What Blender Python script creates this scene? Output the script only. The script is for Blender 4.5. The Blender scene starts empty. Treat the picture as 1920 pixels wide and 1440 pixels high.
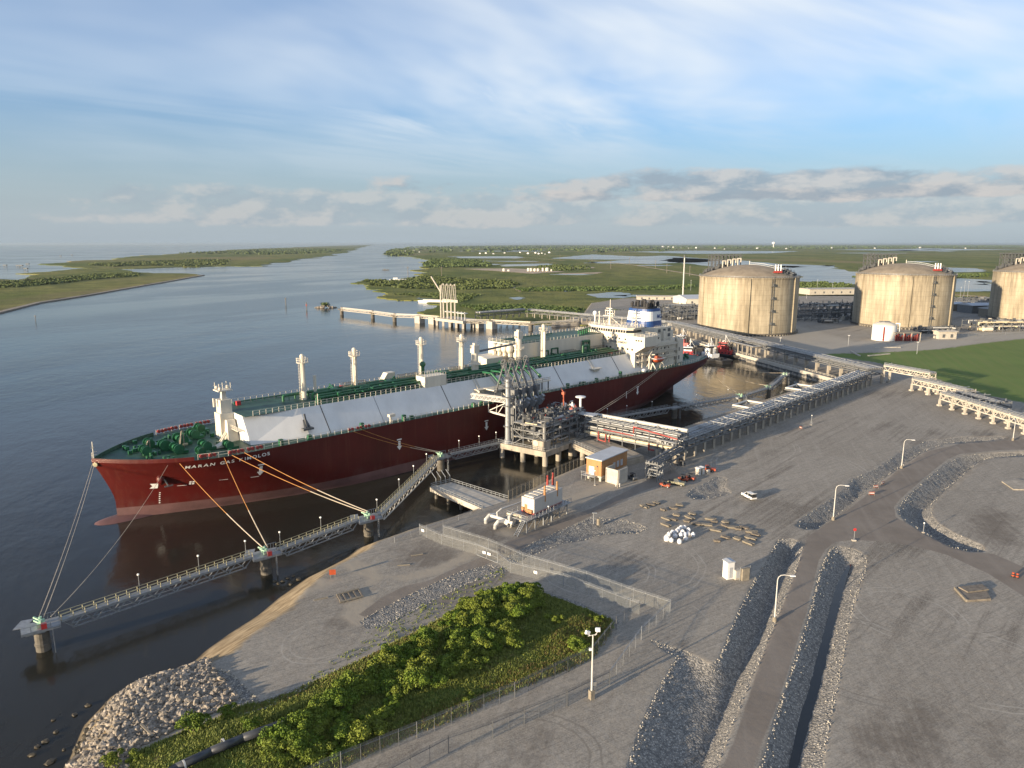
import bpy, bmesh, math, random
import numpy as np
from mathutils import Vector, Matrix, noise as mnoise
from mathutils.geometry import tessellate_polygon
R=math.radians
random.seed(7)
sc=bpy.context.scene
col=sc.collection
# ------------------------------------------------------------------ camera, sky, sun, exposure
F=1333.;CH=75.;PT=math.atan(263/F);SP=math.sin(PT);CP=math.cos(PT)
cam=bpy.data.cameras.new('camera');co=bpy.data.objects.new('camera',cam);col.objects.link(co)
co.location=(0,0,CH);co.rotation_euler=(math.pi/2-PT,0,0)
cam.sensor_width=36;cam.lens=36*F/1920;cam.clip_start=1;cam.clip_end=200000
sc.camera=co
SUN_EL=R(8.0);SUN_AZ=R(218)     # direction towards the sun, from +X
sdir=Vector((math.cos(SUN_AZ)*math.cos(SUN_EL),math.sin(SUN_AZ)*math.cos(SUN_EL),math.sin(SUN_EL)))
sl=bpy.data.lights.new('sun','SUN');sl.energy=5.;sl.angle=R(.6);sl.color=(1,.80,.55)
so=bpy.data.objects.new('sun',sl);col.objects.link(so);so.rotation_euler=sdir.to_track_quat('Z','Y').to_euler()
sc.view_settings.view_transform='Standard';sc.view_settings.look='None';sc.view_settings.gamma=1
sc.view_settings.exposure=1.24

class G:
    "small helper to write node trees"
    def __init__(s,nt): s.nt=nt
    def n(s,t,ins=None,**p):
        o=s.nt.nodes.new(t)
        for k,v in p.items(): setattr(o,k,v)
        for k,v in (ins or {}).items(): s.set(o.inputs[k],v)
        return o
    def set(s,i,v):
        if hasattr(v,'default_value') and hasattr(v,'is_output'): s.nt.links.new(v,i)
        elif isinstance(v,(tuple,list)) and len(v)==3 and i.type=='RGBA': i.default_value=(*v,1)
        else: i.default_value=v
    def m(s,op,a,b=0.,c=0.,clamp=False):
        o=s.n('ShaderNodeMath',{0:a,1:b,2:c},operation=op);o.use_clamp=clamp;return o.outputs[0]
    def vm(s,op,a,b=(0,0,0)):
        o=s.n('ShaderNodeVectorMath',{0:a,1:b},operation=op);return o.outputs[0]
    def mix(s,f,a,b):
        o=s.n('ShaderNodeMix',data_type='RGBA');s.set(o.inputs[0],f);s.set(o.inputs[6],a);s.set(o.inputs[7],b);return o.outputs[2]
    def noise(s,vec,scale,detail=3.,rough=.55,dist=0.):
        o=s.n('ShaderNodeTexNoise',{'Scale':scale,'Detail':detail,'Roughness':rough,'Distortion':dist});
        if vec is not None: s.set(o.inputs['Vector'],vec)
        return o.outputs[0]
    def vor(s,vec,scale,feat='F1'):
        o=s.n('ShaderNodeTexVoronoi',{'Scale':scale},feature=feat)
        if vec is not None: s.set(o.inputs['Vector'],vec)
        return o
    def rng(s,v,a,b,c=0.,d=1.,sm=False):
        o=s.n('ShaderNodeMapRange',{0:v,1:a,2:b,3:c,4:d});o.clamp=True
        if sm:o.interpolation_type='SMOOTHSTEP'
        return o.outputs[0]
    def attr(s,name): return s.n('ShaderNodeAttribute',attribute_name=name).outputs['Fac']
    def mp(s,vec,rot=0.,scale=(1,1,1)):
        o=s.n('ShaderNodeVectorRotate',{'Vector':vec,'Angle':rot},rotation_type='Z_AXIS') if rot else None
        return s.vm('MULTIPLY',o.outputs[0] if o else vec,scale)
def newmat(name):
    m=bpy.data.materials.new(name);m.use_nodes=True;g=G(m.node_tree)
    b=m.node_tree.nodes['Principled BSDF'];return m,g,b
def geo(g): return g.n('ShaderNodeNewGeometry').outputs['Position']
def objc(g): return g.n('ShaderNodeTexCoord').outputs['Object']
def mat(name,c,rough=.6,metal=0.,var=.25,scale=.6,bump=0.,streak=False,c2=None,spec=.5):
    m,g,b=newmat(name);v=objc(g)
    vv=g.mp(v,0,(1,1,.12)) if streak else v
    n=g.noise(vv,scale,5.,.65)
    dk=tuple(x*(1-var) for x in c);lt=tuple(min(1,x*(1+var*.6)) for x in c)
    if c2: dk=c2
    g.set(b.inputs['Base Color'],g.mix(g.rng(n,.33,.67),dk,lt))
    b.inputs['Roughness'].default_value=rough;b.inputs['Metallic'].default_value=metal
    b.inputs['Specular IOR Level'].default_value=spec
    if bump:
        bp=g.n('ShaderNodeBump',{'Strength':bump,'Distance':.1,'Height':g.noise(v,scale*6,4.,.6)});g.set(b.inputs['Normal'],bp.outputs[0])
    return m

# world: clear evening sky with thin cirrus and a low bank of cumulus
w=bpy.data.worlds.new('World');sc.world=w;w.use_nodes=True;g=G(w.node_tree)
bg=w.node_tree.nodes['Background']
sky=g.n('ShaderNodeTexSky',sky_type='NISHITA',sun_disc=False,sun_elevation=SUN_EL,sun_rotation=math.pi/2-SUN_AZ,altitude=80.,air_density=1.,dust_density=1.2,ozone_density=3.)
tc=g.n('ShaderNodeTexCoord').outputs['Generated']
sx=g.n('ShaderNodeSeparateXYZ',{0:tc});X,Y,Z=sx.outputs
zz=g.m('MAXIMUM',Z,.0)
zp=g.m('ADD',zz,.10)
uv=g.n('ShaderNodeCombineXYZ',{0:g.m('DIVIDE',X,zp),1:g.m('DIVIDE',Y,zp),2:0.}).outputs[0]
base=g.vm('MULTIPLY',sky.outputs[0],(.90,.98,1.16))
# elevation tint
el=g.rng(zz,0.,.30)
c1=g.noise(g.mp(uv,R(-58),(.5,1.3,1)),.9,8.,.66,1.2)
c1b=g.noise(g.mp(uv,R(-35),(.5,1.1,1)),.55,5.,.6,.5)
big=g.noise(uv,.42,3.,.55,.4)
cir=g.m('MULTIPLY',g.rng(c1,.36,.72,0,1,True),g.rng(big,.40,.60,.25,1,True))
veil=g.m('MULTIPLY',g.rng(c1b,.27,.60,0,1,True),g.rng(big,.33,.56,.3,1.,True))
rightw=g.rng(g.m('DIVIDE',X,g.m('MAXIMUM',Y,.1)),-.6,.1,.42,1.)
cir=g.m('MULTIPLY',g.m('MAXIMUM',g.m('MULTIPLY',cir,.85),g.m('MULTIPLY',veil,.9)),g.m('MULTIPLY',rightw,g.rng(zz,.07,.16,.25,1.)))
skyc=g.mix(cir,base,(4.0,4.25,4.45))
skyc=g.mix(g.rng(zz,0.,.20,.85,0.,True),skyc,(2.0,2.35,2.66))
az=g.m('ARCTAN2',X,Y)
def cum(sc,z0,z1,z2,z3,th,soft,off,amt,c_hi,c_lo,azr,skyc,ys=2.4):
    cv=g.n('ShaderNodeCombineXYZ',{0:az,1:g.m('MULTIPLY',zz,ys),2:off}).outputs[0]
    cn=g.noise(cv,sc,8.,.62,0.);cb=g.noise(cv,sc*.3,2.,.5)
    f=g.m('ADD',g.m('MULTIPLY',cn,.55),g.m('MULTIPLY',cb,.45))
    band=g.m('MULTIPLY',g.rng(zz,z0,z1,0,1,True),g.rng(zz,z2,z3,1,0,True));sd=g.rng(az,azr[0],azr[1],azr[2],1.)
    d=g.m('ADD',f,g.m('MULTIPLY',g.m('SUBTRACT',g.m('MULTIPLY',band,sd),1.),.34))
    a_=g.rng(d,th,th+soft,0,1,True)
    up=g.noise(g.vm('ADD',cv,(-.012,.03,0)),sc,8.,.58,.15)
    sh=g.rng(g.m('ADD',g.m('SUBTRACT',cn,up),g.rng(zz,z0,z3,-.03,.04)),-.07,.08,0,1)
    return g.mix(g.m('MULTIPLY',a_,amt),skyc,g.mix(sh,c_lo,c_hi))
skyc=cum(13.,.010,.03,.055,.095,.40,.12,3.3,.42,(3.1,2.9,2.75),(1.65,1.95,2.25),(-.62,-.45,.5),skyc,2.0)
skyc=cum(9.5,.04,.06,.078,.118,.40,.10,5.3,.68,(2.9,2.72,2.62),(1.35,1.62,1.95),(-.35,-.02,.45),skyc,2.6)
g.set(bg.inputs[0],skyc);bg.inputs[1].default_value=.094

# ------------------------------------------------------------------ pixel to world
def at(x,y,z=3.5):
    v=(y-720)/F;dz=-SP-v*CP;dy=CP-v*SP;t=(CH-z)/-dz
    return Vector(((x-960)/F*t,dy*t,z))
def hz(x,y,base):
    "height of the point seen at pixel row y above ground point base"
    v=(y-720)/F;dz=-SP-v*CP;dy=CP-v*SP
    return CH+dz*(base.y/dy)

# ------------------------------------------------------------------ mesh builder
class MB:
    def __init__(s): s.v=[];s.f=[];s.mi=[];s.m=0
    def add(s,vs,fs):
        o=len(s.v);s.v+=[tuple(p) for p in vs];s.f+=[tuple(i+o for i in f) for f in fs];s.mi+=[s.m]*len(fs);return s
    def box(s,c,d,rz=0.,top=1.,ry=0.):
        x,y,z=d[0]/2,d[1]/2,d[2]/2;ca,sa=math.cos(rz),math.sin(rz);vs=[]
        for k in (-1,1):
            q=top if k>0 else 1.
            for a,b in ((-1,-1),(1,-1),(1,1),(-1,1)):
                px,py,pz=a*x*q,b*y*q,k*z
                if ry: px,pz=px*math.cos(ry)+pz*math.sin(ry),-px*math.sin(ry)+pz*math.cos(ry)
                vs.append((c[0]+px*ca-py*sa,c[1]+px*sa+py*ca,c[2]+pz))
        return s.add(vs,[(0,3,2,1),(4,5,6,7),(0,1,5,4),(1,2,6,5),(2,3,7,6),(3,0,4,7)])
    def span(s,p,q):
        return s.box([(a+b)/2 for a,b in zip(p,q)],[abs(b-a) for a,b in zip(p,q)])
    def bar(s,p,q,w,h=None):
        h=h or w;p,q=Vector(p),Vector(q);d=(q-p)
        if d.length<1e-6:return s
        d.normalize();u=Vector((0,0,1)) if abs(d.z)<.98 else Vector((1,0,0))
        a=d.cross(u).normalized()*w/2;b=a.cross(d).normalized()*h/2
        vs=[p-a-b,p+a-b,p+a+b,p-a+b,q-a-b,q+a-b,q+a+b,q-a+b]
        return s.add(vs,[(3,2,1,0),(4,5,6,7),(0,1,5,4),(1,2,6,5),(2,3,7,6),(3,0,4,7)])
    def tube(s,p,q,r,r2=None,n=8):
        r2=r if r2 is None else r2;p,q=Vector(p),Vector(q);d=(q-p)
        if d.length<1e-6:return s
        d.normalize();u=Vector((0,0,1)) if abs(d.z)<.98 else Vector((1,0,0))
        a=d.cross(u).normalized();b=a.cross(d).normalized()
        vs=[];
        for c,rr in ((p,r),(q,r2)):
            for i in range(n):
                t=2*math.pi*i/n;vs.append(c+a*math.cos(t)*rr+b*math.sin(t)*rr)
        fs=[(i,(i+1)%n,n+(i+1)%n,n+i) for i in range(n)]+[tuple(range(n))[::-1],tuple(range(n,2*n))]
        return s.add(vs,fs)
    def path(s,pts,r,n=8):
        for a,b in zip(pts,pts[1:]): s.tube(a,b,r,n=n)
        for a in pts[1:-1]: s.ball(a,r,5,n)
        return s
    def ball(s,c,r,k=6,n=10,sz=1.):
        vs=[];
        for j in range(1,k):
            t=math.pi*j/k
            for i in range(n):
                a=2*math.pi*i/n;vs.append((c[0]+r*math.sin(t)*math.cos(a),c[1]+r*math.sin(t)*math.sin(a),c[2]+r*math.cos(t)*sz))
        vs+=[(c[0],c[1],c[2]+r*sz),(c[0],c[1],c[2]-r*sz)];T=len(vs)-2
        fs=[(j*n+i,(j+1)*n+i,(j+1)*n+(i+1)%n,j*n+(i+1)%n) for j in range(k-2) for i in range(n)]
        fs+=[(T,i,(i+1)%n) for i in range(n)]+[(T+1,(k-2)*n+(i+1)%n,(k-2)*n+i) for i in range(n)]
        return s.add(vs,fs)
    def lathe(s,prof,n=24,c=(0,0,0),a0=0.,a1=2*math.pi):
        full=abs(a1-a0-2*math.pi)<1e-6;m=n if full else n+1;vs=[]
        for r,z in prof:
            for i in range(m):
                a=a0+(a1-a0)*i/n;vs.append((c[0]+r*math.cos(a),c[1]+r*math.sin(a),c[2]+z))
        fs=[]
        for j in range(len(prof)-1):
            for i in range(n):
                k=(i+1)%m;fs.append((j*m+i,j*m+k,(j+1)*m+k,(j+1)*m+i))
        return s.add(vs,fs)
    def prism(s,poly,z0,z1):
        n=len(poly);vs=[(p[0],p[1],z0) for p in poly]+[(p[0],p[1],z1) for p in poly]
        ar=sum(poly[i][0]*poly[(i+1)%n][1]-poly[(i+1)%n][0]*poly[i][1] for i in range(n))
        fs=[(i,(i+1)%n,n+(i+1)%n,n+i) for i in range(n)]
        tri=tessellate_polygon([[Vector((p[0],p[1],0)) for p in poly]])
        for t in tri: fs.append(tuple(t));fs.append(tuple(n+i for i in t))
        return s.add(vs,fs)
    def side(s,poly,y0,y1,tf=lambda p:p):
        "profile in x,z extruded along y"
        n=len(poly);vs=[tf((p[0],y0,p[1])) for p in poly]+[tf((p[0],y1,p[1])) for p in poly]
        fs=[(i,(i+1)%n,n+(i+1)%n,n+i) for i in range(n)]
        tri=tessellate_polygon([[Vector((p[0],p[1],0)) for p in poly]])
        for t in tri: fs.append(tuple(t));fs.append(tuple(n+i for i in t))
        return s.add(vs,fs)
    def cut(s):
        if not hasattr(s,'cs'): s.cs=[]
        s.cs.append((len(s.v),len(s.f)))
        return s
    def each(s,name,mats,parent):
        cs=getattr(s,'cs',[])+[(len(s.v),len(s.f))];p=(0,0);out=[]
        for c in cs:
            if c[1]>p[1]:
                m_=MB();m_.v=s.v[p[0]:c[0]];m_.f=[tuple(i-p[0] for i in f) for f in s.f[p[1]:c[1]]];m_.mi=s.mi[p[1]:c[1]];out.append(m_.build(name,mats,parent))
            p=c
        return out
    def build(s,name,mats,parent=None,smooth=False,fix=True,loc=None):
        me=bpy.data.meshes.new(name);me.from_pydata(s.v,[],s.f)
        if not isinstance(mats,(list,tuple)): mats=[mats]
        for m in mats: me.materials.append(m)
        if len(mats)>1: me.polygons.foreach_set('material_index',s.mi)
        if fix and len(s.f)<60000:
            b=bmesh.new();b.from_mesh(me);bmesh.ops.recalc_face_normals(b,faces=b.faces);b.to_mesh(me);b.free()
        if smooth: me.polygons.foreach_set('use_smooth',[True]*len(me.polygons))
        me.update();o=bpy.data.objects.new(name,me);col.objects.link(o)
        if parent: o.parent=parent
        if loc is not None:o.location=loc
        return o
def tag(o,label=None,cat=None,group=None,kind=None):
    for k,v in (('label',label),('category',cat),('group',group),('kind',kind)):
        if v:o[k]=v
    return o
def thing(name,label,cat,loc=(0,0,0),rz=0.,group=None):
    o=bpy.data.objects.new(name,None);o.empty_display_size=.5;col.objects.link(o);o.location=loc;o.rotation_euler=(0,0,rz)
    return tag(o,label,cat,group)
def kids(o): return [c for c in KID.get(o.name,[])] if False else [c for c in bpy.data.objects if c.parent==o]
def dup(root,loc,rz=None,label=None,group=None,scale=None):
    def cp(o,par):
        c=o.copy();col.objects.link(c)
        if par is not None:c.parent=par
        for ch in list(o.children): cp(ch,c)
        return c
    r=cp(root,None);r.location=loc
    if rz is not None:r.rotation_euler=(0,0,rz)
    if label:r['label']=label
    if group:r['group']=group
    if scale:r.scale=scale if isinstance(scale,(tuple,list)) else (scale,)*3
    return r
def textmesh(txt,size,name='lettering'):
    c=bpy.data.curves.new(name,'FONT');c.body=txt;c.size=size;c.offset=size*.025
    o=bpy.data.objects.new(name,c);col.objects.link(o)
    bpy.context.view_layer.update()
    me=bpy.data.meshes.new_from_object(o.evaluated_get(bpy.context.evaluated_depsgraph_get()))
    bpy.data.objects.remove(o);return me

# ------------------------------------------------------------------ materials
M={}
M['concrete']=mat('concrete',(.30,.27,.225),.9,var=.3,scale=.4,bump=.2,streak=True)
M['conc_dk']=mat('concrete_wet',(.10,.09,.075),.7,var=.4,scale=.5)
M['conc_lt']=mat('concrete_pale',(.40,.37,.32),.85,var=.2,scale=.5)
M['galv']=mat('galvanised_steel',(.27,.285,.30),.5,.35,var=.25,scale=1.5)
M['steel']=mat('grey_painted_steel',(.135,.142,.15),.55,.2,var=.3,scale=.8)
M['steel_dk']=mat('dark_steel',(.10,.105,.11),.6,.2,var=.35,scale=.8)
M['pipe']=mat('insulated_pipe_jacket',(.33,.33,.325),.4,.55,var=.22,scale=.9)
M['pipe_w']=mat('white_pipe_paint',(.50,.49,.46),.5,var=.14,scale=.7)
M['pipe_y']=mat('cream_pipe_paint',(.55,.47,.32),.55,var=.2,scale=.7)
M['red_p']=mat('red_pipe_paint',(.26,.035,.028),.5,var=.25,scale=.9)
M['yellow']=mat('yellow_rail_paint',(.36,.33,.21),.6,var=.25,scale=1.)
M['white']=mat('white_paint',(.56,.52,.44),.5,var=.1,scale=.5,streak=True)
M['trunkw']=mat('white_deck_paint',(.60,.60,.59),.6,var=.12,scale=.12,streak=True)
M['green']=mat('green_deck_paint',(.026,.078,.052),.55,var=.45,scale=.35)
M['green_p']=mat('green_pipe_paint',(.018,.105,.045),.4,var=.35,scale=.7)
M['red_hull']=mat('red_hull_paint',(.085,.011,.009),.42,var=.22,scale=.09,streak=False)
def hullmat():
    m,g,b=newmat('weathered_red_hull_paint');v=objc(g);s=g.n('ShaderNodeSeparateXYZ',{0:v})
    n=g.noise(g.mp(v,0,(1,1,1)),.05,5.,.6);st=g.noise(g.mp(v,0,(1.2,1.2,.06)),.8,5.,.7)
    c=g.mix(g.rng(n,.35,.65),(.054,.0048,.0038),(.084,.007,.0055));c=g.mix(g.rng(st,.52,.75,0,.45),c,(.115,.035,.02))
    px_=g.m('PINGPONG',s.outputs[0],6.);pz_=g.m('PINGPONG',g.m('ADD',s.outputs[2],1.),1.6)
    sm=g.m('MAXIMUM',g.rng(px_,0,.10,1,0),g.rng(pz_,0,.07,1,0));c=g.mix(g.m('MULTIPLY',sm,.28),c,(.03,.006,.005))
    low=g.m('MULTIPLY',g.rng(s.outputs[2],3.2,6.5,1,0),g.rng(g.noise(g.mp(v,0,(.5,.5,.3)),.5,4.,.7),.45,.65));c=g.mix(g.m('MULTIPLY',low,.45),c,(.09,.045,.04))
    g.set(b.inputs['Base Color'],c);b.inputs['Roughness'].default_value=.45;b.inputs['Specular IOR Level'].default_value=.3
    g.set(b.inputs['Normal'],g.n('ShaderNodeBump',{'Strength':.35,'Distance':.08,'Height':g.m('ADD',g.m('MULTIPLY',sm,-.5),g.noise(v,.35,2.))}).outputs[0]);return m
M['red_hull']=hullmat()
M['boot']=mat('faded_pink_antifouling',(.125,.062,.06),.65,var=.35,scale=.12,streak=False)
M['black']=mat('black_rubber',(.02,.02,.022),.7,var=.4,scale=1.)
M['glass']=mat('dark_window_glass',(.02,.025,.03),.12,var=.3,scale=.5)
M['blue']=mat('blue_paint',(.018,.06,.2),.45,var=.15,scale=.3)
M['orange']=mat('orange_paint',(.34,.06,.02),.45,var=.15,scale=.9)
M['red']=mat('red_paint',(.38,.03,.03),.45,var=.2,scale=.6)
M['brown']=mat('brown_cladding',(.33,.17,.07),.8,var=.16,scale=.7,streak=True)
M['roofw']=mat('pale_metal_roof',(.42,.44,.47),.5,.2,var=.1,scale=.4)
M['timber']=mat('weathered_timber',(.165,.142,.115),.9,var=.45,scale=1.2)
M['timber_l']=mat('pale_timber',(.21,.185,.145),.9,var=.25,scale=1.2)
M['bag']=mat('white_woven_bag',(.62,.62,.63),.8,var=.12,scale=1.5)
M['rope']=mat('orange_mooring_rope',(.42,.19,.05),.8,var=.2,scale=.3)
M['rope_g']=mat('pale_mooring_rope',(.42,.36,.28),.8,var=.2,scale=.3)
M['white2']=mat('plain_white_paint',(.66,.66,.65),.5,var=.05,scale=.5)
M['tyre']=mat('tyre_rubber',(.03,.03,.03),.85,var=.3,scale=2.)
M['cam_y']=mat('camouflage_tan',(.23,.21,.14),.6,var=.4,scale=2.,c2=(.05,.06,.035))
M['darkpipe']=mat('black_poly_pipe',(.035,.038,.045),.35,var=.3,scale=.5)
M['rock']=mat('limestone_rock',(.25,.22,.185),.95,var=.72,scale=.85,bump=.5)
M['rockw']=mat('wet_algae_rock',(.06,.048,.028),.6,var=.5,scale=.6,bump=.5)
M['sand']=mat('sand_cement',(.36,.29,.2),.95,var=.3,scale=.4,bump=.4)
M['lamp']=mat('frosted_lamp_glass',(.85,.85,.8),.3,var=.05,scale=1.)
def tankmat():
    m,g,b=newmat('stained_tank_concrete');v=objc(g);s=g.n('ShaderNodeSeparateXYZ',{0:v})
    ang=g.m('ARCTAN2',s.outputs[0],s.outputs[1])
    oi=g.n('ShaderNodeObjectInfo').outputs['Random'];cv=g.n('ShaderNodeCombineXYZ',{0:g.m('MULTIPLY',ang,40.),1:g.m('MULTIPLY',s.outputs[2],.09),2:g.m('MULTIPLY',oi,37.)}).outputs[0]
    st=g.noise(cv,.33,6.,.68);bl=g.noise(g.mp(v,0,(1,1,.5)),.05,4.,.6)
    c=g.mix(g.rng(g.m('ADD',g.m('MULTIPLY',st,.6),g.m('MULTIPLY',bl,.4)),.37,.60),(.155,.13,.09),(.385,.335,.245))
    jt=g.m('PINGPONG',s.outputs[2],2.);c=g.mix(g.rng(jt,.0,.16,.6,0),c,(.12,.10,.07));lift=g.n('ShaderNodeTexWhiteNoise',{'Vector':g.n('ShaderNodeCombineXYZ',{0:g.m('FLOOR',g.m('MULTIPLY',s.outputs[2],.25)),1:g.m('FLOOR',g.m('MULTIPLY',ang,7.)),2:0.}).outputs[0]}).outputs['Value'];c=g.mix(g.m('MULTIPLY',lift,.22),c,(.19,.165,.12))
    ja=g.m('PINGPONG',g.m('MULTIPLY',ang,40.),2.4);c=g.mix(g.rng(ja,.0,.10,.22,0),c,(.12,.10,.07))
    topd=g.m('MULTIPLY',g.rng(s.outputs[2],36.,46.,0,.75),g.rng(g.noise(cv,.6,4.,.7),.38,.62));c=g.mix(topd,c,(.075,.058,.04))
    g.set(b.inputs['Base Color'],c);b.inputs['Roughness'].default_value=.9
    g.set(b.inputs['Normal'],g.n('ShaderNodeBump',{'Strength':.25,'Distance':.2,'Height':g.noise(v,1.2,4.)}).outputs[0]);return m
M['tank']=tankmat()
M['genpaint']=mat('grey_enclosure_paint',(.42,.40,.37),.6,var=.1,scale=.6,streak=True)
M['dome']=mat('weathered_dome_concrete',(.215,.18,.135),.95,var=.3,scale=.12)
def meshmat(op=.10,c=(.45,.46,.42),nm='chain_link_mesh'):
    m,g,b=newmat(nm);v=objc(g)
    b.inputs['Base Color'].default_value=(*c,1);b.inputs['Roughness'].default_value=.6
    n=g.noise(v,2.5,2.)
    g.set(b.inputs['Alpha'],g.rng(n,.2,.8,op*.8,op*1.2));return m
M['mesh']=meshmat()
M['grate']=meshmat(.75,(.38,.40,.41),'open_steel_grating')
def leafmat(nm,a,b_,t):
    m,g,b=newmat(nm);v=geo(g)
    oi=g.n('ShaderNodeObjectInfo').outputs['Random']
    n=g.noise(v,1.1,4.,.7);c=g.mix(g.rng(n,.3,.7),a,b_);c=g.mix(g.rng(oi,0,1,0,.5),c,t)
    g.set(b.inputs['Base Color'],c);b.inputs['Roughness'].default_value=.65
    b.inputs['Specular IOR Level'].default_value=.2
    return m
M['leaf']=leafmat('shrub_leaves',(.03,.07,.010),(.15,.22,.024),(.19,.19,.035))
M['wood']=leafmat('woodland_leaves',(.035,.062,.02),(.085,.12,.035),(.09,.10,.035))
M['grassb']=leafmat('grass_blades',(.055,.11,.020),(.20,.24,.05),(.22,.21,.06))
M['dryg']=leafmat('dry_grass_blades',(.12,.09,.035),(.28,.20,.08),(.2,.16,.06))
M['bark']=mat('bark',(.12,.09,.06),.9,var=.4,scale=3.)
# ------------------------------------------------------------------ water
def watermat(nm,deep=(.018,.017,.013),bs=.35,rough=.07):
    m,g,b=newmat(nm);v=geo(g)
    n1=g.noise(g.mp(v,R(-25),(1,.45,1)),.55,4.,.6);n2=g.noise(g.mp(v,R(-20),(1,.6,1)),.12,3.,.6)
    sl=g.rng(g.noise(g.mp(v,R(35),(1,.28,1)),.006,5.,.6,1.2),.40,.62,0,1,True)
    sl2=g.rng(g.noise(g.mp(v,R(15),(1,.4,1)),.0022,4.,.6,.8),.35,.65,.25,1.)
    sep=g.n('ShaderNodeSeparateXYZ',{0:v});calm=g.rng(sep.outputs[1],150.,420.,.55,1.)
    h=g.m('ADD',g.m('MULTIPLY',n1,.45),g.m('MULTIPLY',n2,1.6))
    bp=g.n('ShaderNodeBump',{'Strength':1.,'Distance':bs,'Height':g.m('MULTIPLY',h,g.m('MULTIPLY',calm,g.m('MULTIPLY',sl2,g.rng(sl,0,1,.62,1.))))})
    g.set(b.inputs['Normal'],bp.outputs[0])
    g.set(b.inputs['Base Color'],g.mix(g.rng(g.noise(v,.004,3.),.35,.65),deep,tuple(x*1.5 for x in deep)))
    g.set(b.inputs['Roughness'],g.rng(sl,0,1,rough,rough+.1));b.inputs['IOR'].default_value=1.33
    return m
M['water']=watermat('channel_water')
M['pond']=watermat('pond_water',(.03,.03,.028),.12,.06)
mb=MB();n=24
rr=[0,200,800,3000,12000,60000,150000]
mb.lathe([(r if r else .01,0) for r in rr],48,(0,0,0))
tag(mb.build('water',M['water'],loc=(0,0,0),fix=False),'dark brown rippled channel water with blue grey slicks','water',kind='structure')

# ------------------------------------------------------------------ industrial land: one height sheet
def W(pts,z=3.5): return [at(x,y,z).to_2d() for x,y in pts]
shore_px=[(60,1520),(95,1470),(128,1429),(157,1361),(209,1306),(251,1280),(306,1264),(361,1243),(387,1219),(432,1187),(484,1154),(522,1122),(577,1083),(620,1062),(652,1045),(668,1030),(700,1019),(745,1003),(787,990),(860,968),(904,953),(912,944),(940,944),(953,936),(1000,915),(1044,893),(1096,871),(1150,855),(1200,842),(1262,820),(1400,771),(1500,738),(1588,709)]
far_px=[(1561,711),(1390,665),(1268,634),(1248,628),(1180,612),(1100,603),(1030,606)]
north_px=[(1090,590),(1107,568),(1169,559),(1220,557),(1307,553),(1420,548),(1500,545),(1600,548),(1700,556),(1800,560),(1960,556)]
LP=[Vector((p.x,p.y)) for p in W(shore_px,0)]+W([(1606,716)],3.5)+W(far_px,3.5)+W(north_px,3.5)+[Vector((1000,900)),Vector((1000,40)),Vector((-70,40))]
def sdf(PX,PY,poly):
    "signed distance, positive inside"
    best=np.full(PX.shape,1e18);ins=np.zeros(PX.shape,bool);n=len(poly)
    for i in range(n):
        ax,ay=poly[i];bx,by=poly[(i+1)%n];dx,dy=bx-ax,by-ay;L=dx*dx+dy*dy
        if L<1e-9: continue
        t=np.clip(((PX-ax)*dx+(PY-ay)*dy)/L,0,1)
        best=np.minimum(best,(PX-ax-t*dx)**2+(PY-ay-t*dy)**2)
        if abs(dy)>1e-12: ins^=((ay>PY)!=(by>PY))&(PX<dx*(PY-ay)/dy+ax)
    return np.where(ins,1,-1)*np.sqrt(best)
def pld(PX,PY,line):
    best=np.full(PX.shape,1e18)
    for (ax,ay),(bx,by) in zip(line,line[1:]):
        dx,dy=bx-ax,by-ay;L=dx*dx+dy*dy+1e-9;t=np.clip(((PX-ax)*dx+(PY-ay)*dy)/L,0,1)
        best=np.minimum(best,(PX-ax-t*dx)**2+(PY-ay-t*dy)**2)
    return np.sqrt(best)
def seg(a,b,st): return list(np.arange(a,b,st))
xs=np.array(seg(-110,150,.7)+seg(150,330,1.5)+seg(330,1001,5));ys=np.array(seg(50,200,.7)+seg(200,430,1.5)+seg(430,1002,4.))
GX,GY=np.meshgrid(xs,ys);PX,PY=GX.ravel(),GY.ravel()
land=sdf(PX,PY,LP)
kb=np.clip((150-PY)/20,0,1)*np.clip((PY-107)/8,0,1)*np.clip((-8-PX)/10,0,1)
land=land*(1-.25*kb)
def S(pts,z=3.5): return sdf(PX,PY,W(pts,z))
road=[(1320,1520),(1354,1440),(1382,1373),(1431,1224),(1470,1130),(1503,1040),(1515,1005),(1537,992),(1565,975),(1630,925),(1690,877),(1737,847),(1800,832),(1840,829),(1990,818),(1990,843),(1920,843),(1875,844),(1800,851),(1775,862),(1732,897),(1695,929),(1676,950),(1680,970),(1712,989),(1762,1014),(1812,1035),(1862,1038),(1930,1068),(2000,1110),(2000,1170),(1920,1118),(1852,1075),(1775,1040),(1712,1023),(1650,1015),(1600,1012),(1565,1017),(1548,1030),(1535,1052),(1511,1152),(1463,1305),(1411,1440),(1382,1520)]
roadb=[(673,1152),(716,1120),(760,1098),(800,1090),(860,1062),(898,1047),(933,1024),(1010,990),(1070,966),(1108,954),(1178,919),(1225,893),(1262,880),(1280,895),(1240,908),(1196,925),(1111,966),(968,1036),(924,1053),(800,1112),(738,1138),(687,1158)]
D1=[(1222,1202),(1282,1220),(1334,1246),(1350,1236),(1390,1136),(1420,1080),(1447,1036),(1459,1014),(1480,1010),(1495,1014),(1504,1026),(1491,1072),(1463,1140),(1427,1232),(1390,1313),(1358,1397),(1342,1440),(1315,1520),(1150,1520),(1178,1440),(1198,1373),(1230,1300),(1270,1232),(1250,1222)]
C1=[(1478,1026),(1431,1150),(1374,1272),(1335,1365),(1298,1440),(1265,1520)]
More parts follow.
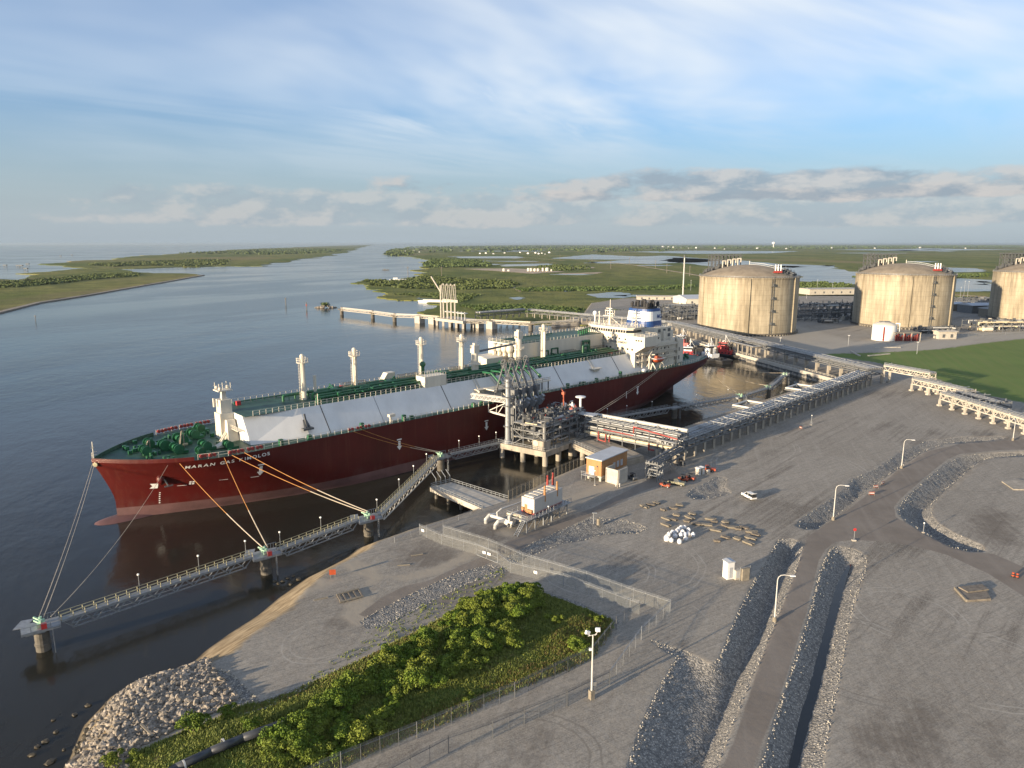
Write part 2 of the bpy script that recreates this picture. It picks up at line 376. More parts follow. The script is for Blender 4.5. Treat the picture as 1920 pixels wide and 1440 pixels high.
D2=[(1555,1032),(1571,1024),(1603,1030),(1625,1044),(1622,1070),(1611,1100),(1591,1172),(1575,1257),(1563,1321),(1547,1401),(1543,1440),(1535,1520),(1400,1520),(1427,1440),(1455,1345),(1491,1240),(1519,1148),(1539,1068)]
C2=[(1600,1047),(1575,1092),(1551,1184),(1527,1281),(1507,1341),(1483,1440),(1462,1520)]
D3=[(1492,985),(1500,975),(1557,937),(1587,915),(1600,898),(1645,878),(1690,847),(1737,827),(1800,820),(1875,818),(1890,821),(1850,826),(1775,831),(1730,846),(1690,875),(1665,890),(1625,922),(1560,974),(1535,991),(1512,992)]
C3=[(1515,987),(1570,955),(1605,927),(1618,910),(1655,893),(1700,862),(1737,840),(1800,828),(1875,823)]
D4=[(1990,842),(1920,847),(1850,850),(1800,856),(1775,868),(1737,900),(1700,932),(1685,950),(1684,962),(1700,978),(1737,1002),(1787,1027),(1820,1034),(1847,1033),(1840,1022),(1787,999),(1757,981),(1747,967),(1747,947),(1775,918),(1812,885),(1840,862),(1875,856),(1920,854),(1990,852)]
C4=[(1990,847),(1920,850),(1850,856),(1812,873),(1775,905),(1725,948),(1720,960),(1732,977),(1787,1015),(1838,1030)]
D5=[(1288,929),(1296,917),(1325,905),(1344,893),(1364,897),(1357,911),(1372,925),(1325,936),(1302,936)]
C5=[(1308,927),(1340,918),(1352,905)]
D6=[(950,1046),(1000,1018),(1050,995),(1108,972),(1155,971),(1200,983),(1214,992),(1196,1000),(1165,1000),(1130,1002),(1100,1012),(1050,1020),(1000,1042),(965,1056)]
C6=[(975,1048),(1050,1008),(1120,996),(1185,993)]
strips=[[(675,1165),(700,1150),(790,1105),(860,1074),(915,1060),(952,1064),(940,1077),(880,1093),(800,1133),(720,1175),(690,1178)],
 [(390,1252),(429,1260),(484,1312),(445,1326),(415,1300)],
 [(1012,1106),(1080,1128),(1162,1166),(1150,1176),(1070,1138),(1010,1114)],
 [(484,1316),(510,1308),(560,1290),(590,1278),(540,1320),(470,1345),(440,1350),(430,1338)]]
scrub=[(935,1098),(1012,1110),(1074,1133),(1154,1167),(1147,1184),(1110,1237),(1012,1277),(928,1313),(837,1357),(764,1383),(647,1437),(500,1520),(150,1520),(235,1440),(248,1416),(325,1379),(403,1348),(445,1326),(484,1319),(532,1303),(600,1273),(680,1236),(764,1193),(819,1164),(890,1125)]
lawn=[(1535,664),(1650,661),(1760,655),(1830,645),(1990,628),(1990,790),(1960,765),(1840,738),(1740,705),(1640,679)]
pale=[[(700,1155),(700,1120),(690,1100),(720,1083),(700,1060),(670,1050),(640,1060),(660,1075),(690,1085),(680,1105),(650,1130),(640,1160),(665,1175)],
 [(640,1088),(560,1120),(600,1085)],[(720,1080),(760,1090),(830,1075),(880,1048),(930,1020),(920,1010),(870,1035),(820,1062),(770,1075)],
 [(960,1010),(1100,940),(1180,905),(1150,900),(1080,925),(1000,960),(930,1000)]]
sR=np.maximum(S(road),S(roadb))
H=np.minimum(3.5,land*.55);H=np.maximum(H,-2.5)
far=(PY>430)|((PX>60)&(PY>225));H=np.where(far&(land>0),np.minimum(3.5,land*3.),H)
sG=np.full(PX.shape,-1e3);wet=np.full(PX.shape,0.)
for Dp,Cp,dep in ((D1,C1,2.6),(D2,C2,2.1),(D3,C3,1.8),(D4,C4,2.2),(D5,C5,.9),(D6,C6,.7)):
    s=S(Dp);c=pld(PX,PY,W(Cp));q=np.where(s>0,s/(s+c+1e-6),0)
    H=H-dep*np.clip(q*1.08,0,1);sG=np.maximum(sG,s)
for p in strips: sG=np.maximum(sG,S(p))
scr=S(scrub);H=H+np.clip(scr*.22,0,1.6)*(land>4)
rng_=np.random.RandomState(3)
H=H+np.where(sG>.3,(rng_.rand(len(PX))-.5)*.22,(rng_.rand(len(PX))-.5)*.02)*(land>3)*(PY<430)
stains=[[(1560,1350),(1640,1330),(1720,1300),(1790,1340),(1790,1450),(1600,1460)],[(1810,1330),(1880,1350),(1930,1430),(1820,1450)],[(1800,960),(1850,950),(1920,960),(1930,1030),(1860,1025),(1810,1000)],[(950,1375),(1030,1345),(1075,1395),(1000,1450),(930,1450)],
 [(800,1008),(870,1030),(890,1056),(800,1076),(730,1060),(735,1030)],[(760,1112),(950,1064),(978,1080),(900,1122),(840,1150),(800,1150)],[(860,985),(930,975),(1000,1003),(930,1032),(860,1012)],[(1125,985),(1180,985),(1190,996),(1120,1003)],[(1500,1180+60),(1540,1200),(1530,1300),(1500,1320)],[(600,1150),(700,1120),(700,1160),(640,1200),(590,1180)],[(1220,1190),(1290,1195),(1340,1240),(1280,1222)]]
sStain=np.full(PX.shape,-1e3)
for p in stains: sStain=np.maximum(sStain,S(p))
sApr=S([(1380,636),(1480,606),(1600,640),(1700,642),(1900,612),(1990,600),(1990,628),(1830,645),(1760,655),(1650,661),(1535,664)])
sL=S(lawn);sP=np.full(PX.shape,-1e3)
for p in pale: sP=np.maximum(sP,S(p))
keep=(land>-9).reshape(GX.shape);ny,nx=GX.shape
idx=-np.ones(GX.shape,int);idx[keep]=np.arange(keep.sum())
q=keep[:-1,:-1]&keep[1:,:-1]&keep[:-1,1:]&keep[1:,1:]
i,j=np.nonzero(q);faces=np.stack([idx[i,j],idx[i,j+1],idx[i+1,j+1],idx[i+1,j]],1)
kk=keep.ravel();V=np.stack([PX,PY,H],1)[kk]
me=bpy.data.meshes.new('ground');me.vertices.add(len(V));me.vertices.foreach_set('co',V.ravel())
me.loops.add(faces.size);me.loops.foreach_set('vertex_index',faces.ravel())
me.polygons.add(len(faces));me.polygons.foreach_set('loop_start',np.arange(0,faces.size,4));me.polygons.foreach_set('loop_total',np.full(len(faces),4))
me.update(calc_edges=True)
for nm,a in (('road',sR),('gravel',sG),('scrub',scr),('lawn',sL),('pale',sP),('shore',land),('stain',sStain),('apron',sApr)):
    at_=me.attributes.new(nm,'FLOAT','POINT');at_.data.foreach_set('value',a[kk].astype(np.float32))
m,g,b=newmat('crushed_stone_yard');v=geo(g);sep=g.n('ShaderNodeSeparateXYZ',{0:v})
n1=g.noise(v,.035,5.,.6);n2=g.noise(v,.45,4.,.6);n3=g.noise(v,5.,3.,.6);tr=g.noise(g.mp(v,R(-47),(.035,1.,1)),.42,7.,.68,.3);tr2=g.noise(g.mp(v,R(-75),(.05,1.,1)),.8,6.,.65,.5);tk=g.noise(g.mp(v,R(-30),(.04,1,1)),2.2,4.,.6,1.2)
st=g.noise(v,.018,6.,.62,.4)
c=g.mix(g.rng(n1,.35,.65),(.235,.211,.178),(.305,.278,.24))
c=g.mix(g.rng(tr,.46,.66,0,.6),c,(.165,.143,.12));c=g.mix(g.rng(tr2,.48,.64,0,.55),c,(.34,.315,.275));c=g.mix(g.rng(tk,.52,.58,0,.5),c,(.14,.13,.115))
c=g.mix(g.m('MULTIPLY',g.rng(g.m('ADD',g.m('MULTIPLY',st,.6),g.m('MULTIPLY',tr,.4)),.545,.62),.8),c,(.075,.06,.048))
n4=g.noise(v,1.6,5.,.7);c=g.mix(g.rng(n4,.40,.62,.45,0),c,(.13,.118,.10));c=g.mix(g.rng(n3,.42,.62,0,.5),c,(.36,.335,.29))
for (cx,cy),rad in (((1745,1120),15.),((1700,1150),10.),((1120,1065),12.),((1240,1160),8.),((1480,880),24.),((1180,1050),16.),((600,1205),6.),((1800,900),11.),((1330,830),30.),((1610,1230),13.),((1850,1250),12.),((880,1000),7.),((1000,1420),9.)):
    q=at(cx,cy);ds=g.n('ShaderNodeVectorMath',{0:v,1:(q.x,q.y,3.5)},operation='DISTANCE').outputs['Value']
    ds=g.m('ADD',ds,g.m('MULTIPLY',g.m('SUBTRACT',n1,.5),6.))
    f=g.m('ABSOLUTE',g.m('SUBTRACT',g.m('ABSOLUTE',g.m('SUBTRACT',ds,rad)),.85))
    ang=g.rng(g.noise(v,.06,2.),.44,.56,0,1)
    c=g.mix(g.m('MULTIPLY',g.rng(f,.08,.26,.55,0),ang),c,(.15,.135,.115) if int(rad)%2 else (.36,.34,.30))
def edge(a,w=.25,amp=.9,off=0.): return g.rng(g.m('ADD',g.m('ADD',g.attr(a),off),g.m('MULTIPLY',g.m('SUBTRACT',n2,.5),amp)),-w,w)
n4_=g.noise(v,.35,6.,.75)
c=g.mix(g.m('MULTIPLY',g.rng(g.m('ADD',g.m('ADD',g.attr('stain'),-1.),g.m('MULTIPLY',g.m('SUBTRACT',g.m('ADD',g.m('MULTIPLY',tr2,.5),g.m('MULTIPLY',n4_,.5)),.5),34.)),-1.,5.),.62),c,(.10,.083,.068))
c=g.mix(g.m('MULTIPLY',edge('apron',6.,20.),.7),c,(.34,.315,.27))
shm=g.rng(g.m('ADD',g.attr('shore'),g.m('MULTIPLY',g.m('SUBTRACT',n2,.5),3.)),6.2,7.2,1,0)
shm=g.m('MULTIPLY',shm,g.rng(sep.outputs[1],195.,215.,1,.15))
sand=g.mix(g.rng(g.noise(g.mp(v,R(-48),(.25,1.3,1)),.9,5.,.65),.35,.65),(.15,.11,.065),(.36,.29,.19))
sand=g.mix(g.rng(g.m('ADD',g.attr('shore'),g.m('MULTIPLY',n2,1.2)),.4,1.6,1,0),sand,(.05,.042,.03))
c=g.mix(shm,c,sand)
c=g.mix(edge('pale',.8,2.5),c,g.mix(n2,(.27,.235,.19),(.33,.295,.24)))
asph=g.mix(g.rng(g.noise(v,.12,4.,.6),.35,.65),(.165,.143,.122),(.205,.18,.155));asph=g.mix(g.rng(g.noise(g.mp(v,R(-75),(.06,1,1)),.5,4.),.5,.7,0,.5),asph,(.23,.205,.178))
c=g.mix(edge('road',.15,.5),c,asph)
rk=g.vor(v,3.1);rc=g.n('ShaderNodeSeparateColor',{0:rk.outputs['Color']}).outputs[0]
wv=g.n('ShaderNodeSeparateXYZ',{0:v}).outputs[2]
grv=g.mix(g.rng(rc,.1,.9),(.21,.205,.195),(.50,.475,.43));grv=g.mix(g.rng(rk.outputs['Distance'],.14,.42,0,.6),grv,(.05,.05,.05))
grv=g.mix(g.rng(wv,.3,.55,1,0),grv,(.022,.03,.026))
gm=edge('gravel',.15,.9,.1);c=g.mix(gm,c,grv)
gg=g.mix(g.rng(g.noise(v,.25,5.,.7),.35,.65),(.05,.10,.018),(.12,.16,.035));gg=g.mix(g.rng(g.noise(v,.09,4.,.6),.52,.66),gg,(.20,.145,.07))
c=g.mix(edge('scrub',.6,3.5,-.6),c,gg)
lw=g.mix(g.rng(g.noise(v,.03,5.,.6),.3,.7),(.085,.135,.026),(.115,.17,.038));lw=g.mix(g.rng(g.noise(g.mp(v,R(-70),(.03,1,1)),.35,4.,.6),.42,.6,0,.35),lw,(.15,.16,.05));c=g.mix(edge('lawn',1.2,14.),c,lw)
g.set(b.inputs['Base Color'],c);b.inputs['Roughness'].default_value=.95;b.inputs['Specular IOR Level'].default_value=.25
hgt=g.m('ADD',g.m('MULTIPLY',g.m('ADD',n2,g.m('ADD',g.m('MULTIPLY',n3,.25),g.m('MULTIPLY',tr,.8))),.10),g.m('MULTIPLY',g.m('MULTIPLY',gm,rk.outputs['Distance']),-.2))
g.set(b.inputs['Normal'],g.n('ShaderNodeBump',{'Strength':.6,'Distance':1.,'Height':hgt}).outputs[0])
me.materials.append(m);me.polygons.foreach_set('use_smooth',[True]*len(me.polygons))
o=bpy.data.objects.new('ground',me);col.objects.link(o);tag(o,'grey crushed stone industrial yard with roads and riprap ditches','ground',kind='structure')
# water standing in the roadside ditch
mb=MB();mb.prism(W([(1600,1046),(1590,1075),(1562,1180),(1540,1281),(1521,1345),(1495,1440),(1480,1510),(1462,1510),(1478,1440),(1500,1341),(1520,1275),(1546,1180),(1570,1088)],1.9),1.4,1.72)
tag(mb.build('ditch_water',M['pond']),'green standing water at the bottom of the riprap ditch','water',kind='structure')

# ------------------------------------------------------------------ far marsh, islands, ponds
def jag(poly,lv,amp):
    for L in range(lv):
        out=[]
        for i,a in enumerate(poly):
            b_=poly[(i+1)%len(poly)];d=b_-a;ln=d.length
            out.append(a)
            if ln>1.: 
                nrm=Vector((-d.y,d.x))/ln;out.append((a+b_)/2+nrm*random.gauss(0,1)*min(ln*.11,amp)*1.)
        poly=out
    return poly
def marshmat():
    m,g,b=newmat('marsh_grass');v=geo(g)
    n1=g.noise(g.mp(v,0,(1,.35,1)),.0035,6.,.65);n2=g.noise(v,.02,6.,.7);n3=g.noise(v,.15,4.,.7)
    c=g.mix(g.rng(n1,.38,.62),(.095,.125,.03),(.22,.205,.07))
    c=g.mix(g.rng(n2,.45,.62,0,.75),c,(.06,.08,.028));c=g.mix(g.rng(n2,.28,.40,.5,0),c,(.20,.22,.06))
    c=g.mix(g.rng(g.noise(g.mp(v,0,(1,.3,1)),.0016,5.,.6),.54,.64,0,.6),c,(.24,.18,.10))
    c=g.mix(g.rng(n3,.5,.8,0,.5),c,(.045,.06,.022))
    g.set(b.inputs['Base Color'],c);b.inputs['Roughness'].default_value=1.;b.inputs['Specular IOR Level'].default_value=.1
    g.set(b.inputs['Normal'],g.n('ShaderNodeBump',{'Strength':.9,'Distance':2.5,'Height':g.m('ADD',n3,n2)}).outputs[0]);return m
M['marsh']=marshmat()
def sheet(name,pts,z,m,label,lv=3,amp=12.,depth=.6,cat='terrain'):
    p=[Vector((q.x,q.y)) for q in W(pts,z)] if not isinstance(pts[0],Vector) else pts
    p=jag(p,lv,amp);mb=MB();mb.prism(p,z-depth,z)
    return tag(mb.build(name,m,fix=False),label,cat,kind='structure')
main=[(2100,458.4),(1500,458.4),(1000,459.2),(860,461),(800,463),(770,465.5),(745,468),(728,474),(719,477),(764,481),(797,486),(792,497),(786,505),(799,511),(771,521),(735,525.5),(700,525),(679,527),(684,534),(720,543),(724,552),(706,557.6),(746,563),(804,563),(819,574),(782,585),(800,591),(870,599),(960,604),(1040,609),(1110,610),(1180,620),(1330,640),(1800,640),(2300,640)]
sheet('marsh',main,.8,M['marsh'],'wide green and brown coastal marsh stretching to the horizon',4,14.,1.2)
isA=[(-400,700),(0,585),(73,567),(146,556),(255,537.5),(328,525),(381,515.6),(357,513),(262,511),(226,505),(160,503),(106,508),(29,513),(66,515.6),(33,525),(0,523),(-300,540)]
isB=[(77,495),(106,493),(157,488),(219,486.5),(233,483),(310,477),(437,468),(569,463),(660,459.6),(697,458.4),(700,459.6),(672,465),(656,470),(620,478),(547,490),(492,499),(365,500),(273,503),(219,504),(164,503),(120,499)]
sheet('island',isA,.9,M['marsh'],'low grassy spit with a straight stone shoreline at the left edge',3,6.,1.2)
sheet('island',isB,.9,M['marsh'],'long low island tapering to the horizon beside the channel',4,30.,1.2)
# pale stone revetment along the near island shore
mb=MB();pp=W([(-60,600),(0,585),(73,567),(146,556),(255,537.5),(328,525),(381,515.6)],.9)
for a,c_ in zip(pp,pp[1:]): mb.bar((a.x,a.y,.6),(c_.x,c_.y,.6),7,1.6)
tag(mb.build('revetment',M['rock']),'pale stone edge lining the grassy spit','shoreline',kind='structure')
ponds=[[(1250,482.5),(1285,483.6),(1400,489),(1459,495),(1564,497.6),(1592,509),(1680,512),(1700,525),(1592,533),(1529,529),(1490,527),(1480,516),(1445,506),(1330,499),(1250,491)],
[(1720,500),(1749,501),(1826,503),(1850,509),(1794,510.5),(1740,508)],[(1770,523),(1800,522),(1860,525),(1870,546),(1787,546.5),(1765,540)],
[(1101,552),(1147,547),(1187,553),(1169,559),(1121,558)],[(954,559),(975,556.6),(986,558.7),(968,562)],[(859,557.6),(881,555),(878,561),(868,564)],[(784,557.6),(819,562.5),(815,565.6),(789,561)],
[(939,496),(1030,494),(1036,498.5),(950,499.5)],[(1034,484),(1110,477),(1198,481),(1240,479),(1330,486),(1330,491),(1216,495),(1147,494),(1092,493),(1180,487),(1074,486)],
[(837,481),(979,480.5),(965,484.5),(870,484)],[(1180,472),(1290,470),(1500,471),(1440,475),(1300,476)],[(940,470),(1020,469),(1010,471.4),(950,472)],[(1560,468),(1750,466.6),(1920,468),(1700,470.5)],[(1260,556),(1300,554),(1305,560),(1262,561)],[(1054,545),(1073,543.6),(1072,547),(1058,547)],[(1180,460.8),(1500,460.4),(1700,460.6),(1400,461.6)]]
rdp=random.Random(77)
for k in range(26):
    x=rdp.uniform(860,1900);y=rdp.choice((rdp.uniform(466,476),rdp.uniform(486,500),rdp.uniform(504,556)));w_=rdp.uniform(12,60)*(1.3 if y<480 else .8);h_=(y-457)*.018+.35
    if 1300<x<1480 or 1590<x<1790: y=min(y,500)
    ponds.append([(x-w_,y),(x-w_*.3,y-h_),(x+w_*.5,y-h_*.6),(x+w_,y+h_*.2),(x+w_*.2,y+h_),(x-w_*.5,y+h_*.5)])
for p in ponds: sheet('pond',p,1.05,M['pond'],'still pale pond lying in the marsh',3,14.,.1,'pond')
# dirt roads and pale clearings in the marsh
M['dirt']=mat('pale_dirt',(.36,.28,.2),.95,var=.2,scale=.02)
for ln,wd in (([(1100,487),(1190,497),(1290,513),(1330,520)],9.),([(1060,489),(990,483),(960,486)],7.),([(1500,548),(1600,545),(1700,548),(1850,556)],9.),([(955,533),(968,542),(975,546)],5.),([(620,1,)],0)) :
    if wd:
        mb=MB();q=[at(x,y,1.1) for x,y in ln]
        for a,c_ in zip(q,q[1:]): mb.bar(a,c_,wd,.12)
        tag(mb.build('dirt_track',M['dirt']),'pale dirt track crossing the marsh','track',kind='structure')
for p in ([(870,504),(960,503),(1060,509),(1000,513),(930,508)],[(1050,512),(1125,510),(1127,513),(1060,514)],[(1060,502),(1110,500.5),(1115,502.5),(1070,504)]):
    sheet('bare_patch',p,1.08,M['dirt'],'pale bare patch of ground in the marsh',3,6.,.1)
# woods: masses of leaf clumps standing on the marsh
def clumpmass(poly,z0,h,n,size,name,mats,label,zf=None,dens=None):
    P=[Vector((p.x,p.y)) for p in poly];x0=min(p.x for p in P);x1=max(p.x for p in P);y0=min(p.y for p in P);y1=max(p.y for p in P)
    rs=np.random.RandomState(len(name)+n);px=rs.uniform(x0,x1,n*6);py=rs.uniform(y0,y1,n*6);ok=sdf(px,py,P)>0
    px,py=px[ok][:n],py[ok][:n];k=len(px)
    hh=h*(.45+.55*rs.rand(k));hh*=np.array([.55+.9*max(0,mnoise.noise(Vector((a/(h*9),b/(h*9),3.))) +.45) for a,b in zip(px,py)])
    mb=MB();vs=[];fs=[];q=0
    for a,b,t in zip(px,py,hh):
        for _ in range(7):
            cx,cy,cz=a+rs.normal()*size*.6,b+rs.normal()*size*.6,z0+t*(.25+.75*rs.rand());s=size*(.5+.5*rs.rand())
            u=rs.normal(size=3);u/=np.linalg.norm(u);w_=rs.normal(size=3);w_-=u*w_.dot(u);w_/=np.linalg.norm(w_)
            for e,f_ in ((-1,-.7),(1,-.8),(.8,.9),(-.6,1)): vs.append((cx+s*.5*(u[0]*e+w_[0]*f_),cy+s*.5*(u[1]*e+w_[1]*f_),cz+s*.5*(u[2]*e+w_[2]*f_)))
            fs.append((q,q+1,q+2,q+3));q+=4
    mb.v=vs;mb.f=fs;mb.mi=[0]*len(fs)
    return tag(mb.build(name,mats,fix=False),label,'trees',kind='stuff')
def wood(px,h,n,size,label): clumpmass(W(px,1.),1.,h*.7,int(n*.75),size,'woodland',M['wood'],label)
wood([(680,526),(735,527),(775,522),(800,517),(860,524),(957,527),(975,534),(955,541),(850,543),(760,541),(700,535)],5,1500,4.5,'dark scrub wood on the point beside the channel')
wood([(792,497),(810,487),(870,487),(922,494),(918,500),(850,502),(800,502)],9,900,8,'dark green wood north of the scrub point')
wood([(745,467),(770,462.5),(1000,461),(1500,460.5),(1900,460),(1920,464),(1500,467),(1300,466),(1195,474),(1110,474),(1000,470),(900,474),(800,476),(752,474)],10,2600,36,'hazy treeline running along the horizon')
wood([(720,477),(735,468),(750,466),(775,471),(770,479),(740,480)],14,400,16,'dark trees on the distant headland')
wood([(0,529),(60,526),(130,520),(200,514),(262,513),(258,518),(180,524),(90,534),(0,541)],5,1100,4.5,'bushes along the ridge of the grassy spit')
wood([(160,497),(200,494),(300,490),(370,487),(430,488),(420,497),(360,500),(280,498),(210,500)],7,1200,7,'dark trees in the middle of the long island')
wood([(330,475),(480,469),(600,466),(655,468),(610,474),(520,478),(400,476)],9,1100,14,'dark trees toward the far end of the long island')
wood([(1495,533),(1540,531),(1592,534),(1592,541),(1545,545),(1500,543)],5,500,4,'green bushes on the bank behind the tanks')
wood([(1000,500),(1040,497),(1100,500),(1110,506),(1040,508)],5,250,6,'bushes beside the small white tank farm')
wood([(960,541),(1060,538),(1200,538),(1300,534),(1300,541),(1180,545),(1060,546),(980,547)],2.,700,3.5,'dark rushes across the middle marsh')
wood([(740,552),(830,550),(900,552),(870,566),(800,556)],2.,500,3,'dark rushes near the second jetty')
wood([(860,573),(1000,572),(1090,580),(1085,590),(1000,586),(900,582)],2.5,700,3,'dark low marsh growth beside the industrial pad')
wood([(1600,519),(1720,513),(1850,514),(1850,519),(1720,523),(1620,523)],3,600,6,'dark scrub bank between the lagoons')
wood([(1130,582),(1160,592),(1185,598),(1200,592),(1160,578)],2.5,300,3,'green bush bank beside the gravel pad')
# ------------------------------------------------------------------ the gas carrier. local frame: x aft from the stem, y to starboard (away from the jetty), z up
SA=R(43);SO=Vector((-109.5,186.4,0));HB=20.3;DK=17.5
ship=thing('gas_carrier','long dark red gas carrier with white sloped sides and green decks, moored','ship',SO,SA)
def stw(s,t,z): # ship coordinates (t towards the jetty) to world
    return Vector((SO.x+s*math.cos(SA)+t*math.sin(SA),SO.y+s*math.sin(SA)-t*math.cos(SA),z))
def lerp(a,b,t): return a+(b-a)*t
def s0(z): return 0. if z<5.5 else -4.6*((z-5.5)/12)**1.25
def s1(z): return lerp(250,262,max(0,min(1,(z+2)/3.))) if z<1 else (lerp(262,275,((z-1)/9.)**.75) if z<10 else lerp(275,276,(z-10)/7.5))
def hb(s,z):
    f=max(0,min(1,z/17.5));L=lerp(76,38,f**.8);p=lerp(1.65,2.5,f)
    a0=s0(z);u=max(0,min(1,(s-a0)/L));bow=1-(1-u)**p
    b1=s1(z);La=lerp(78,34,f);v=max(0,min(1,(b1-s)/La));tr=lerp(0.,.66,max(0,min(1,(z-5)/9.)))
    st=tr+(1-tr)*(1-(1-v)**lerp(1.9,2.1,f))
    return HB*min(bow,st)
zl=[-2,0,1,2,3.2,3.21,5,7,9,11,13,15,16.3,17.5]
NS=110
mb=MB();vs=[];row=[]
def stations(z):
    a,b=s0(z),s1(z);return [a+(b-a)*(i/NS if False else (.5-.5*math.cos(math.pi*i/NS))*.35+(i/NS)*.65) for i in range(NS+1)]
for z in zl:
    ss=stations(z)
    row.append((ss,[hb(s,z) for s in ss]))
for side in (-1,1):
    o=len(mb.v);vs=[];fs=[];mi=[]
    for k,z in enumerate(zl):
        for s,h in zip(*row[k]): vs.append((s,side*h,z))
    W_=NS+1
    for k in range(len(zl)-1):
        for i in range(NS):
            fs.append((k*W_+i,k*W_+i+1,(k+1)*W_+i+1,(k+1)*W_+i));mi.append(1 if zl[k]<3.2 else 0)
    mb.v+=vs;mb.f+=[tuple(j+o for j in f) for f in fs];mb.mi+=mi
# transom
W_=NS+1
mb.m=0;k0=len(mb.v)//2
for k in range(6,len(zl)-1):
    a=k*W_+NS;b=(k+1)*W_+NS;mb.f.append((a,a+k0,b+k0,b));mb.mi.append(0)
hull=mb.build('hull',[M['red_hull'],M['boot']],ship,smooth=True)
# main deck
mb=MB();ss=stations(17.5);pl=[(s,hb(s,17.5)) for s in ss];
for (a,ha),(b_,hb_) in zip(pl,pl[1:]):
    z=17.42;o=len(mb.v);mb.v+=[(a,-ha,z),(a,ha,z),(b_,hb_,z),(b_,-hb_,z)];mb.f.append((o,o+3,o+2,o+1));mb.mi.append(0)
mb.build('main_deck',M['green'],ship)
# bulwark round the bow (raised at the sides of the stem)
mb=MB()
for side in (-1,1):
    pts=[(s,side*hb(s,17.5)) for s in ss if s<17]
    for (a,b_),(c_,d_) in zip(pts,pts[1:]):
        for q in (0,1):
            z0,z1=17.4,18.5;o=len(mb.v)
            i0=.0 if q else .25
            def ins(x,y): return (x+i0*.5,y-side*min(i0,abs(y)))
            A_=ins(a,b_);B_=ins(c_,d_);mb.v+=[(*A_,z0),(*B_,z0),(*B_,z1),(*A_,z1)];mb.f.append((o,o+1,o+2,o+3));mb.mi.append(0 if q else 1)
        o=len(mb.v);A_=(a,b_);B_=(c_,d_);C_=(c_+.12,d_-side*min(.25,abs(d_)));D_=(a+.12,b_-side*min(.25,abs(b_)))
        mb.v+=[(*A_,18.5),(*B_,18.5),(*C_,18.5),(*D_,18.5)];mb.f.append((o,o+1,o+2,o+3));mb.mi.append(1)
mb.build('bulwark',[M['red_hull'],M['green']],ship)
# bulbous bow
mb=MB();vs=[];ring=16;N_=14
for i in range(N_+1):
    u=i/N_;x=lerp(-7.6,34,u**1.3);q=math.sqrt(max(.015,1-(1-min(1,u*2.4))**2.4))*(1-max(0,u-.45)*.9)
    for j in range(ring):
        a=2*math.pi*j/ring;vs.append((x,math.cos(a)*4.9*q+(0),-2.+math.sin(a)*3.1*q))
fs=[(i*ring+j,i*ring+(j+1)%ring,(i+1)*ring+(j+1)%ring,(i+1)*ring+j) for i in range(N_) for j in range(ring)]+[tuple(range(ring))]
mb.add(vs,fs);mb.build('bulbous_bow',M['boot'],ship,smooth=True)
mb=MB();mb.box((262.5,0,1.2),(6,1.0,7.5));mb.build('rudder',M['boot'],ship)
# trunk deck: sloped white sides, flat green top, chamfered corners
TW=10.4;TF=16.6;TZ=25.3;T0=33.5;T1=209
mb=MB();secs=[(T0,TF+.0),(T0+1.6,TF)]
def trunk(x0,x1,f0,f1):
    vs=[(x0,-f0,DK-.05),(x0+.0,-TW*f0/TF,TZ),(x0,TW*f0/TF,TZ),(x0,f0,DK-.05),(x1,-f1,DK-.05),(x1,-TW*f1/TF,TZ),(x1,TW*f1/TF,TZ),(x1,f1,DK-.05)]
    return vs
seams=[T0,57.5,77,105,134,163.5,201,T1+14]
FR=.985
for i,(a,b_) in enumerate(zip(seams,seams[1:])):
    b2=b_-.22;f0=TF*(.80 if i==0 else 1);vs=trunk(a,b2,TF*.83 if i==0 else TF,TF);
    if i==0:
        # widen quickly from the narrow front
        v1=trunk(a,a+17,TF*.80,TF);v2=trunk(a+17,b2,TF,TF);
        mb.add(v1,[(0,3,2,1),(0,1,5,4),(2,3,7,6),(1,2,6,5)]);mb.add(v2,[(0,1,5,4),(2,3,7,6),(1,2,6,5),(4,5,6,7)])
    else: mb.add(vs,[(0,3,2,1),(0,1,5,4),(2,3,7,6),(1,2,6,5),(4,5,6,7)])
mb.build('trunk_deck',M['trunkw'],ship)
mb=MB()
for a,b_ in zip(seams,seams[1:]): mb.box(((a+b_)/2-(8 if b_>210 else 0)/2,0,TZ+.03),(b_-a-.2-(8 if b_>210 else 0),TW*2-.4,.1))
mb.build('trunk_top_plating',M['green'],ship)
mb=MB()
for a in [q for q in seams[1:-1] if q!=77]:
    mb.cut()
    for sd in (-1,1): mb.bar((a-.11,sd*(TW+.0),TZ-.1),(a-.11,sd*(TF-.1),DK),.24,.3)
    mb.box((a-.11,0,TZ-.05),(.24,TW*2,.2))
mb.each('expansion_seam',M['black'],ship)
# forward face with walkway, steps
mb=MB();mb.box((T0-.8,0,TZ-4.2),(2.4,9,.25));mb.box((T0-.8,-6.5,TZ-4.2),(2.4,6,.2))
for y in (-3.2,-2.2): mb.bar((T0-2,y,TZ-4.2),(T0-5.5,y-1.5,DK),.35,.3)
for x in (T0-2,): 
    for y in np.arange(-9,4.6,1.5): mb.bar((x,y,TZ-4.1),(x,y,TZ-3.),.12)
    mb.bar((x,-9,TZ-3),(x,4.5,TZ-3),.1);mb.bar((x,-9,TZ-3.5),(x,4.5,TZ-3.5),.08)
mb.build('front_walkway',M['white'],ship)
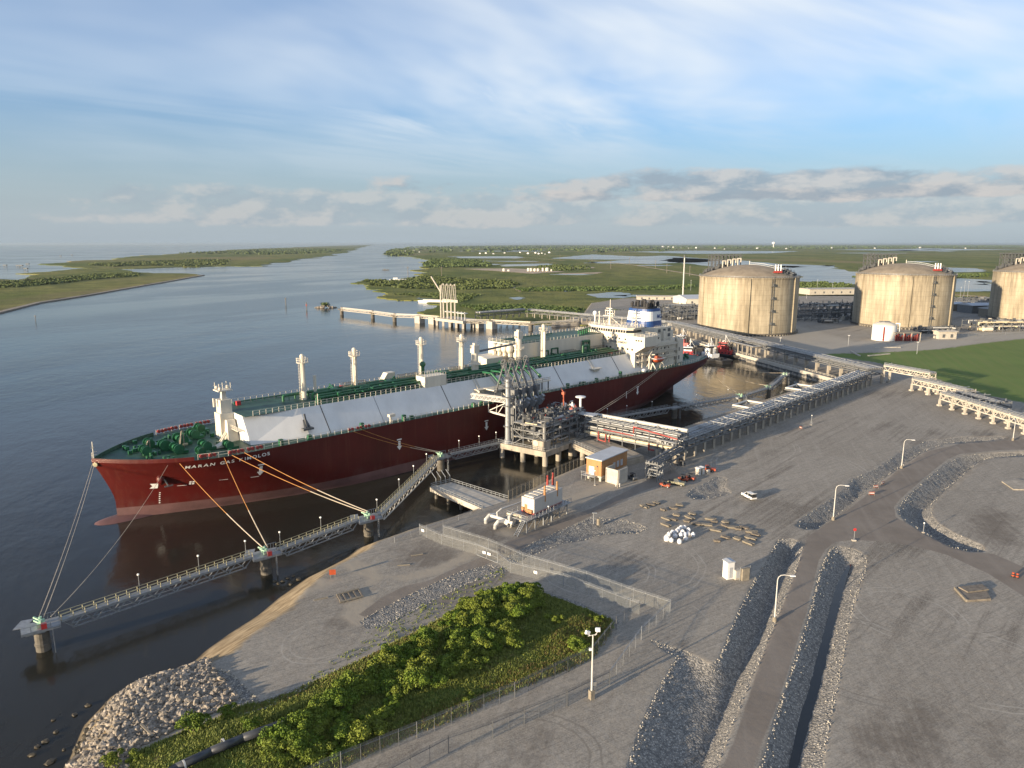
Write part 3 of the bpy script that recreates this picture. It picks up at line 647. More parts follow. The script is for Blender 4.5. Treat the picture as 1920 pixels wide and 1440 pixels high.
# foremast on its box
def foremast():
    mb=MB();mb.box((31.5,0,21.4),(4.2,4.4,8),top=1.);mb.box((31.6,0,27.2),(3.3,3.6,4.4));mb.box((31.8,0,20.5),(3.2,11,6.2),top=.72)
    o=mb.build('foremast',M['white'],ship);m2=MB();m2.box((31.6,0,30.6),(1.5,1.5,2.6),top=.7);m2.box((31.6,0,32.2),(4.2,4.2,.3));m2.ball((30.2,-1.6,32.9),.55);m2.ball((30.4,1.5,32.9),.5);m2.ball((33,0,33),.6)
    for x,y in ((30,-1.5),(33.4,-1.5),(33.4,1.6),(30,1.8),(31.6,0)): m2.tube((x,y,32.3),(x,y,34.4),.11)
    m2.bar((29.7,-2,33.5),(33.6,-2,33.5),.1);m2.bar((29.7,2,33.5),(33.6,2,33.5),.1)
    m2.bar((29.2,.5,28.7),(31,.5,28.7),.15);m2.box((28.9,.5,28.6),(.5,.6,2.6));m2.build('mast_head',M['white'],o)
foremast()
# gas vent masts
def vent(s,y,zt,n,br):
    mb=MB()
    if n==1: mb.tube((s,y,TZ),(s,y,zt-2.2),.85,.7,n=12)
    else:
        for dy in (-.75,.0,.75): mb.tube((s+.3*(dy==0),y+dy,TZ),(s+.3*(dy==0),y+dy,zt-2.2),.42,n=8)
    if br: mb.bar((s,y,zt-6.5),(s-1.5,y-4.2,TZ),.4)
    o=mb.build('vent_mast',M['white'],ship)
    m2=MB();m2.lathe([(1.7,zt-2.2),(1.9,zt-2.1),(1.9,zt-1.9),(.8,zt-1.9)],12,(s,y,0))
    for i in range(8):
        a=i*math.pi/4;m2.bar((s+1.85*math.cos(a),y+1.85*math.sin(a),zt-2.1),(s+1.85*math.cos(a),y+1.85*math.sin(a),zt-.6),.12)
    for z in (zt-.6,zt-1.2): m2.lathe([(1.78,z-.06),(1.92,z-.06),(1.92,z+.06),(1.78,z+.06),(1.78,z-.06)],12,(s,y,0))
    m2.tube((s,y,zt-2),(s,y,zt+.2),.55,.8,n=8);m2.ball((s,y,zt),.75)
    m2.build('vent_head',M['white'],o)
    m3=MB()
    for dy in (-.3,.3): m3.bar((s-1.25,y+dy,TZ),(s-1.25,y+dy,zt-2),.09)
    for z in np.arange(TZ+.5,zt-2,.9): m3.bar((s-1.25,y-.34,z),(s-1.25,y+.34,z),.1);m3.bar((s-1.7,y,z),(s-1.25,y,z),.07)
    m3.build('ladder',M['white'],o)
vent(57.5,0,39.6,1,0);vent(76.5,0,39.8,3,0);vent(104.3,0,41,1,1);vent(123.2,0,40.4,3,0);vent(168,0,40.8,3,0)
mb=MB();mb.tube((61.5,0,TZ),(61.5,0,TZ+7.6),.5);mb.build('vent_pipe',M['white'],ship)
mb=MB();mb.tube((57,-10.,TZ),(57,-10.,TZ+3.6),.12);mb.build('light_post',M['white'],ship)
# cargo cranes
def crane(s,y,zt,jl,jy):
    mb=MB();mb.tube((s,y,TZ-2),(s,y,zt-2.5),1.45,1.3,n=14);mb.lathe([(1.9,zt-7),(2.3,zt-7),(2.3,zt-6.7),(1.4,zt-6.7)],14,(s,y,0))
    for i in range(8):
        a=i*math.pi/4;mb.bar((s+2.2*math.cos(a),y+2.2*math.sin(a),zt-6.8),(s+2.2*math.cos(a),y+2.2*math.sin(a),zt-5.7),.1)
    o=mb.build('deck_crane',M['white'],ship)
    m2=MB();m2.box((s,y,zt-1),(2.6,2.4,3.));m2.box((s,y,zt+.8),(1.3,1.3,.9));m2.build('crane_cab',M['white'],o)
    m2=MB();
    for dy in (-.7,.7): m2.bar((s+1,y+dy,zt-2.2),(s+jl,y+jy+dy*.4,zt-1.6),.35,.5)
    for k in range(10):
        u=k/10;m2.bar((s+1+(jl-1)*u,y-.7+jy*u,zt-2.2+.6*u),(s+1+(jl-1)*(u+.1),y+.7*(1-.6*u)+jy*u,zt-2.2+.6*u),.14)
    m2.build('jib',M['steel'],o)
crane(126.5,-4,36.5,24,3);crane(156.8,3.5,38.5,-2.,0)
# compressor and motor house with the row of round ventilators
mb=MB();mb.span((155,3,TZ-.1),(211,20.8,33.6));mb.build('machinery_house',M['white'],ship)
mb=MB();mb.span((156,3.6,33.6),(210.5,20.2,33.75));mb.build('machinery_house_roof',M['green'],ship)
for k in range(4):
    mb=MB();y=5.6+k*3.3;mb.ball((153.6,y,31.6),1.5,8,12,1.25);mb.tube((153.6,y,TZ+1),(153.6,y,31),.6);mb.build('ventilator',M['white'],ship)
mb=MB();mb.span((145,8.5,TZ-1),(155,19,28.4));mb.span((140.3,5,TZ-.1),(149,9,29));mb.build('deck_house',M['white'],ship)
mb=MB();mb.span((98,-TW-.2,TZ-.4),(107.5,-TW+5.2,28.9));mb.build('control_house',M['white'],ship)
mb=MB()
for i in range(9):
    for y in (-TW,-TW+5): mb.bar((98.2+i*1.15,y,28.9),(98.2+i*1.15,y,29.9),.12)
mb.bar((98.2,-TW,29.9),(107.4,-TW,29.9),.12);mb.bar((98.2,-TW+5,29.9),(107.4,-TW+5,29.9),.12);mb.build('roof_rail',M['white'],ship)
mb=MB();mb.ball((102.5,-3.2,32.2),1.1);mb.tube((102.5,-3.2,TZ),(102.5,-3.2,32),.6);mb.build('gas_dome_vent',M['green_p'],ship)
mb=MB();mb.side([(92.5,TZ),(94.7,28.4),(98,28.4),(98,TZ)],8,10.8);mb.build('stair_hood',M['white'],ship)
# green piping, domes and walkways on the trunk top
rnd=random.Random(5)
PGR=['green_p','green_p','green_p','green']
runs=[(-7.6,.38,TZ+1.7),(-6.4,.30,TZ+1.5),(-5.2,.42,TZ+1.9),(-3.6,.28,TZ+1.4),(-2.6,.5,TZ+2.2),(-1.2,.25,TZ+1.3),(2.2,.42,TZ+1.8),(3.6,.3,TZ+1.4),(5.2,.34,TZ+1.1),(8.6,.22,TZ+.7)]
for y,r_,z in runs:
    a,b_=(56+rnd.uniform(-5,6),209) if abs(y)<8 else (38,150)
    if y>3.5:b_=min(b_,153)
    mb=MB();mb.tube((a,y,z),(b_,y,z),r_,n=8);mb.tube((a,y,z),(a,y,TZ),r_)
    for x in np.arange(a+2,b_,4.): mb.bar((x,y,TZ),(x,y,z),.16)
    mb.build('cargo_pipe',M['green_p'],ship)
for s in (68,90,114,143,176,196):
    mb=MB();mb.lathe([(0.01,TZ+2.6),(1.4,TZ+2.4),(2.1,TZ+1.6),(2.1,TZ)],14,(s,-1.,0));
    for k in range(7):
        a=rnd.uniform(0,6.28);x,y=s+2.8*math.cos(a),-1+4.5*math.sin(a);mb.path([(x,y,TZ),(x,y,TZ+rnd.uniform(1.4,3.2)),(s,-1,TZ+rnd.uniform(1.5,2.4))],rnd.uniform(.16,.34),7)
    mb.build('tank_dome',M['green_p'],ship)
    mb=MB()
    for k in range(16):
        x=s+4+k*.75;h=3.4 if k<12 else 3.4-(k-11)*.8
        for y in (1.0,-.3): mb.bar((x,y,TZ+max(.2,h-1.2)),(x,y,TZ+h),.1)
    for y in (1.,-.3): mb.bar((s+4,y,TZ+3.4),(s+12.3,y,TZ+3.4),.1);mb.bar((s+12.3,y,TZ+3.4),(s+16,y,TZ+.6),.1)
    mb.box((s+8,.35,TZ+2.2),(8.6,1.5,.1));mb.build('pipe_walkway',M['timber_l'],ship)
mb=MB()
for k in range(170):
    if k<80: mb.cut()
    elif k==80: mb.cut();mb.each('deck_fitting',M['green_p'],ship);mb=MB()
    x=rnd.uniform(58,206);y=rnd.uniform(-8.4,2.6);h=rnd.uniform(.6,2.6);q=rnd.random()
    if q<.4: mb.box((x,y,TZ+h/2),(rnd.uniform(.4,1.5),rnd.uniform(.4,1.2),h))
    elif q<.8:
        l=rnd.uniform(1.5,6);mb.path([(x,y,TZ),(x,y,TZ+h),(x+l,y,TZ+h),(x+l,y+rnd.uniform(-2,2),TZ+h)],rnd.uniform(.12,.25),6)
    else: mb.tube((x,y,TZ),(x,y,TZ+h*.8),rnd.uniform(.3,.7))
mb.build('deck_fittings',M['green_p'],ship)['kind']='stuff'
mb=MB()
for x in (38.5,75,152): mb.cut().box((x,6.5,TZ+.7),(1.3,1.1,1.4))
mb.cut().box((205,-6.5,TZ+.9),(2,1.2,1.2));mb.each('fire_monitor_box',M['red'],ship)
mb=MB();mb.path([(190,-3,TZ+1),(190,-3,TZ+5),(193.5,-3,TZ+5),(193.5,-3,TZ+1.5)],.55,8);mb.cut();mb.path([(196,2,TZ+1),(196,2,TZ+6),(200,2,TZ+6),(200,2,TZ+2)],.6,8)
mb.cut();mb.path([(170,2.8,TZ+1),(170,2.8,TZ+4),(174,2.8,TZ+4),(174,2.8,TZ+1)],.3,8);mb.cut();mb.path([(176,2.7,TZ+1),(176,2.7,TZ+4.6),(180,2.7,TZ+4.6),(180,2.7,TZ+1)],.3,8)
for k in range(5): mb.cut();mb.path([(196+k*2.6,5+k,33.6),(196+k*2.6,5+k,36.),(199+k*2.6,6+k,36.),(199+k*2.6,6+k,33.6)],.34,7)
mb.cut();mb.tube((158,16,34.3),(190,16,34.3),.25);mb.cut();mb.tube((160,6,34.3),(178,6,34.3),.2);mb.each('green_pipe_loop',M['green_p'],ship)
for x,y,mt in ((86,4,'timber_l'),(88,2,'orange'),(78,-2,'orange'),(95,-1,'red_p'),(118,2,'yellow'),(113,-5,'pipe_w'),(186,-2,'orange'),(146,-6,'yellow')):
    mb=MB();mb.box((x,y,TZ+1),(1.6,1.2,1.6));mb.tube((x-1,y,TZ+1.4),(x+1.6,y+.6,TZ+1.6),.35);mb.build('valve_skid',M[mt],ship)
# manifold platforms facing the loading arms
mb=MB()
for k in range(6):
    mb.cut();x=127+k*4.2;mb.path([(x,-7,TZ+1.5),(x,-13,TZ+1.8),(x,-17.5,TZ-1.)],.42,9)
    mb.tube((x,-17.2,TZ-.6),(x,-18.1,TZ-1.6),.7,n=10)
mb.each('manifold_pipe',M['green_p'],ship)
mb=MB();mb.box((137,-17,TZ-3.2),(30,6,.4));mb.build('manifold_platform',M['white'],ship)
mb=MB()
for k in range(9):
    x=123+k*3.5;mb.bar((x,-19.6,DK),(x,-19.6,TZ-3),.35);mb.bar((x,-19.9,TZ-3),(x,-19.9,TZ-1.8),.12)
mb.bar((122,-19.9,TZ-1.8),(152,-19.9,TZ-1.8),.12);mb.bar((122,-19.9,TZ-2.4),(152,-19.9,TZ-2.4),.1);mb.build('manifold_frame',M['steel'],ship)
# railings
def rails(name,pts,h,st,mt,w=.085,pw=.13):
    mb=MB()
    for a,b_ in zip(pts,pts[1:]):
        a,b_=Vector(a),Vector(b_);d=b_-a;n=max(1,int(d.length/st))
        for k in range(n):
            p=a+d*k/n;mb.bar(p,p+Vector((0,0,h)),pw)
        for q in (.5,1): mb.bar(a+Vector((0,0,h*q)),b_+Vector((0,0,h*q)),w)
    return mb.build(name,M[mt],ship)
for sd in (-1,1):
    pts=[(s,sd*(hb(s,17.5)-.25),DK) for s in [17]+list(range(22,47,5))+list(range(50,262,30))+[262]]
    rails('deck_rail',pts,1.5,2.3,'white')
    rails('trunk_rail',[(36,sd*(TW-.1),TZ),(98 if sd<0 else 153,sd*(TW-.1),TZ)],1.5,2.0,'white')
rails('trunk_rail',[(108,-(TW-.1),TZ),(209,-(TW-.1),TZ)],1.5,2.0,'white')
rails('house_roof_rail',[(155.2,3.2,33.6),(155.2,20.6,33.6),(211,20.6,33.6)],1.2,2.2,'white')
rails('house_roof_rail',[(155.2,3.2,33.6),(196,3.2,33.6)],1.2,2.2,'white')
rails('bow_rail',[(-4.3,-.4,18.4),(-4.3,.5,18.4),(-3.,.9,18.4)],1.5,.7,'white')
# raised walkways and fittings along the port side deck
mb=MB()
for x,h in ((40,1.7),(49,1.4),(67,1.9),(83,1.9),(86,1.2),(113,1.4),(117,1.4),(121,1.4),(163,1.8),(171,1.4),(173,1.3),(181,1.7),(188,1.3),(197,2.6)): mb.cut().box((x,-19,DK+h/2),(1.1,1.1,h))
for x in np.arange(165,236,5.): mb.cut().tube((x,-19.3,DK+.5),(x+4,-19.3,DK+.5),.3)
mb.each('side_deck_locker',M['green_p'],ship)
mb=MB();mb.box((78,-19.3,DK+2.6),(2.2,1.4,.9));mb.bar((77.6,-19.3,DK),(77.6,-19.3,DK+2.4),.5);mb.build('side_light_post',M['white'],ship)
# pieces hung on the slope: hose handling gear and small platforms
mb=MB();c0=Vector((50,-15.6,DK+2.6))
for dx,dz,l in ((-.8,2.4,2.),(0,4.2,2.2),(.9,2.2,1.5),(-.2,1.2,3)): mb.bar(c0+Vector((dx,-.5,0)),c0+Vector((dx*.4,1.2,dz)),.5)
mb.box(c0+Vector((0,-.6,-.1)),(3.4,1.6,.6));mb.build('hose_crane',M['steel_dk'],ship)
for x in (121,186):
    mb=MB();mb.box((x,-14.2,DK+4.6),(5.6,2.8,.25));mb.box((x,-13.8,DK+4.),(3,2,1.2),top=1.2);
    for k in (-.6,.6): mb.bar((x-.6+k,-10.7,TZ+.3),(x-.3+k,-13.2,DK+4.7),.22)
    mb.build('slope_platform',M['white'],ship)
for x in (129,):
    mb=MB();
    for k in (-.6,.6): mb.bar((x+k,-10.7,TZ+.4),(x+3+k,-16.2,DK+.6),.3)
    mb.build('slope_ladder',M['white'],ship)
# bow deck machinery
mb=MB()
for x,y,r_,l in ((8,-3,1.3,3),(11,4,1.2,3),(15,-7,1.4,4),(19,2,1.5,5),(22,-9,1.3,4),(24,6,1.3,4),(13.5,-1.5,1.6,2.2),(27,-13,1.1,3),(28,12,1.2,3),(19,-14,1.1,2.4)):
    mb.cut();mb.tube((x,y-l/2,DK+1.5),(x,y+l/2,DK+1.5),r_*.55,n=12)
    for q in (-l/2,l/2,-l/6): mb.tube((x,y+q-.12,DK+1.5),(x,y+q+.12,DK+1.5),r_,n=14)
    mb.box((x+1.2,y,DK+.5),(2.6,l,.8));mb.box((x+.3,y+l/2+1,DK+.9),(1.4,1.3,1.6))
mb.each('mooring_winch',M['green_p'],ship)
mb=MB()
for k in range(34):
    mb.cut();x=rnd.uniform(5,31);m_=hb(x,17.5)-1.2;y=rnd.uniform(-m_,m_)
    if rnd.random()<.5:
        for e in (0,1.2): mb.tube((x+e,y,DK),(x+e,y,DK+1.),.35)
    else: mb.box((x,y,DK+.5),(1,.8,1.))
mb.each('bollard',M['green_p'],ship)
mb=MB()
for sd in (-1,1):
    for x in (17.8,20,22.2,25,27.2,30,32.5):
        if sd>0 or x>24.5 or x<20.5:
            mb.cut();y=sd*(hb(x,17.5)-.3)
            for q in (0,1.1): mb.tube((x+q,y-.4,DK+.9),(x+q,y+.4,DK+.9),.5,n=8)
    for x in (62,65,68): 
        mb.cut()
        for q in (0,1.1): mb.tube((x+q,sd*(HB-.6),DK+.8),(x+q,sd*(HB-.1),DK+.8),.45,n=8)
mb.each('roller_fairlead',M['red_p'],ship)
for x,y,l in ((16.5,-4.5,5.2),(9,1,2.6)):
    mb=MB();mb.bar((x,y,DK),(x+1.2,y+.8,DK+l),.3);mb.bar((x+1.4,y,DK),(x+1.6,y+.8,DK+l),.22);mb.bar((x+1.2,y+.8,DK+l),(x+1.7,y+.8,DK+l),.3);mb.bar((x+1.2,y+.8,DK+l*.9),(x-1,y-1.4,DK+1),.16);mb.build('davit',M['timber_l'],ship)
mb=MB();mb.box((16,-6.5,DK+.8),(1.4,1,1.6));mb.box((18,-5.2,DK+1.6),(1.2,.6,.5));mb.build('chain_stopper',M['yellow'],ship)
mb=MB();mb.side([(24,DK+.2),(27,DK+1.5),(30,DK+.2)],-11,-8.5);mb.build('hatch_cover',M['white'],ship)
mb=MB();mb.tube((-4,0,18.4),(-4,0,23),.12);mb.box((-4,0,21.4),(.7,.1,.5));mb.build('bow_staff',M['white'],ship)
# orange lit anchor pocket and emblem on the stem
mb=MB();x=9.8;y=-hb(x,12.);mb.ball((x-.3,y+.1,11.7),1.25,8,14,1.25);mb.build('anchor_bolster',M['red_hull'],ship,smooth=True)
mb=MB();mb.tube((x+.2,y-1.,11.8),(x+1.2,y-1.,9.6),.22);mb.bar((x+.1,y-.9,9.7),(x+2.2,y-1.3,9.9),.35);mb.build('anchor',M['steel_dk'],ship)
mb=MB();mb.tube((-3.9,-.9,16.9),(-4.2,-1.25,16.9),.62,n=12);mb.build('stem_emblem',M['yellow'],ship)
# ---- accommodation block
mb=MB();SX=212
mb.span((SX,-15.2,DK-.1),(SX+31,15.2,29.4));hs=mb.build('accommodation_block',M['white'],ship)
mb=MB();mb.span((SX-.6,-20.8,29.41),(SX+9,20.8,33.9));mb.span((SX+9,-15.,29.41),(SX+20,15,33.));mb.build('bridge_deck_house',M['white'],ship)
# sloped soffit below each wing
mb=MB()
for sd in (-1,1):
    mb.side([(SX-.55,29.4),(SX+8.9,29.4),(SX+8.9,27.),(SX-.55,27.)],sd*15.2,sd*15.25)
    vs=[(SX-.55,sd*15.25,26.),(SX+8.9,sd*15.25,26.),(SX+8.9,sd*20.8,29.4),(SX-.55,sd*20.8,29.4),(SX-.55,sd*15.25,29.4),(SX+8.9,sd*15.25,29.4)]
    mb.add(vs,[(0,1,2,3),(0,3,4),(1,5,2)])
mb.build('wing_bracket',M['white'],ship)
mb=MB();mb.prism([(SX-1.2,-11),(SX-1.8,0),(SX-1.2,11),(SX+1,13.5),(SX+8,13.5),(SX+8,-13.5),(SX+1,-13.5)],33.9,35.);mb.prism([(SX-.8,-10.6),(SX-1.4,0),(SX-.8,10.6),(SX+1.2,13),(SX+7.6,13),(SX+7.6,-13),(SX+1.2,-13)],36.2,37.1)
mb.prism([(SX-1.5,-11.5),(SX-2.1,0),(SX-1.5,11.5),(SX+1,14),(SX+8.2,14),(SX+8.2,-14),(SX+1,-14)],37.1,37.45);wh=mb.build('wheelhouse',M['white'],ship)
mb=MB();mb.prism([(SX-.7,-10.5),(SX-1.3,0),(SX-.7,10.5),(SX+1.3,12.8),(SX+7.5,12.8),(SX+7.5,-12.8),(SX+1.3,-12.8)],35.,36.2);mb.build('bridge_window',M['glass'],wh)
mb=MB();
for k in range(15): mb.cut().box((SX-1.15+abs(k-7)*.06,-10.2+k*1.45,35.6),(.5,.28,1.2))
mb.each('window_post',M['white'],wh)
for sd in (-1,1): rails('bridge_wing_rail',[(SX-.4,sd*14,33.9),(SX-.4,sd*20.6,33.9),(SX+8.8,sd*20.6,33.9),(SX+8.8,sd*14,33.9)],1.2,1.8,'white')
rails('monkey_deck_rail',[(SX-1.2,-11,37.4),(SX-1.2,11,37.4),(SX+8,13.6,37.4),(SX+8,-13.6,37.4),(SX+1,-13.6,37.4)],1.1,1.8,'white')
# windows of the front and sides
def win(x,y,z,w_,h_,face):
    mb=MB()
    if face=='f': mb.box((x-.05,y,z),(.12,w_,h_))
    else: mb.box((x,y,z),(w_,.12,h_))
    return mb.build('window',M['glass'],hs)
for y in (-19,-17.6,-16.2,-10,-6.5,-4.5,-2.5,0,2.5,5.5,14.5): win(SX-.65,y,32.1,.75,.7,'f')
for y in (-13.6,-11.,-8.4,-5.5,3.5,1.2,-1.,7.5,9.2,10.9): win(SX-.05,y,27.6,.85,.8,'f')
for y in (10,7.6): win(SX-.65,y,31.2,1.6,1.6,'f')
for z,xs_ in ((20.6,(214.5,217.5,223,226,232)),(23.6,(214,216,218,220.5,223,226,229,232,235,238)),(26.4,(214,216,218,220.5,223,226,229,232,235,238)),(31.5,(222.8,225,227.5,230))):
    for x in xs_: win(x,-15.25 if z<30 else -15.05,z,.8,.8,'s')
# balcony decks on the port side and aft
for z in (22.,25.,28.):
    mb=MB();mb.box((228.5,-15.9,z),(31,1.6,.22));mb.box((244.,0,z),(2.4,30,.22));d_=mb.build('side_balcony',M['white'],ship)
    mb=MB()
    for x in np.arange(213.5,244,1.6): mb.bar((x,-16.6,z),(x,-16.6,z+1.1),.12)
    mb.bar((213,-16.6,z+1.1),(244,-16.6,z+1.1),.12);mb.bar((213,-16.6,z+.6),(244,-16.6,z+.6),.08)
    for x in (216,223,230,237): mb.bar((x,-16.4,z-3),(x,-16.4,z),.25)
    for x in (220,227,234): mb.bar((x,-16.2,z-3),(x+3,-16.2,z),.35)
    mb.build('balcony_rail',M['white'],d_)
# engine casing and funnel
mb=MB();mb.span((232.5,-11,29.35),(246,11,35.6));mb.span((243.2,-13,DK-.1),(254,13,29.));mb.span((246.2,-8,29.02),(252,8,33));mb.build('engine_casing',M['white'],ship)
mb=MB()
for x in (236,240,244): 
    for z in (31.5,34): mb.cut().box((x,-11.05,z),(2,.15,1.5))
for x in (246,250): mb.cut().box((x,-13.05,24),(1.6,.15,1.8));mb.cut().box((x,-13.05,20),(1.6,.15,1.8))
mb.each('louvre',M['steel_dk'],ship)
rails('casing_rail',[(232.6,-10.9,35.6),(246,-10.9,35.6),(246,10.9,35.6),(232.6,10.9,35.6)],1.1,1.6,'white')
rails('casing_rail',[(243.3,-12.9,29),(253.9,-12.9,29),(253.9,12.9,29)],1.1,1.6,'white')
mb=MB();mb.cut();mb.tube((241,-14.3,DK),(241,-14.3,31),1.0,n=12);mb.cut();mb.path([(248,-13.6,DK),(248,-13.6,28),(246,-13.6,30.5)],.6,8);mb.cut();mb.tube((238,-12.5,29.4),(238,-12.5,34),.7,n=10);mb.each('stores_crane_post',M['white'],ship)
FZ=[35.6,38.2,42.9,44.0]
def fun(z): 
    u=(z-35.6)/8.4;return (237-5.6+u*1.3,237+8.6-u*.9,7.8-u*1.0)
def fring(z):
    a,b_,h=fun(z);pts=[]
    for i in range(28):
        t=2*math.pi*i/28;cx=(a+b_)/2;ex=abs(math.cos(t))**.55*(1 if math.cos(t)>0 else -1);ey=abs(math.sin(t))**.55*(1 if math.sin(t)>0 else -1)
        pts.append((cx+(b_-a)/2*ex,h*ey,z))
    return pts
fo=None
for k,(z0,z1,mt) in enumerate(((35.6,38.4,'blue'),(38.4,42.9,'white2'),(42.9,44.1,'blue'))):
    mb=MB();a=fring(z0);b_=fring(z1);n=28
    mb.add(a+b_,[(i,(i+1)%n,n+(i+1)%n,n+i) for i in range(n)]+([tuple(range(n,2*n))] if k==2 else []))
    if k==0: fo=mb.build('funnel',M[mt],ship)
    else: mb.build('funnel_band' if k==1 else 'funnel_cap',M[mt],fo)
mb=MB();mb.prism([(p[0]*.82+238.7*.18,p[1]*.8) for p in fring(44)],44.1,45.)
for x,y,h in ((234.5,-4.5,1.6),(236,-2,2.4),(237.5,-4,2.6),(236,2,2.4),(238.5,0,2.8),(240.5,-3,2.6),(240.5,2.5,2.6),(242.5,-1,2.2),(243.6,-4,1.7),(243.4,4,1.7),(234.5,4.5,1.7),(238.5,5,2),(238.8,-5,2.),(242,4.,2.2)):
    mb.cut();mb.tube((x,y,44.8),(x,y,45+h),.75,n=10);mb.ball((x+.3,y,45+h),.72)
mb.each('exhaust_pipe',M['black'],fo)
# masts and aerials above the bridge
mb=MB();mb.tube((SX+2,1.5,37.4),(SX+2,1.5,45.2),.75,.4,n=10);mb.box((SX+2,1.5,42),(2.8,6,.3));mb.box((SX+2,1.5,44.4),(2.2,4.4,.3));mb.box((SX+1.4,1.5,45.4),(.4,3.6,.35));mb.box((SX+1.2,.5,43),(.4,4,.35));mb.tube((SX+2,1.5,45),(SX+2,1.5,49.5),.15)
for y in (-1.2,4.2,0,3): mb.tube((SX+2,y,42),(SX+2,y,44.6),.14)
for y in (-3.5,6.5): mb.bar((SX+2,1.5,41.5),(SX+4,y,37.4),.18)
mb.build('radar_mast',M['white'],ship)
mb=MB();mb.tube((SX+3,11.5,37.4),(SX+3,11.5,41.6),.3);mb.ball((SX+3,11.5,42.4),1.1,8,12);mb.build('satellite_dome',M['white2'],ship)
mb=MB();mb.tube((SX+3.5,9.2,37.4),(SX+3.5,9.2,43),.25);mb.ball((SX+3.5,9.2,43),.5)
for y,h in ((-10,5),(-12,6.2),(12.5,3),(7,3),(-4,4)): mb.cut().tube((SX+4,y,37.4),(SX+4,y,37.4+h),.1)
mb.cut()
for k in range(5): mb.bar((SX+5,-9-k*.5,37.4+k*1.3),(SX+5,-12+k*.2,38.6+k*1.3),.14)
mb.bar((SX+5,-8.6,37.4),(SX+5,-11,45),.2);mb.bar((SX+5,-12.6,37.4),(SX+5,-11,45),.2);mb.each('aerial',M['white'],ship)
# lifeboat on davits
mb=MB();mb.ball((0,0,0),1.6,8,14,.85);vs=mb.v;mb.v=[(225.5+x*2.3,-18.6+y,DK+4.6+z) for x,y,z in vs];lb=mb.build('lifeboat',M['orange'],ship,smooth=True)
mb=MB();mb.box((224.3,-18.6,DK+6.1),(2,1.5,.9),top=.8);mb.build('cockpit',M['orange'],lb)
mb=MB();mb.box((225.5,-18.6,DK+5.25),(6.5,3.05,.22));mb.build('grab_line',M['white2'],lb)
mb=MB()
for x in (222,229): mb.cut();mb.bar((x,-20.3,DK),(x,-18,DK+3.4),.4);mb.bar((x,-17,DK),(x,-18,DK+3.4),.4);mb.bar((x,-17,DK),(x,-16.6,DK+7),.35);mb.bar((x,-16.6,DK+7),(x,-19,DK+7.4),.35)
mb.each('lifeboat_davit',M['white'],ship)
mb=MB();mb.tube((217,-19.6,DK),(217,-19.6,DK+7.5),.3);mb.bar((217,-19.6,DK+7.5),(220,-18.8,DK+9),.3);mb.build('provision_davit',M['white'],ship)
mb=MB();mb.ball((213.5,-19.4,DK+1.),1.1,6,10,.8);mb.build('liferaft',M['white2'],ship)
rails('poop_rail',[(262,-16,DK),(272,-13,DK),(277.5,-11,DK),(277.5,11,DK),(272,13,DK)],1.3,1.8,'white')
mb=MB()
for k in range(16):
    mb.cut();x=rnd.uniform(256,274);y=rnd.uniform(-11,11);mb.tube((x,y,DK),(x,y,DK+1.1),.4) if k%2 else mb.box((x,y,DK+.8),(2,1.6,1.5))
mb.each('poop_winch',M['green_p'],ship)
# ---- painted marks and lettering, moulded to the hull plating
def on_hull(me,sx,z0,name,mt,flip=1,lift=.07):
    for v_ in me.vertices:
        s=sx+v_.co.x;z=z0+v_.co.y;v_.co=(s,-(hb(s,z)+lift),z)
    me.materials.clear();me.materials.append(M[mt]);o=bpy.data.objects.new(name,me);col.objects.link(o);o.parent=ship;return o
def finecurve(me):
    b=bmesh.new();b.from_mesh(me);bmesh.ops.triangulate(b,faces=b.faces);b.to_mesh(me);b.free();return me
x=14.2
for wd in ('MARAN','GAS','KIMOLOS'):
    for ch in wd:
        tm=finecurve(textmesh(ch,1.32))
        wdt=max(v_.co.x for v_ in tm.vertices);
        for v_ in tm.vertices:v_.co.x*=1.25
        on_hull(tm,x,14.9+(x-14)*.035,'hull_lettering','white2');x+=wdt*1.25+.28
    x+=.95
def flat(polys,name,mt,sx,z0):
    me=bpy.data.meshes.new(name);vs=[];fs=[]
    for p in polys:
        o=len(vs);vs+=[(a,b_,0) for a,b_ in p];fs.append(tuple(range(o,o+len(p))))
    me.from_pydata(vs,[],fs);return on_hull(finecurve(me),sx,z0,name,mt)
arrow=[[(-.45,0),(.45,0),(.45,1.9),(-.45,1.9)],[(-1,.2),(0,-1.2),(1,.2)],[(-.9,2.2),(.9,2.2),(.9,2.6),(-.9,2.6)]]
for s,z in ((33.4,10.7),(80,9.4),(118,9.2),(164,9.6),(208,9.4)): flat(arrow,'tug_mark','white2',s,z)
for s,z in ((13.4,8.9),(23,9.6),(31,9.2)): flat([[(0,0),(2.2,0),(2.2,.14),(0,.14)]],'hull_mark','white2',s,z)
flat([[(-.6,-.5),(-.1,-.5),(-.1,0),(-.6,0)],[(.1,-.5),(.6,-.5),(.6,0),(.1,0)],[(-.6,.15),(-.1,.15),(-.1,.65),(-.6,.65)],[(.1,.15),(.6,.15),(.6,.65),(.1,.65)]],'thruster_mark','white2',16.6,9.6)
flat([[(-.9,-.8),(.9,-.8),(.9,.8),(-.9,.8),(-.3,0)]],'bulb_mark','white2',8.2,9.4)
flat([[(-.18,-1.8),(.18,-1.8),(.18,1.4),(-.18,1.4)]],'draft_mark','white2',200,9.6)
for k in range(6): flat([[(0,0),(.35,0),(.35,.3),(0,.3)]],'draft_mark','white2',9.5,3.6+k*.65)
def on_front(txt,sz,y0,z0,xf,mt,parent=hs):
    me=textmesh(txt,sz)
    for v_ in me.vertices: v_.co=(xf,y0-v_.co.x,z0+v_.co.y)
    me.materials.append(M[mt]);o=bpy.data.objects.new('safety_slogan',me);col.objects.link(o);o.parent=parent
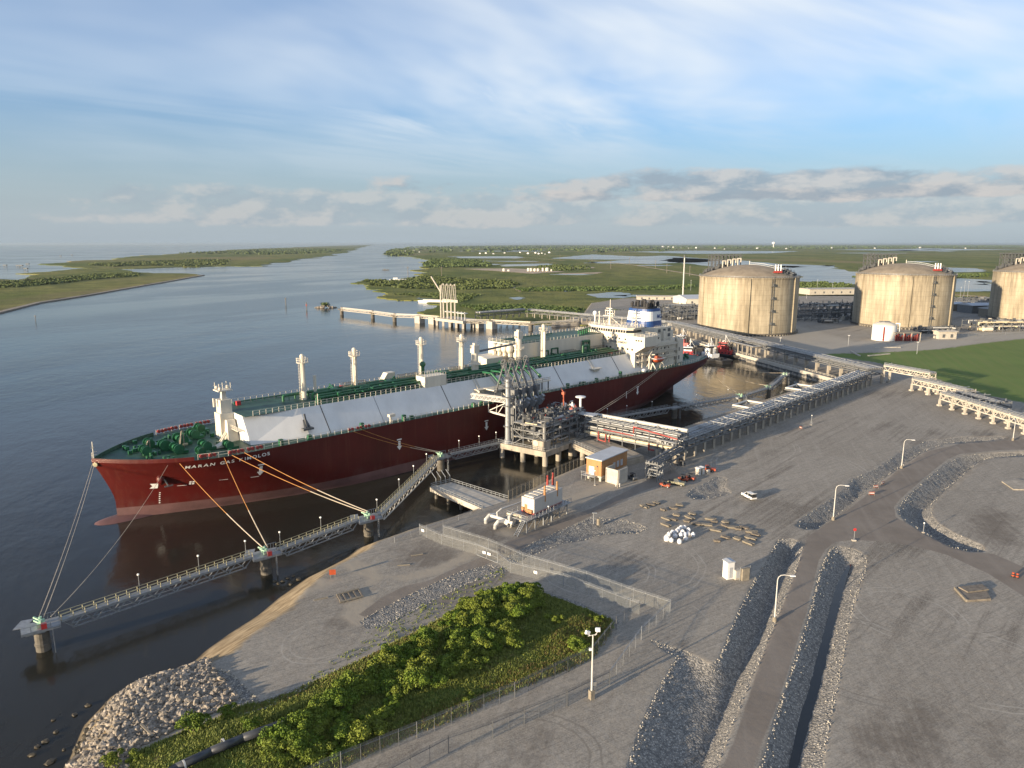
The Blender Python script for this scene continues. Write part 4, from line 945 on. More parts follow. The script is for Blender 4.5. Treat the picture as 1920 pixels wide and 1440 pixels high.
on_front('PROTECT THE ENVIRONMENT',1.5,9.3,30.,SX-.68,'steel_dk');on_front('NO SMOKING !!',1.5,3.4,25.6,SX-.08,'red_p')
me=textmesh('MG',2.6);a_,b_,h_=fun(40.5)
for v_ in me.vertices: v_.co=(238.5+v_.co.x+.35*v_.co.y,-(fun(39.6+v_.co.y)[2]+.12),39.6+v_.co.y)
me.materials.append(M['blue']);o=bpy.data.objects.new('funnel_emblem',me);col.objects.link(o);o.parent=fo
def V3(x,y,z): return Vector((x,y,z))
# ------------------------------------------------------------------ storage tanks
def tank_parts(root):
    Rr=39.5;hw=44.4
    mb=MB();mb.lathe([(Rr,1.9),(Rr,hw)],128);mb.lathe([(Rr,hw),(Rr+.45,hw),(Rr+.45,hw+.9),(Rr-1.2,hw+.9)],128);mb.build('tank_wall',M['tank'],root,fix=False)
    mb=MB();pr=[(Rr-1.1,hw+.85)]+[(math.sin(t)*84.,hw+.9+ (math.cos(t)-math.cos(.475))*84.) for t in np.linspace(.47,0.001,10)]
    mb.lathe(pr,96);d_=mb.build('dome_roof',M['dome'],root,smooth=True,fix=False)
    mb=MB();mb.lathe([(Rr+1.6,.9),(Rr+1.6,1.9),(Rr,1.9)],96);mb.lathe([(Rr-1,0),(Rr-1,1)],64);mb.build('base_slab',M['conc_dk'],root,fix=False)
    for k in range(90):
        a=2*math.pi*k/90;mb=MB();mb.box(((Rr+.7)*math.cos(a),(Rr+.7)*math.sin(a),.45),(1.5,.8,.9),a);mb.build('pier',M['concrete'],root)
    for a in (R(252),R(315),R(190),R(20),R(100)):
        mb=MB();mb.box(((Rr+.3)*math.cos(a),(Rr+.3)*math.sin(a),hw/2+1.2),(1.3,3.6,hw-1.4),a);mb.build('buttress',M['tank'],root)
    # stair tower with cable runs on the side
    a=R(279);c,s_=math.cos(a),math.sin(a);mb=MB()
    for k in (-.9,.9): mb.bar(((Rr+.5)*c-k*s_,(Rr+.5)*s_+k*c,1),((Rr+.5)*c-k*s_,(Rr+.5)*s_+k*c,hw+2),.22)
    for z in np.arange(2,hw,1.): mb.box(((Rr+.6)*c,(Rr+.6)*s_,z),(.5,1.9,.12),a)
    for z in (9,19,29,39): mb.box(((Rr+1.2)*c,(Rr+1.2)*s_,z),(2.2,3.2,.3),a);mb.box(((Rr+1.2)*c,(Rr+1.2)*s_,z+1),(1.9,.3,1.9),a)
    mb.build('caged_ladder',M['steel_dk'],root)
    # roof rail, roof walkway
    mb=MB()
    for k in range(96):
        b_=2*math.pi*k/96;mb.bar(((Rr+.2)*math.cos(b_),(Rr+.2)*math.sin(b_),hw+.8),((Rr+.2)*math.cos(b_),(Rr+.2)*math.sin(b_),hw+2.1),.16)
    for z in (hw+2.1,hw+1.5): mb.lathe([(Rr+.12,z-.06),(Rr+.28,z-.06),(Rr+.28,z+.06),(Rr+.12,z+.06),(Rr+.12,z-.06)],96)
    mb.build('roof_rail',M['galv'],root)
    def dz(r): 
        t=math.asin(min(1,r/84.));return hw+.9+(math.cos(t)-math.cos(.475))*84.
    mb=MB();prev=None
    for r in np.arange(0,37,1.5):
        p=V3(r*math.cos(R(-38)),r*math.sin(R(-38)),dz(r)+.25)
        if prev is not None:
            mb.bar(prev,p,2.,.2);
            for k in (-1,1):
                o_=V3(-math.sin(R(-38)),math.cos(R(-38)),0)*k;mb.bar(p+o_,p+o_+V3(0,0,1.3),.14);mb.bar(prev+o_+V3(0,0,1.3),p+o_+V3(0,0,1.3),.12)
        prev=p
    mb.build('roof_walkway',M['galv'],root)
    # pump platform: braced tower with flat top over the dome edge, left rear
    cx,cy=-17,18;z0,z1=hw+1,hw+17.5;mb=MB();nx_=8
    for i in range(nx_+1):
        for j in (-4,4):
            x=cx-11+i*3.1;r=math.hypot(x,cy+j);zb=dz(min(r,38));mb.bar((x,cy+j,zb),(x,cy+j,z1),.6)
            if i<nx_: 
                for z in (z1,z1-4.): mb.bar((x,cy+j,z),(x+3.1,cy+j,z),.6)
                mb.bar((x,cy+j,z1-4),(x+3.1,cy+j,z1),.2)
        x=cx-11+i*3.1;mb.box((x,cy,z1+.1),(3.0,8.4,.5));mb.bar((x,cy-4,z1+1.2),(x,cy-4,z1),.2)
    mb.bar((cx-11,cy-4,z1+1.2),(cx+14,cy-4,z1+1.2),.2)
    for i in range(3):
        for j in (-4,4):
            x=cx-11+i*3;
            for z in np.arange(hw+1,z1,3.): mb.bar((x,cy+j,z),(x+3,cy+j,z+3),.2);mb.bar((x,cy+j,z),(x+3,cy+j,z),.25)
    mb.build('pump_gantry',M['steel_dk'],root)
    for k in range(4):
        mb=MB();x=cx+k*4.2-2;zb=dz(math.hypot(x,cy-7))
        mb.path([(x,cy-7,zb),(x,cy-7,zb+5.6),(x+2.6,cy-7,zb+5.6),(x+2.6,cy-7,zb+2.6)],.55,8);mb.build('pump_riser',M['conc_lt'],root)
    mb=MB();rd=random.Random(3)
    for k in range(60):
        u=k/60;x=-33+u*20+rd.uniform(-1,1);y=14+rd.uniform(-3,6);zb=dz(min(38.5,math.hypot(x,y)))
        mb.box((x,y,zb+rd.uniform(.5,2.6)),(rd.uniform(.6,2),rd.uniform(.5,1.5),rd.uniform(.8,3)));mb.bar((x,y,zb),(x+rd.uniform(-1,3),y,zb+rd.uniform(2,6)),.22)
    mb.build('roof_pipework',M['steel_dk'],root)
    # relief valves with three tall white tails on a red skid
    rx,ry=14,-27;zb=dz(math.hypot(rx,ry));mb=MB();mb.box((rx,ry,zb+1.),(5.6,3.,1.2));mb.box((rx-1,ry-1,zb+.4),(6.5,4,.7));mb.build('relief_skid',M['red_p'],root)
    for k in (-2.1,0,2.1):
        mb=MB();mb.tube((rx+k,ry,zb+1.5),(rx+k,ry,zb+6.4),.5,n=8);mb.build('relief_vent',M['white2'],root)
    mb=MB()
    for k in range(46):
        a2=R(-62)+k*.017;r=rd.uniform(27,37);x,y=r*math.cos(a2),r*math.sin(a2);zb=dz(r);mb.box((x,y,zb+.8),(rd.uniform(.5,2.2),.8,rd.uniform(.8,2.4)));mb.bar((x,y,zb),(x+rd.uniform(-2,2),y+1,zb+rd.uniform(1.5,4.4)),.18)
    mb.build('instrument_rack',M['steel_dk'],root)
    mb=MB();mb.tube((0,0,dz(0)),(0,0,dz(0)+3),.25);mb.build('apex_post',M['white'],root)
T1c=V3(196.5,596,3.5)
tk=thing('storage_tank','round stained concrete gas tank nearest the moored ship, leftmost of three','tank',T1c,0,'domed concrete storage tanks');tank_parts(tk)
dup(tk,V3(350,640,3.5),R(-4),'round concrete gas tank behind the small white tank, middle of three')
dup(tk,V3(505,684,3.5),R(-4),'round concrete gas tank cut off by the right edge of the picture')

# ------------------------------------------------------------------ pipe racks
def rack(name,label,p0,p1,width,side,ztop,bay,pipes,colmat='concrete',levels=(0,-2.4),colw=.8,z0=3.5,truss=False,conc_to=None,cat='pipe rack',tray=True,seed=1):
    p0,p1=Vector((p0[0],p0[1],0)),Vector((p1[0],p1[1],0));d=p1-p0;L=d.length;d.normalize();nrm=Vector((-d.y,d.x,0))*side
    rd=random.Random(seed);root=thing(name,label,cat,(p0.x,p0.y,z0));o=Vector((p0.x,p0.y,z0));H_=ztop-z0
    P=lambda a,b_,z: d*a+nrm*b_+V3(0,0,z)
    n=max(1,round(L/bay));st=L/n;ct=H_+levels[-1]-.4 if conc_to is None else conc_to
    for i in range(n+1):
        for b_ in (0,width):
            if (n+1)*2>100 and b_: continue
            mb=MB();mb.bar(P(i*st,b_,0),P(i*st,b_,ct),colw)
            if truss or conc_to is not None: mb.box(P(i*st,b_,.35),(colw*2,colw*2,.7),math.atan2(d.y,d.x))
            mb.build('column',M[colmat],root)
    sm=M['timber_l' if False else ('conc_lt' if truss else 'steel')]
    mb=MB()
    for i in range(n+1):
        for lv in levels: mb.bar(P(i*st,-.3,H_+lv-.2),P(i*st,width+.3,H_+lv-.2),.4,.45)
        for b_ in (0,width): mb.bar(P(i*st,b_,ct-.1),P(i*st,b_,H_+.6),.35)
        if (n+1)*2>100: mb.bar(P(i*st,width,0),P(i*st,width,ct),colw)
    for b_ in (0,width):
        for lv in levels: mb.bar(P(0,b_,H_+lv-.1),P(L,b_,H_+lv-.1),.3,.5)
        if truss:
            m_=max(2,round(L/2.2));q=L/m_
            for k in range(m_): mb.bar(P(k*q,b_,H_+levels[-1]-.1 if k%2 else H_-.1),P((k+1)*q,b_,H_-.1 if k%2 else H_+levels[-1]-.1),.28)
    mb.build('frame',sm,root)
    for b_,r_,lv,mt in pipes:
        mb=MB();mb.tube(P(-.5,b_,H_+levels[lv]+r_+.05),P(L+.5,b_,H_+levels[lv]+r_+.05),r_,n=8)
        q=bay*.5
        for k in range(int(L/q)):
            mb.tube(P(k*q,b_,H_+levels[lv]+r_+.05),P(k*q+.18,b_,H_+levels[lv]+r_+.05),r_*1.1,n=8)
        mb.build('pipe',M[mt],root)
    if tray:
        mb=MB();b_=width*.28
        for k in range(int(L/.9)):
            mb.box(P(k*.9,b_+rd.uniform(-.15,.15),H_+.75),(.5,.9,.1),math.atan2(d.y,d.x))
        mb.bar(P(0,b_-.6,H_+.7),P(L,b_-.6,H_+.7),.1,.3);mb.bar(P(0,b_+.6,H_+.7),P(L,b_+.6,H_+.7),.1,.3);mb.build('cable_tray',M['galv'],root)
        mb=MB()
        for k in range(int(L/2.2)):
            x=k*2.2+rd.uniform(-.5,.5);y=rd.uniform(.5,width-.5);q=rd.random()
            if q<.5: mb.bar(P(x,y,H_),P(x,y,H_+rd.uniform(.8,1.8)),.2)
            elif q<.8: mb.box(P(x,y,H_+.6),(rd.uniform(.4,1.4),.5,rd.uniform(.4,1)),rd.random())
            else: mb.bar(P(x,0,H_+1.1),P(x,width,H_+1.1),.22)
        mb.bar(P(0,0,H_+1.7),P(L,0,H_+1.7),.12);mb.bar(P(0,0,H_+1.2),P(L,0,H_+1.2),.1)
        for k in range(int(L/3)): mb.bar(P(k*3,0,H_+.6),P(k*3,0,H_+1.7),.12)
        mb['x'] if False else None
        o_=mb.build('rack_fittings',M['galv'],root);o_['kind']='stuff'
    return root,P,H_
RP=[(.8,.34,0,'galv'),(2.6,.28,0,'galv'),(3.6,.42,0,'galv'),(4.6,.24,0,'pipe'),(5.5,.46,0,'pipe'),(6.5,.62,0,'pipe'),(1.4,.3,1,'galv'),(3.,.36,1,'steel'),(5.,.42,1,'pipe')]
rR,PR,HR=rack('pipe_rack','long raised pipe rack on concrete columns between the basin and the grey yard',(53.8,225.7),(184.1,358.1),7.,1,9.6,6.3,RP,seed=2,levels=(0,-2.1))
RL=[(.6,.3,0,'pipe'),(1.8,.4,0,'pipe'),(3.,.34,0,'pipe'),(4.4,.5,0,'pipe'),(6.,.38,0,'pipe'),(7.2,.3,0,'galv'),(8.6,.44,0,'pipe'),(2.,.36,1,'pipe'),(5.,.4,1,'galv')]
rL_,PL,HL=rack('pipe_rack','long pipe rack behind the tug quay running towards the leftmost concrete tank',(184.,362),(128,588),9.,-1,11.2,10.,RL,seed=3,levels=(0,-2.6),colw=1.)
rM_,_,_=rack('pipe_rack','pipe rack on the far shore leading from the quay to the second jetty',(128,592),(15,705),8.,-1,10.5,10.,RL[:6],seed=4,levels=(0,-2.6),colw=.9)
rN_,_,_=rack('pipe_rack','pipe rack at the root of the second jetty with pale long pipes',(13,706),(-30,672),8.,-1,10.5,8.,[(.8,.7,0,'pipe_w'),(3,.6,0,'pipe_w'),(5.,.5,0,'pipe_w'),(6.6,.6,0,'pipe')],seed=5,levels=(0,-2.6),colw=.9)
# expansion loops standing out over the basin
for a in (67,117):
    mb=MB();z=HR+.6;mb.path([PR(a,6.5,z),PR(a,14.5,z+.0),PR(a+12,14.5,z),PR(a+12,6.5,z)],.42,8);mb.build('expansion_loop',M['pipe_w'],rR)
mb=MB()
for a in (67,72,79,117,124,129): mb.bar(PR(a,7,HR-.2),PR(a,15,HR-.2),.3,.4)
mb.bar(PR(67,15,HR-.2),PR(79,15,HR-.2),.3);mb.bar(PR(117,15,HR-.2),PR(129,15,HR-.2),.3);mb.build('loop_support',M['steel'],rR)
mb=MB();z=HL+.5;mb.path([PL(95,.6,z-1.5),PL(95,-7,z-1.5),PL(122,-7,z-1.5),PL(122,.6,z-1.5)],.5,8);mb.path([PL(104,1,z),PL(106,-4,z+.5),PL(118,-4,z+.5),PL(120,1,z)],.35,8);mb.build('expansion_loop',M['pipe'],rL_)
mb=MB()
for a in np.arange(96,123,5.2): mb.bar(PL(a,-7,0),PL(a,-7,HL-1.8),.6);mb.bar(PL(a,-7.5,HL-1.8),PL(a,0,HL-1.8),.4)
mb.build('loop_support',M['concrete'],rL_)
EP=[(.6,.3,0,'galv'),(1.6,.4,0,'pipe'),(2.8,.3,0,'galv'),(4.,.36,0,'pipe')]
rack('pipe_bridge','high trussed pipe bridge crossing the road beside the green lawn',(193.6,364.5),(203.5,341.0),4.6,1,12.8,24,EP,'conc_lt',(0,-2.3),.9,truss=True,conc_to=6.6,seed=6,cat='pipe bridge')
rack('pipe_bridge','second trussed pipe rack standing along the lawn edge',(197.8,344.9),(206,316),5.6,1,9.4,10,EP,'conc_lt',(0,-2.3),.8,truss=True,conc_to=3.4,seed=7,cat='pipe bridge')
rack('pipe_bridge','nearest trussed pipe rack at the right edge, pale columns on footings',(192,311.6),(196.5,255),6,1,9.2,7.6,EP,'conc_lt',(0,-2.4),.75,truss=True,conc_to=3.2,seed=8,cat='pipe bridge')
rack('trestle_rack','flat pipe rack joining the two trussed racks over the gravel',(203,318),(206,296),8,1,8.3,7.4,EP,'conc_lt',(0,-2.),.7,seed=9)

# ------------------------------------------------------------------ jetty head
A_=V3(-5.1,244.3,0);e1=V3(16.5,-11.8,0).normalized();e2=V3(9.5,11.8,0).normalized();JZ=5.5
def J(u,v,z): return A_+e1*u+e2*v+V3(0,0,z)
jr=math.atan2(e1.y,e1.x)
jp=thing('jetty_platform','concrete jetty platform on round piles beside the red hull','jetty',J(0,0,0))
def JL(u,v,z): return J(u,v,z)-J(0,0,0)
mb=MB();mb.prism([JL(0,0,0).to_2d(),JL(20.3,0,0).to_2d(),JL(20.3,29,0).to_2d(),JL(0,29,0).to_2d()],JZ-.5,JZ);
mb.bar(JL(0,.4,JZ-1.2),JL(20.3,.4,JZ-1.2),.8,1.4);mb.bar(JL(19.9,0.8,JZ-1.2),JL(19.9,14,JZ-1.2),.8,1.3);mb.bar(JL(.4,.8,JZ-1.2),JL(.4,28,JZ-1.2),.8,1.4)
mb.build('deck_slab',M['concrete'],jp)
for u,v in ((1,1.3),(10,1.3),(19,1.6),(19,9.5),(19,17.5),(10,9.5),(1,9.5),(1,18),(10,18),(1,27),(10,27),(19,27)):
    mb=MB();mb.tube(JL(u,v,-2),JL(u,v,JZ-.6),.95,n=14);mb.box(JL(u,v,JZ-1.1),(2.6,2.6,1.1),jr);mb.build('pile',M['concrete'],jp)
def lrail(root,f,pts,h=1.1,st=2.,mt='galv',w=.09,nm='handrail',pw=None):
    mb=MB()
    for a,b_ in zip(pts,pts[1:]):
        a,b_=f(*a),f(*b_);d=b_-a;n=max(1,int(d.length/st))
        for k in range(n+1): mb.bar(a+d*k/n,a+d*k/n+V3(0,0,h),pw or w*1.3)
        for q in (.5,1): mb.bar(a+V3(0,0,h*q),b_+V3(0,0,h*q),w)
    return mb.build(nm,M[mt],root)
lrail(jp,JL,[(0,13,JZ),(0,0,JZ),(20.2,0,JZ),(20.2,10,JZ)],1.3,1.9)
# approach trestle
ap=thing('jetty_trestle','concrete approach trestle running from the jetty platform to the shore','jetty',V3(20.9,244.3,0));oa=V3(20.9,244.3,0)
pts=[(21.2,243.9),(33.4,221.),(44,229),(31.,255.)]
mb=MB();mb.prism([(x-oa.x,y-oa.y) for x,y in pts],JZ-.5,JZ+.01)
for a,b_ in ((pts[0],pts[1]),(pts[3],pts[2])): mb.bar(V3(*a,JZ-1.1)-oa,V3(*b_,JZ-1.1)-oa,.6,1.25)
mb.build('deck_slab',M['concrete'],ap)
mb=MB();mb.prism([(31.2-oa.x,225.-oa.y),(33.6-oa.x,220.6-oa.y),(44.2-oa.x,228.6-oa.y),(41.5-oa.x,233-oa.y)],-.5,JZ-.52);mb.build('abutment',M['concrete'],ap)
for x,y in ((22.6,246),(25,242),(29,235),(32,249),(36,243),(39,236)):
    mb=MB();mb.tube((x-oa.x,y-oa.y,-2),(x-oa.x,y-oa.y,JZ-.6),.9,n=12);mb.box((x-oa.x,y-oa.y,JZ-1.2),(2.4,2.4,1),.9);mb.build('pile',M['concrete'],ap)
lrail(ap,lambda x,y,z:V3(x,y,z)-oa,[(21.4,243.9,JZ),(33.4,221.2,JZ)],1.3,1.9)
# process module on the platform
pm=thing('process_module','dense steel pipe module on the jetty platform below the loading arms','pipe module',J(4,1.5,JZ));op=J(4,1.5,JZ)
def ML(u,v,z): return J(u,v,z)-op
rd=random.Random(11)
mb=MB();Zs=[JZ+3.,JZ+5.6,JZ+8.,JZ+9.6]
US=[5,9.5,14,18.5];VS=[2,7,12,17,22,27]
for u in US:
    for v in VS: mb.bar(ML(u,v,JZ),ML(u,v,Zs[-1] if v>6 or u>8 else Zs[-2]),.36)
for z in Zs[:3]+([Zs[3]]):
    for u in US: mb.bar(ML(u,VS[0] if z<Zs[3] else 7,z),ML(u,27,z),.28,.34)
    for v in VS: 
        if z<Zs[3] or v>6: mb.bar(ML(5,v,z),ML(18.5,v,z),.28,.34)
for v0,v1 in ((2,7),(12,17),(22,27)): mb.bar(ML(18.5,v0,JZ),ML(18.5,v1,Zs[0]),.22);mb.bar(ML(18.5,v1,Zs[0]),ML(18.5,v0,Zs[1]),.22);mb.bar(ML(18.5,v0,Zs[1]),ML(18.5,v1,Zs[2]),.22)
for u0,u1 in ((5,9.5),(14,18.5)): mb.bar(ML(u0,2,JZ),ML(u1,2,Zs[0]),.22);mb.bar(ML(u1,2,Zs[0]),ML(u0,2,Zs[1]),.22)
mb.build('steel_frame',M['steel'],pm)
def mess(name,mt,n,rmin,rmax,u0,u1,v0,v1,z0,z1):
    for _ in range(n):
        mb=MB();p=Vector((rd.uniform(u0,u1),rd.uniform(v0,v1),rd.uniform(z0,z1)));pts=[ML(*p)]
        for k in range(rd.randint(2,4)):
            ax=rd.choice((0,1,2));q=p.copy();q[ax]+=rd.uniform(-6,6) if ax<2 else rd.uniform(-3,3)
            q[0]=min(max(q[0],u0),u1);q[1]=min(max(q[1],v0),v1);q[2]=min(max(q[2],z0),z1);p=q;pts.append(ML(*p))
        mb.path(pts,rd.uniform(rmin,rmax),7);mb.build(name,M[mt],pm)
mess('process_pipe','pipe',30,.16,.36,5,18.5,2,27,JZ+1,JZ+10);mess('process_pipe','steel',34,.14,.3,5,18.5,2,27,JZ+1,JZ+10.4);mess('process_pipe','galv',26,.12,.26,5,18.5,2,27,JZ+5,JZ+10.8)
mess('firewater_pipe','red_p',9,.14,.24,5,18.5,2,27,JZ+4,JZ+10.2);mess('hydraulic_pipe','pipe_y',7,.14,.24,5,18.5,2,18,JZ+1,JZ+10)
mb=MB()
for k in range(330):
    u,v,z=rd.uniform(5,18.5),rd.uniform(2,27),rd.choice(Zs)+rd.uniform(0,.6);s=rd.uniform(.3,1.1);mb.box(ML(u,v,z+s/2),(s,s*rd.uniform(.6,1.4),s*rd.uniform(.6,1.8)),rd.random()*3)
    if k%3==0: mb.bar(ML(u,v,z),ML(u,v,z+rd.uniform(1,2.6)),.14)
    if k%3==1: mb.tube(ML(u,v,z+s),ML(u+.08,v,z+s),rd.uniform(.3,.55),n=10)
o_=mb.build('valve_cluster',M['steel_dk'],pm);o_['kind']='stuff'
mb=MB()
for z in Zs[:3]: mb.box(ML(11.7,14.5,z+.14),(13.5,24.6,.06),jr)
mb.build('grating_floor',M['grate'],pm)
for u,v,z,mt,s in ((8,24,Zs[3],'orange',.8),(12,20,Zs[3],'steel',1.),(15,26,Zs[3],'red_p',1.),(10,26,Zs[3],'white2',1.5),(13,27,Zs[3],'white2',1.4),(9,17,Zs[3],'orange',1.),(16,22,Zs[3]-.2,'red_p',1.3),(7.5,10,Zs[1],'red_p',1.2)):
    mb=MB();mb.box(ML(u,v,z+s*.6),(s*1.3,s,s),jr,top=.8);mb.tube(ML(u,v,z+s),ML(u,v,z+s*1.6),.25);mb.build('equipment_box',M[mt],pm)
mb=MB();mb.tube(ML(10.5,25,Zs[3]),ML(10.5,25,Zs[3]+5.5),.3);mb.box(ML(10.5,25,Zs[3]+5.6),(1.1,1.1,1),jr);mb.bar(ML(10.5,25,Zs[3]+6),ML(9.2,25,Zs[3]+7.4),.25);mb.build('fire_monitor',M['orange'],pm)
mb=MB();mb.tube(ML(16.5,27,JZ),ML(16.5,27,Zs[3]+4.5),.4);mb.lathe([(0.01,0),(1.9,.1),(1.9,.4),(.01,.7)],14,ML(16.5,27,Zs[3]+4.4));mb.build('canopy_mast',M['white2'],pm)
mb=MB();mb.span((-.1,-.1,0),(.1,.1,.1)) if False else None
a=ML(16,.3,JZ)
for p,q,w_ in ((ML(14.2,1.1,JZ+1.6),ML(18.6,1.1,JZ+1.6),0),): mb.bar(p,q,.4,3.2)
mb.bar(ML(18.6,1.1,JZ+1.6),ML(18.6,5.,JZ+1.6),.4,3.2);mb.build('sump_wall',M['concrete'],pm)
mb=MB();mb.tube(ML(15.6,.8,JZ+2.2),ML(15.6,3.8,JZ+2.2),1.1,n=16);mb.build('hose_drum',M['pipe_y'],pm)
mb=MB();mb.path([ML(17.6,3,JZ+2.6),ML(17.6,3,JZ+8.2),ML(17.6,6,JZ+9.),ML(17.6,14,JZ+9.6)],.62,10);mb.build('main_riser',M['pipe'],pm)
# raised light roof over the pipe corner
mb=MB();mb.box(ML(20,25.5,JZ+8.6),(8,4.4,.2),jr);mb.build('flat_canopy',M['roofw'],pm)
mb=MB()
for u,v in ((16.5,23.6),(23.5,23.6),(16.5,27.4),(23.5,27.4)): mb.cut().bar(ML(u,v,JZ),ML(u,v,JZ+8.5),.3)
mb.each('canopy_post',M['steel'],pm)
# gangway tower
gb=J(2.9,2.1,JZ);gt=thing('gangway_tower','tall grey cylindrical tower carrying a lattice gangway over to the ship','gangway tower',gb)
mb=MB();mb.tube((0,0,0),(0,0,23),1.05,.9,n=18);mb.tube((0,0,0),(0,0,1.4),1.9,1.2,n=18)
mb.build('mast_tube',M['galv'],gt,smooth=False)
mb=MB()
for z,r_ in ((6,1.7),(13.4,1.9),(16.6,2.2),(20,1.8),(22.,1.6)): mb.lathe([(1.,z),(r_,z),(r_,z+.25),(1.,z+.25)],14)
mb.bar((0,0,23),(0,0,25.2),.5);mb.bar((-1.4,0,22.2),(0,0,25.),.22);mb.bar((1.4,0,22.2),(0,0,25.),.22);mb.box((0,0,23.6),(2.6,1,.5),.3);mb.build('ring_platform',M['steel'],gt)
gend=at(884,746,20.8)-gb;gst=V3(-.6,.6,14.6)
mb=MB();d_=(gend-gst);n=16;pr_=V3(-d_.y,d_.x,0).normalized()*.75
for s_ in (-1,1):
    for zz_ in (0,1.6): mb.bar(gst+pr_*s_+V3(0,0,zz_),gend+pr_*s_+V3(0,0,zz_),.24)
    for k in range(n): mb.bar(gst+d_*k/n+pr_*s_+V3(0,0,0 if k%2 else 1.6),gst+d_*(k+1)/n+pr_*s_+V3(0,0,1.6 if k%2 else 0),.16);mb.bar(gst+d_*k/n+pr_*s_,gst+d_*k/n+pr_*s_+V3(0,0,1.6),.12)
mb.bar(gst+V3(0,0,-.05),gend+V3(0,0,-.05),1.4,.1);mb.build('gangway',M['pipe_w'],gt)
g2=at(916,770,15.5)-gb
mb=MB();mb.bar(V3(0,0,9.5),g2+V3(0,0,-.4),.35);mb.bar(V3(0,0,9.5)+V3(.8,.3,0),g2,.35);mb.bar(V3(0,0,14.8),g2,.3);mb.bar(g2,g2+V3(0,0,2.6),.22);mb.bar((g2+V3(0,0,9.5))/2+V3(0,0,.0),V3(-.4,0,15.5),.25);mb.bar(g2*.6+V3(0,0,4),g2*.55+V3(0,0,7.5),.22);mb.build('support_strut',M['pipe_w'],gt)
mb=MB();u1=e2*1. ; zs=[0,5,10,15.5]
for k,(z0,z1) in enumerate(zip(zs,zs[1:])):
    x0,x1=(1.4,4.8) if k%2 else (4.8,1.4)
    for o_ in (-.5,.5):
        mb.bar(e2*x0+e1*(1.6+o_)+V3(0,0,z0),e2*x1+e1*(1.6+o_)+V3(0,0,z1),.2,.3);mb.bar(e2*x0+e1*(1.6+o_)+V3(0,0,z0+1.1),e2*x1+e1*(1.6+o_)+V3(0,0,z1+1.1),.12)
    for q in range(8): mb.bar(e2*lerp(x0,x1,q/8)+e1*1.1+V3(0,0,lerp(z0,z1,q/8)),e2*lerp(x0,x1,q/8)+e1*2.1+V3(0,0,lerp(z0,z1,q/8)),.25,.08)
for x in (1.2,5.): 
    for o_ in (-.7,.7): mb.bar(e2*x+e1*(1.6+o_),e2*x+e1*(1.6+o_)+V3(0,0,17),.22)
mb.build('stair_tower',M['galv'],gt)
# loading arms
la=None
for k in range(4):
    b_=V3(.6+k*2.75,249.2+k*3.25,JZ)
    if la is None:
        la=thing('loading_arm','grey cargo loading arm nearest the gangway tower','loading arm',b_,0,'loading arms raised over the ship manifold')
        mb=MB();mb.box((0,0,8.),(1.5,2.3,16),jr,top=.8);mb.build('riser_post',M['steel'],la)
        dv=V3(-.68,.73,0);ap_=dv*5.2+V3(0,0,27.);pv=V3(0,0,16.6);cw=pv-(ap_-pv).normalized()*5.+V3(0,0,.6)
        mb=MB();
        for s_ in (-.55,.55): mb.bar(pv+e2*s_,ap_+e2*s_*.7,.26)
        mb.tube(pv,ap_,.3,n=8);
        for q in range(8): mb.bar(pv+(ap_-pv)*q/8-e2*.55,pv+(ap_-pv)*(q+1)/8+e2*.5,.12)
        mb.bar(pv,cw,.6);mb.build('inboard_arm',M['steel'],la)
        mb=MB();mb.box(cw,(2.2,1.5,2.6),jr,ry=.6);mb.box(cw+V3(.9,-.6,1.6),(1.3,1.2,1.3),jr,ry=.5);mb.build('counterweight',M['galv'],la)
        mb=MB();c_=ap_
        for q in range(14):
            t0,t1=2*math.pi*q/14,2*math.pi*(q+1)/14;mb.bar(c_+dv*1.5*math.cos(t0)+V3(0,0,1.5*math.sin(t0)),c_+dv*1.5*math.cos(t1)+V3(0,0,1.5*math.sin(t1)),.2)
        for q in range(3): mb.bar(c_+dv*1.5*math.cos(q*1.05)+V3(0,0,1.5*math.sin(q*1.05)),c_-dv*1.5*math.cos(q*1.05)-V3(0,0,1.5*math.sin(q*1.05)),.12)
        mb.build('sheave_wheel',M['steel'],la)
        en=dv*9.+V3(0,0,17.4)
        mb=MB();mb.tube(ap_,en,.3,n=8);mb.bar(ap_+e2*.4+V3(0,0,1),en+e2*.4+V3(0,0,1),.14);mb.tube(en,en+V3(0,0,-1.6)+dv*.6,.5,n=8);mb.bar(ap_+V3(0,0,1.5),pv+dv*(-1)+V3(0,0,1.5),.1);mb.build('outboard_arm',M['steel'],la)
        mb=MB();mb.box(pv+V3(0,0,.6),(2.2,2.2,2.2),jr);mb.tube(pv-e2*1.4,pv+e2*1.4,.7,n=10);mb.box(pv+V3(0,0,-3),(2.4,2.8,.2),jr);mb.build('slewing_head',M['steel'],la)
    else: dup(la,b_,0,['','grey cargo loading arm, second from the gangway tower','grey cargo loading arm, third from the gangway tower','grey cargo loading arm farthest from the gangway tower'][k])
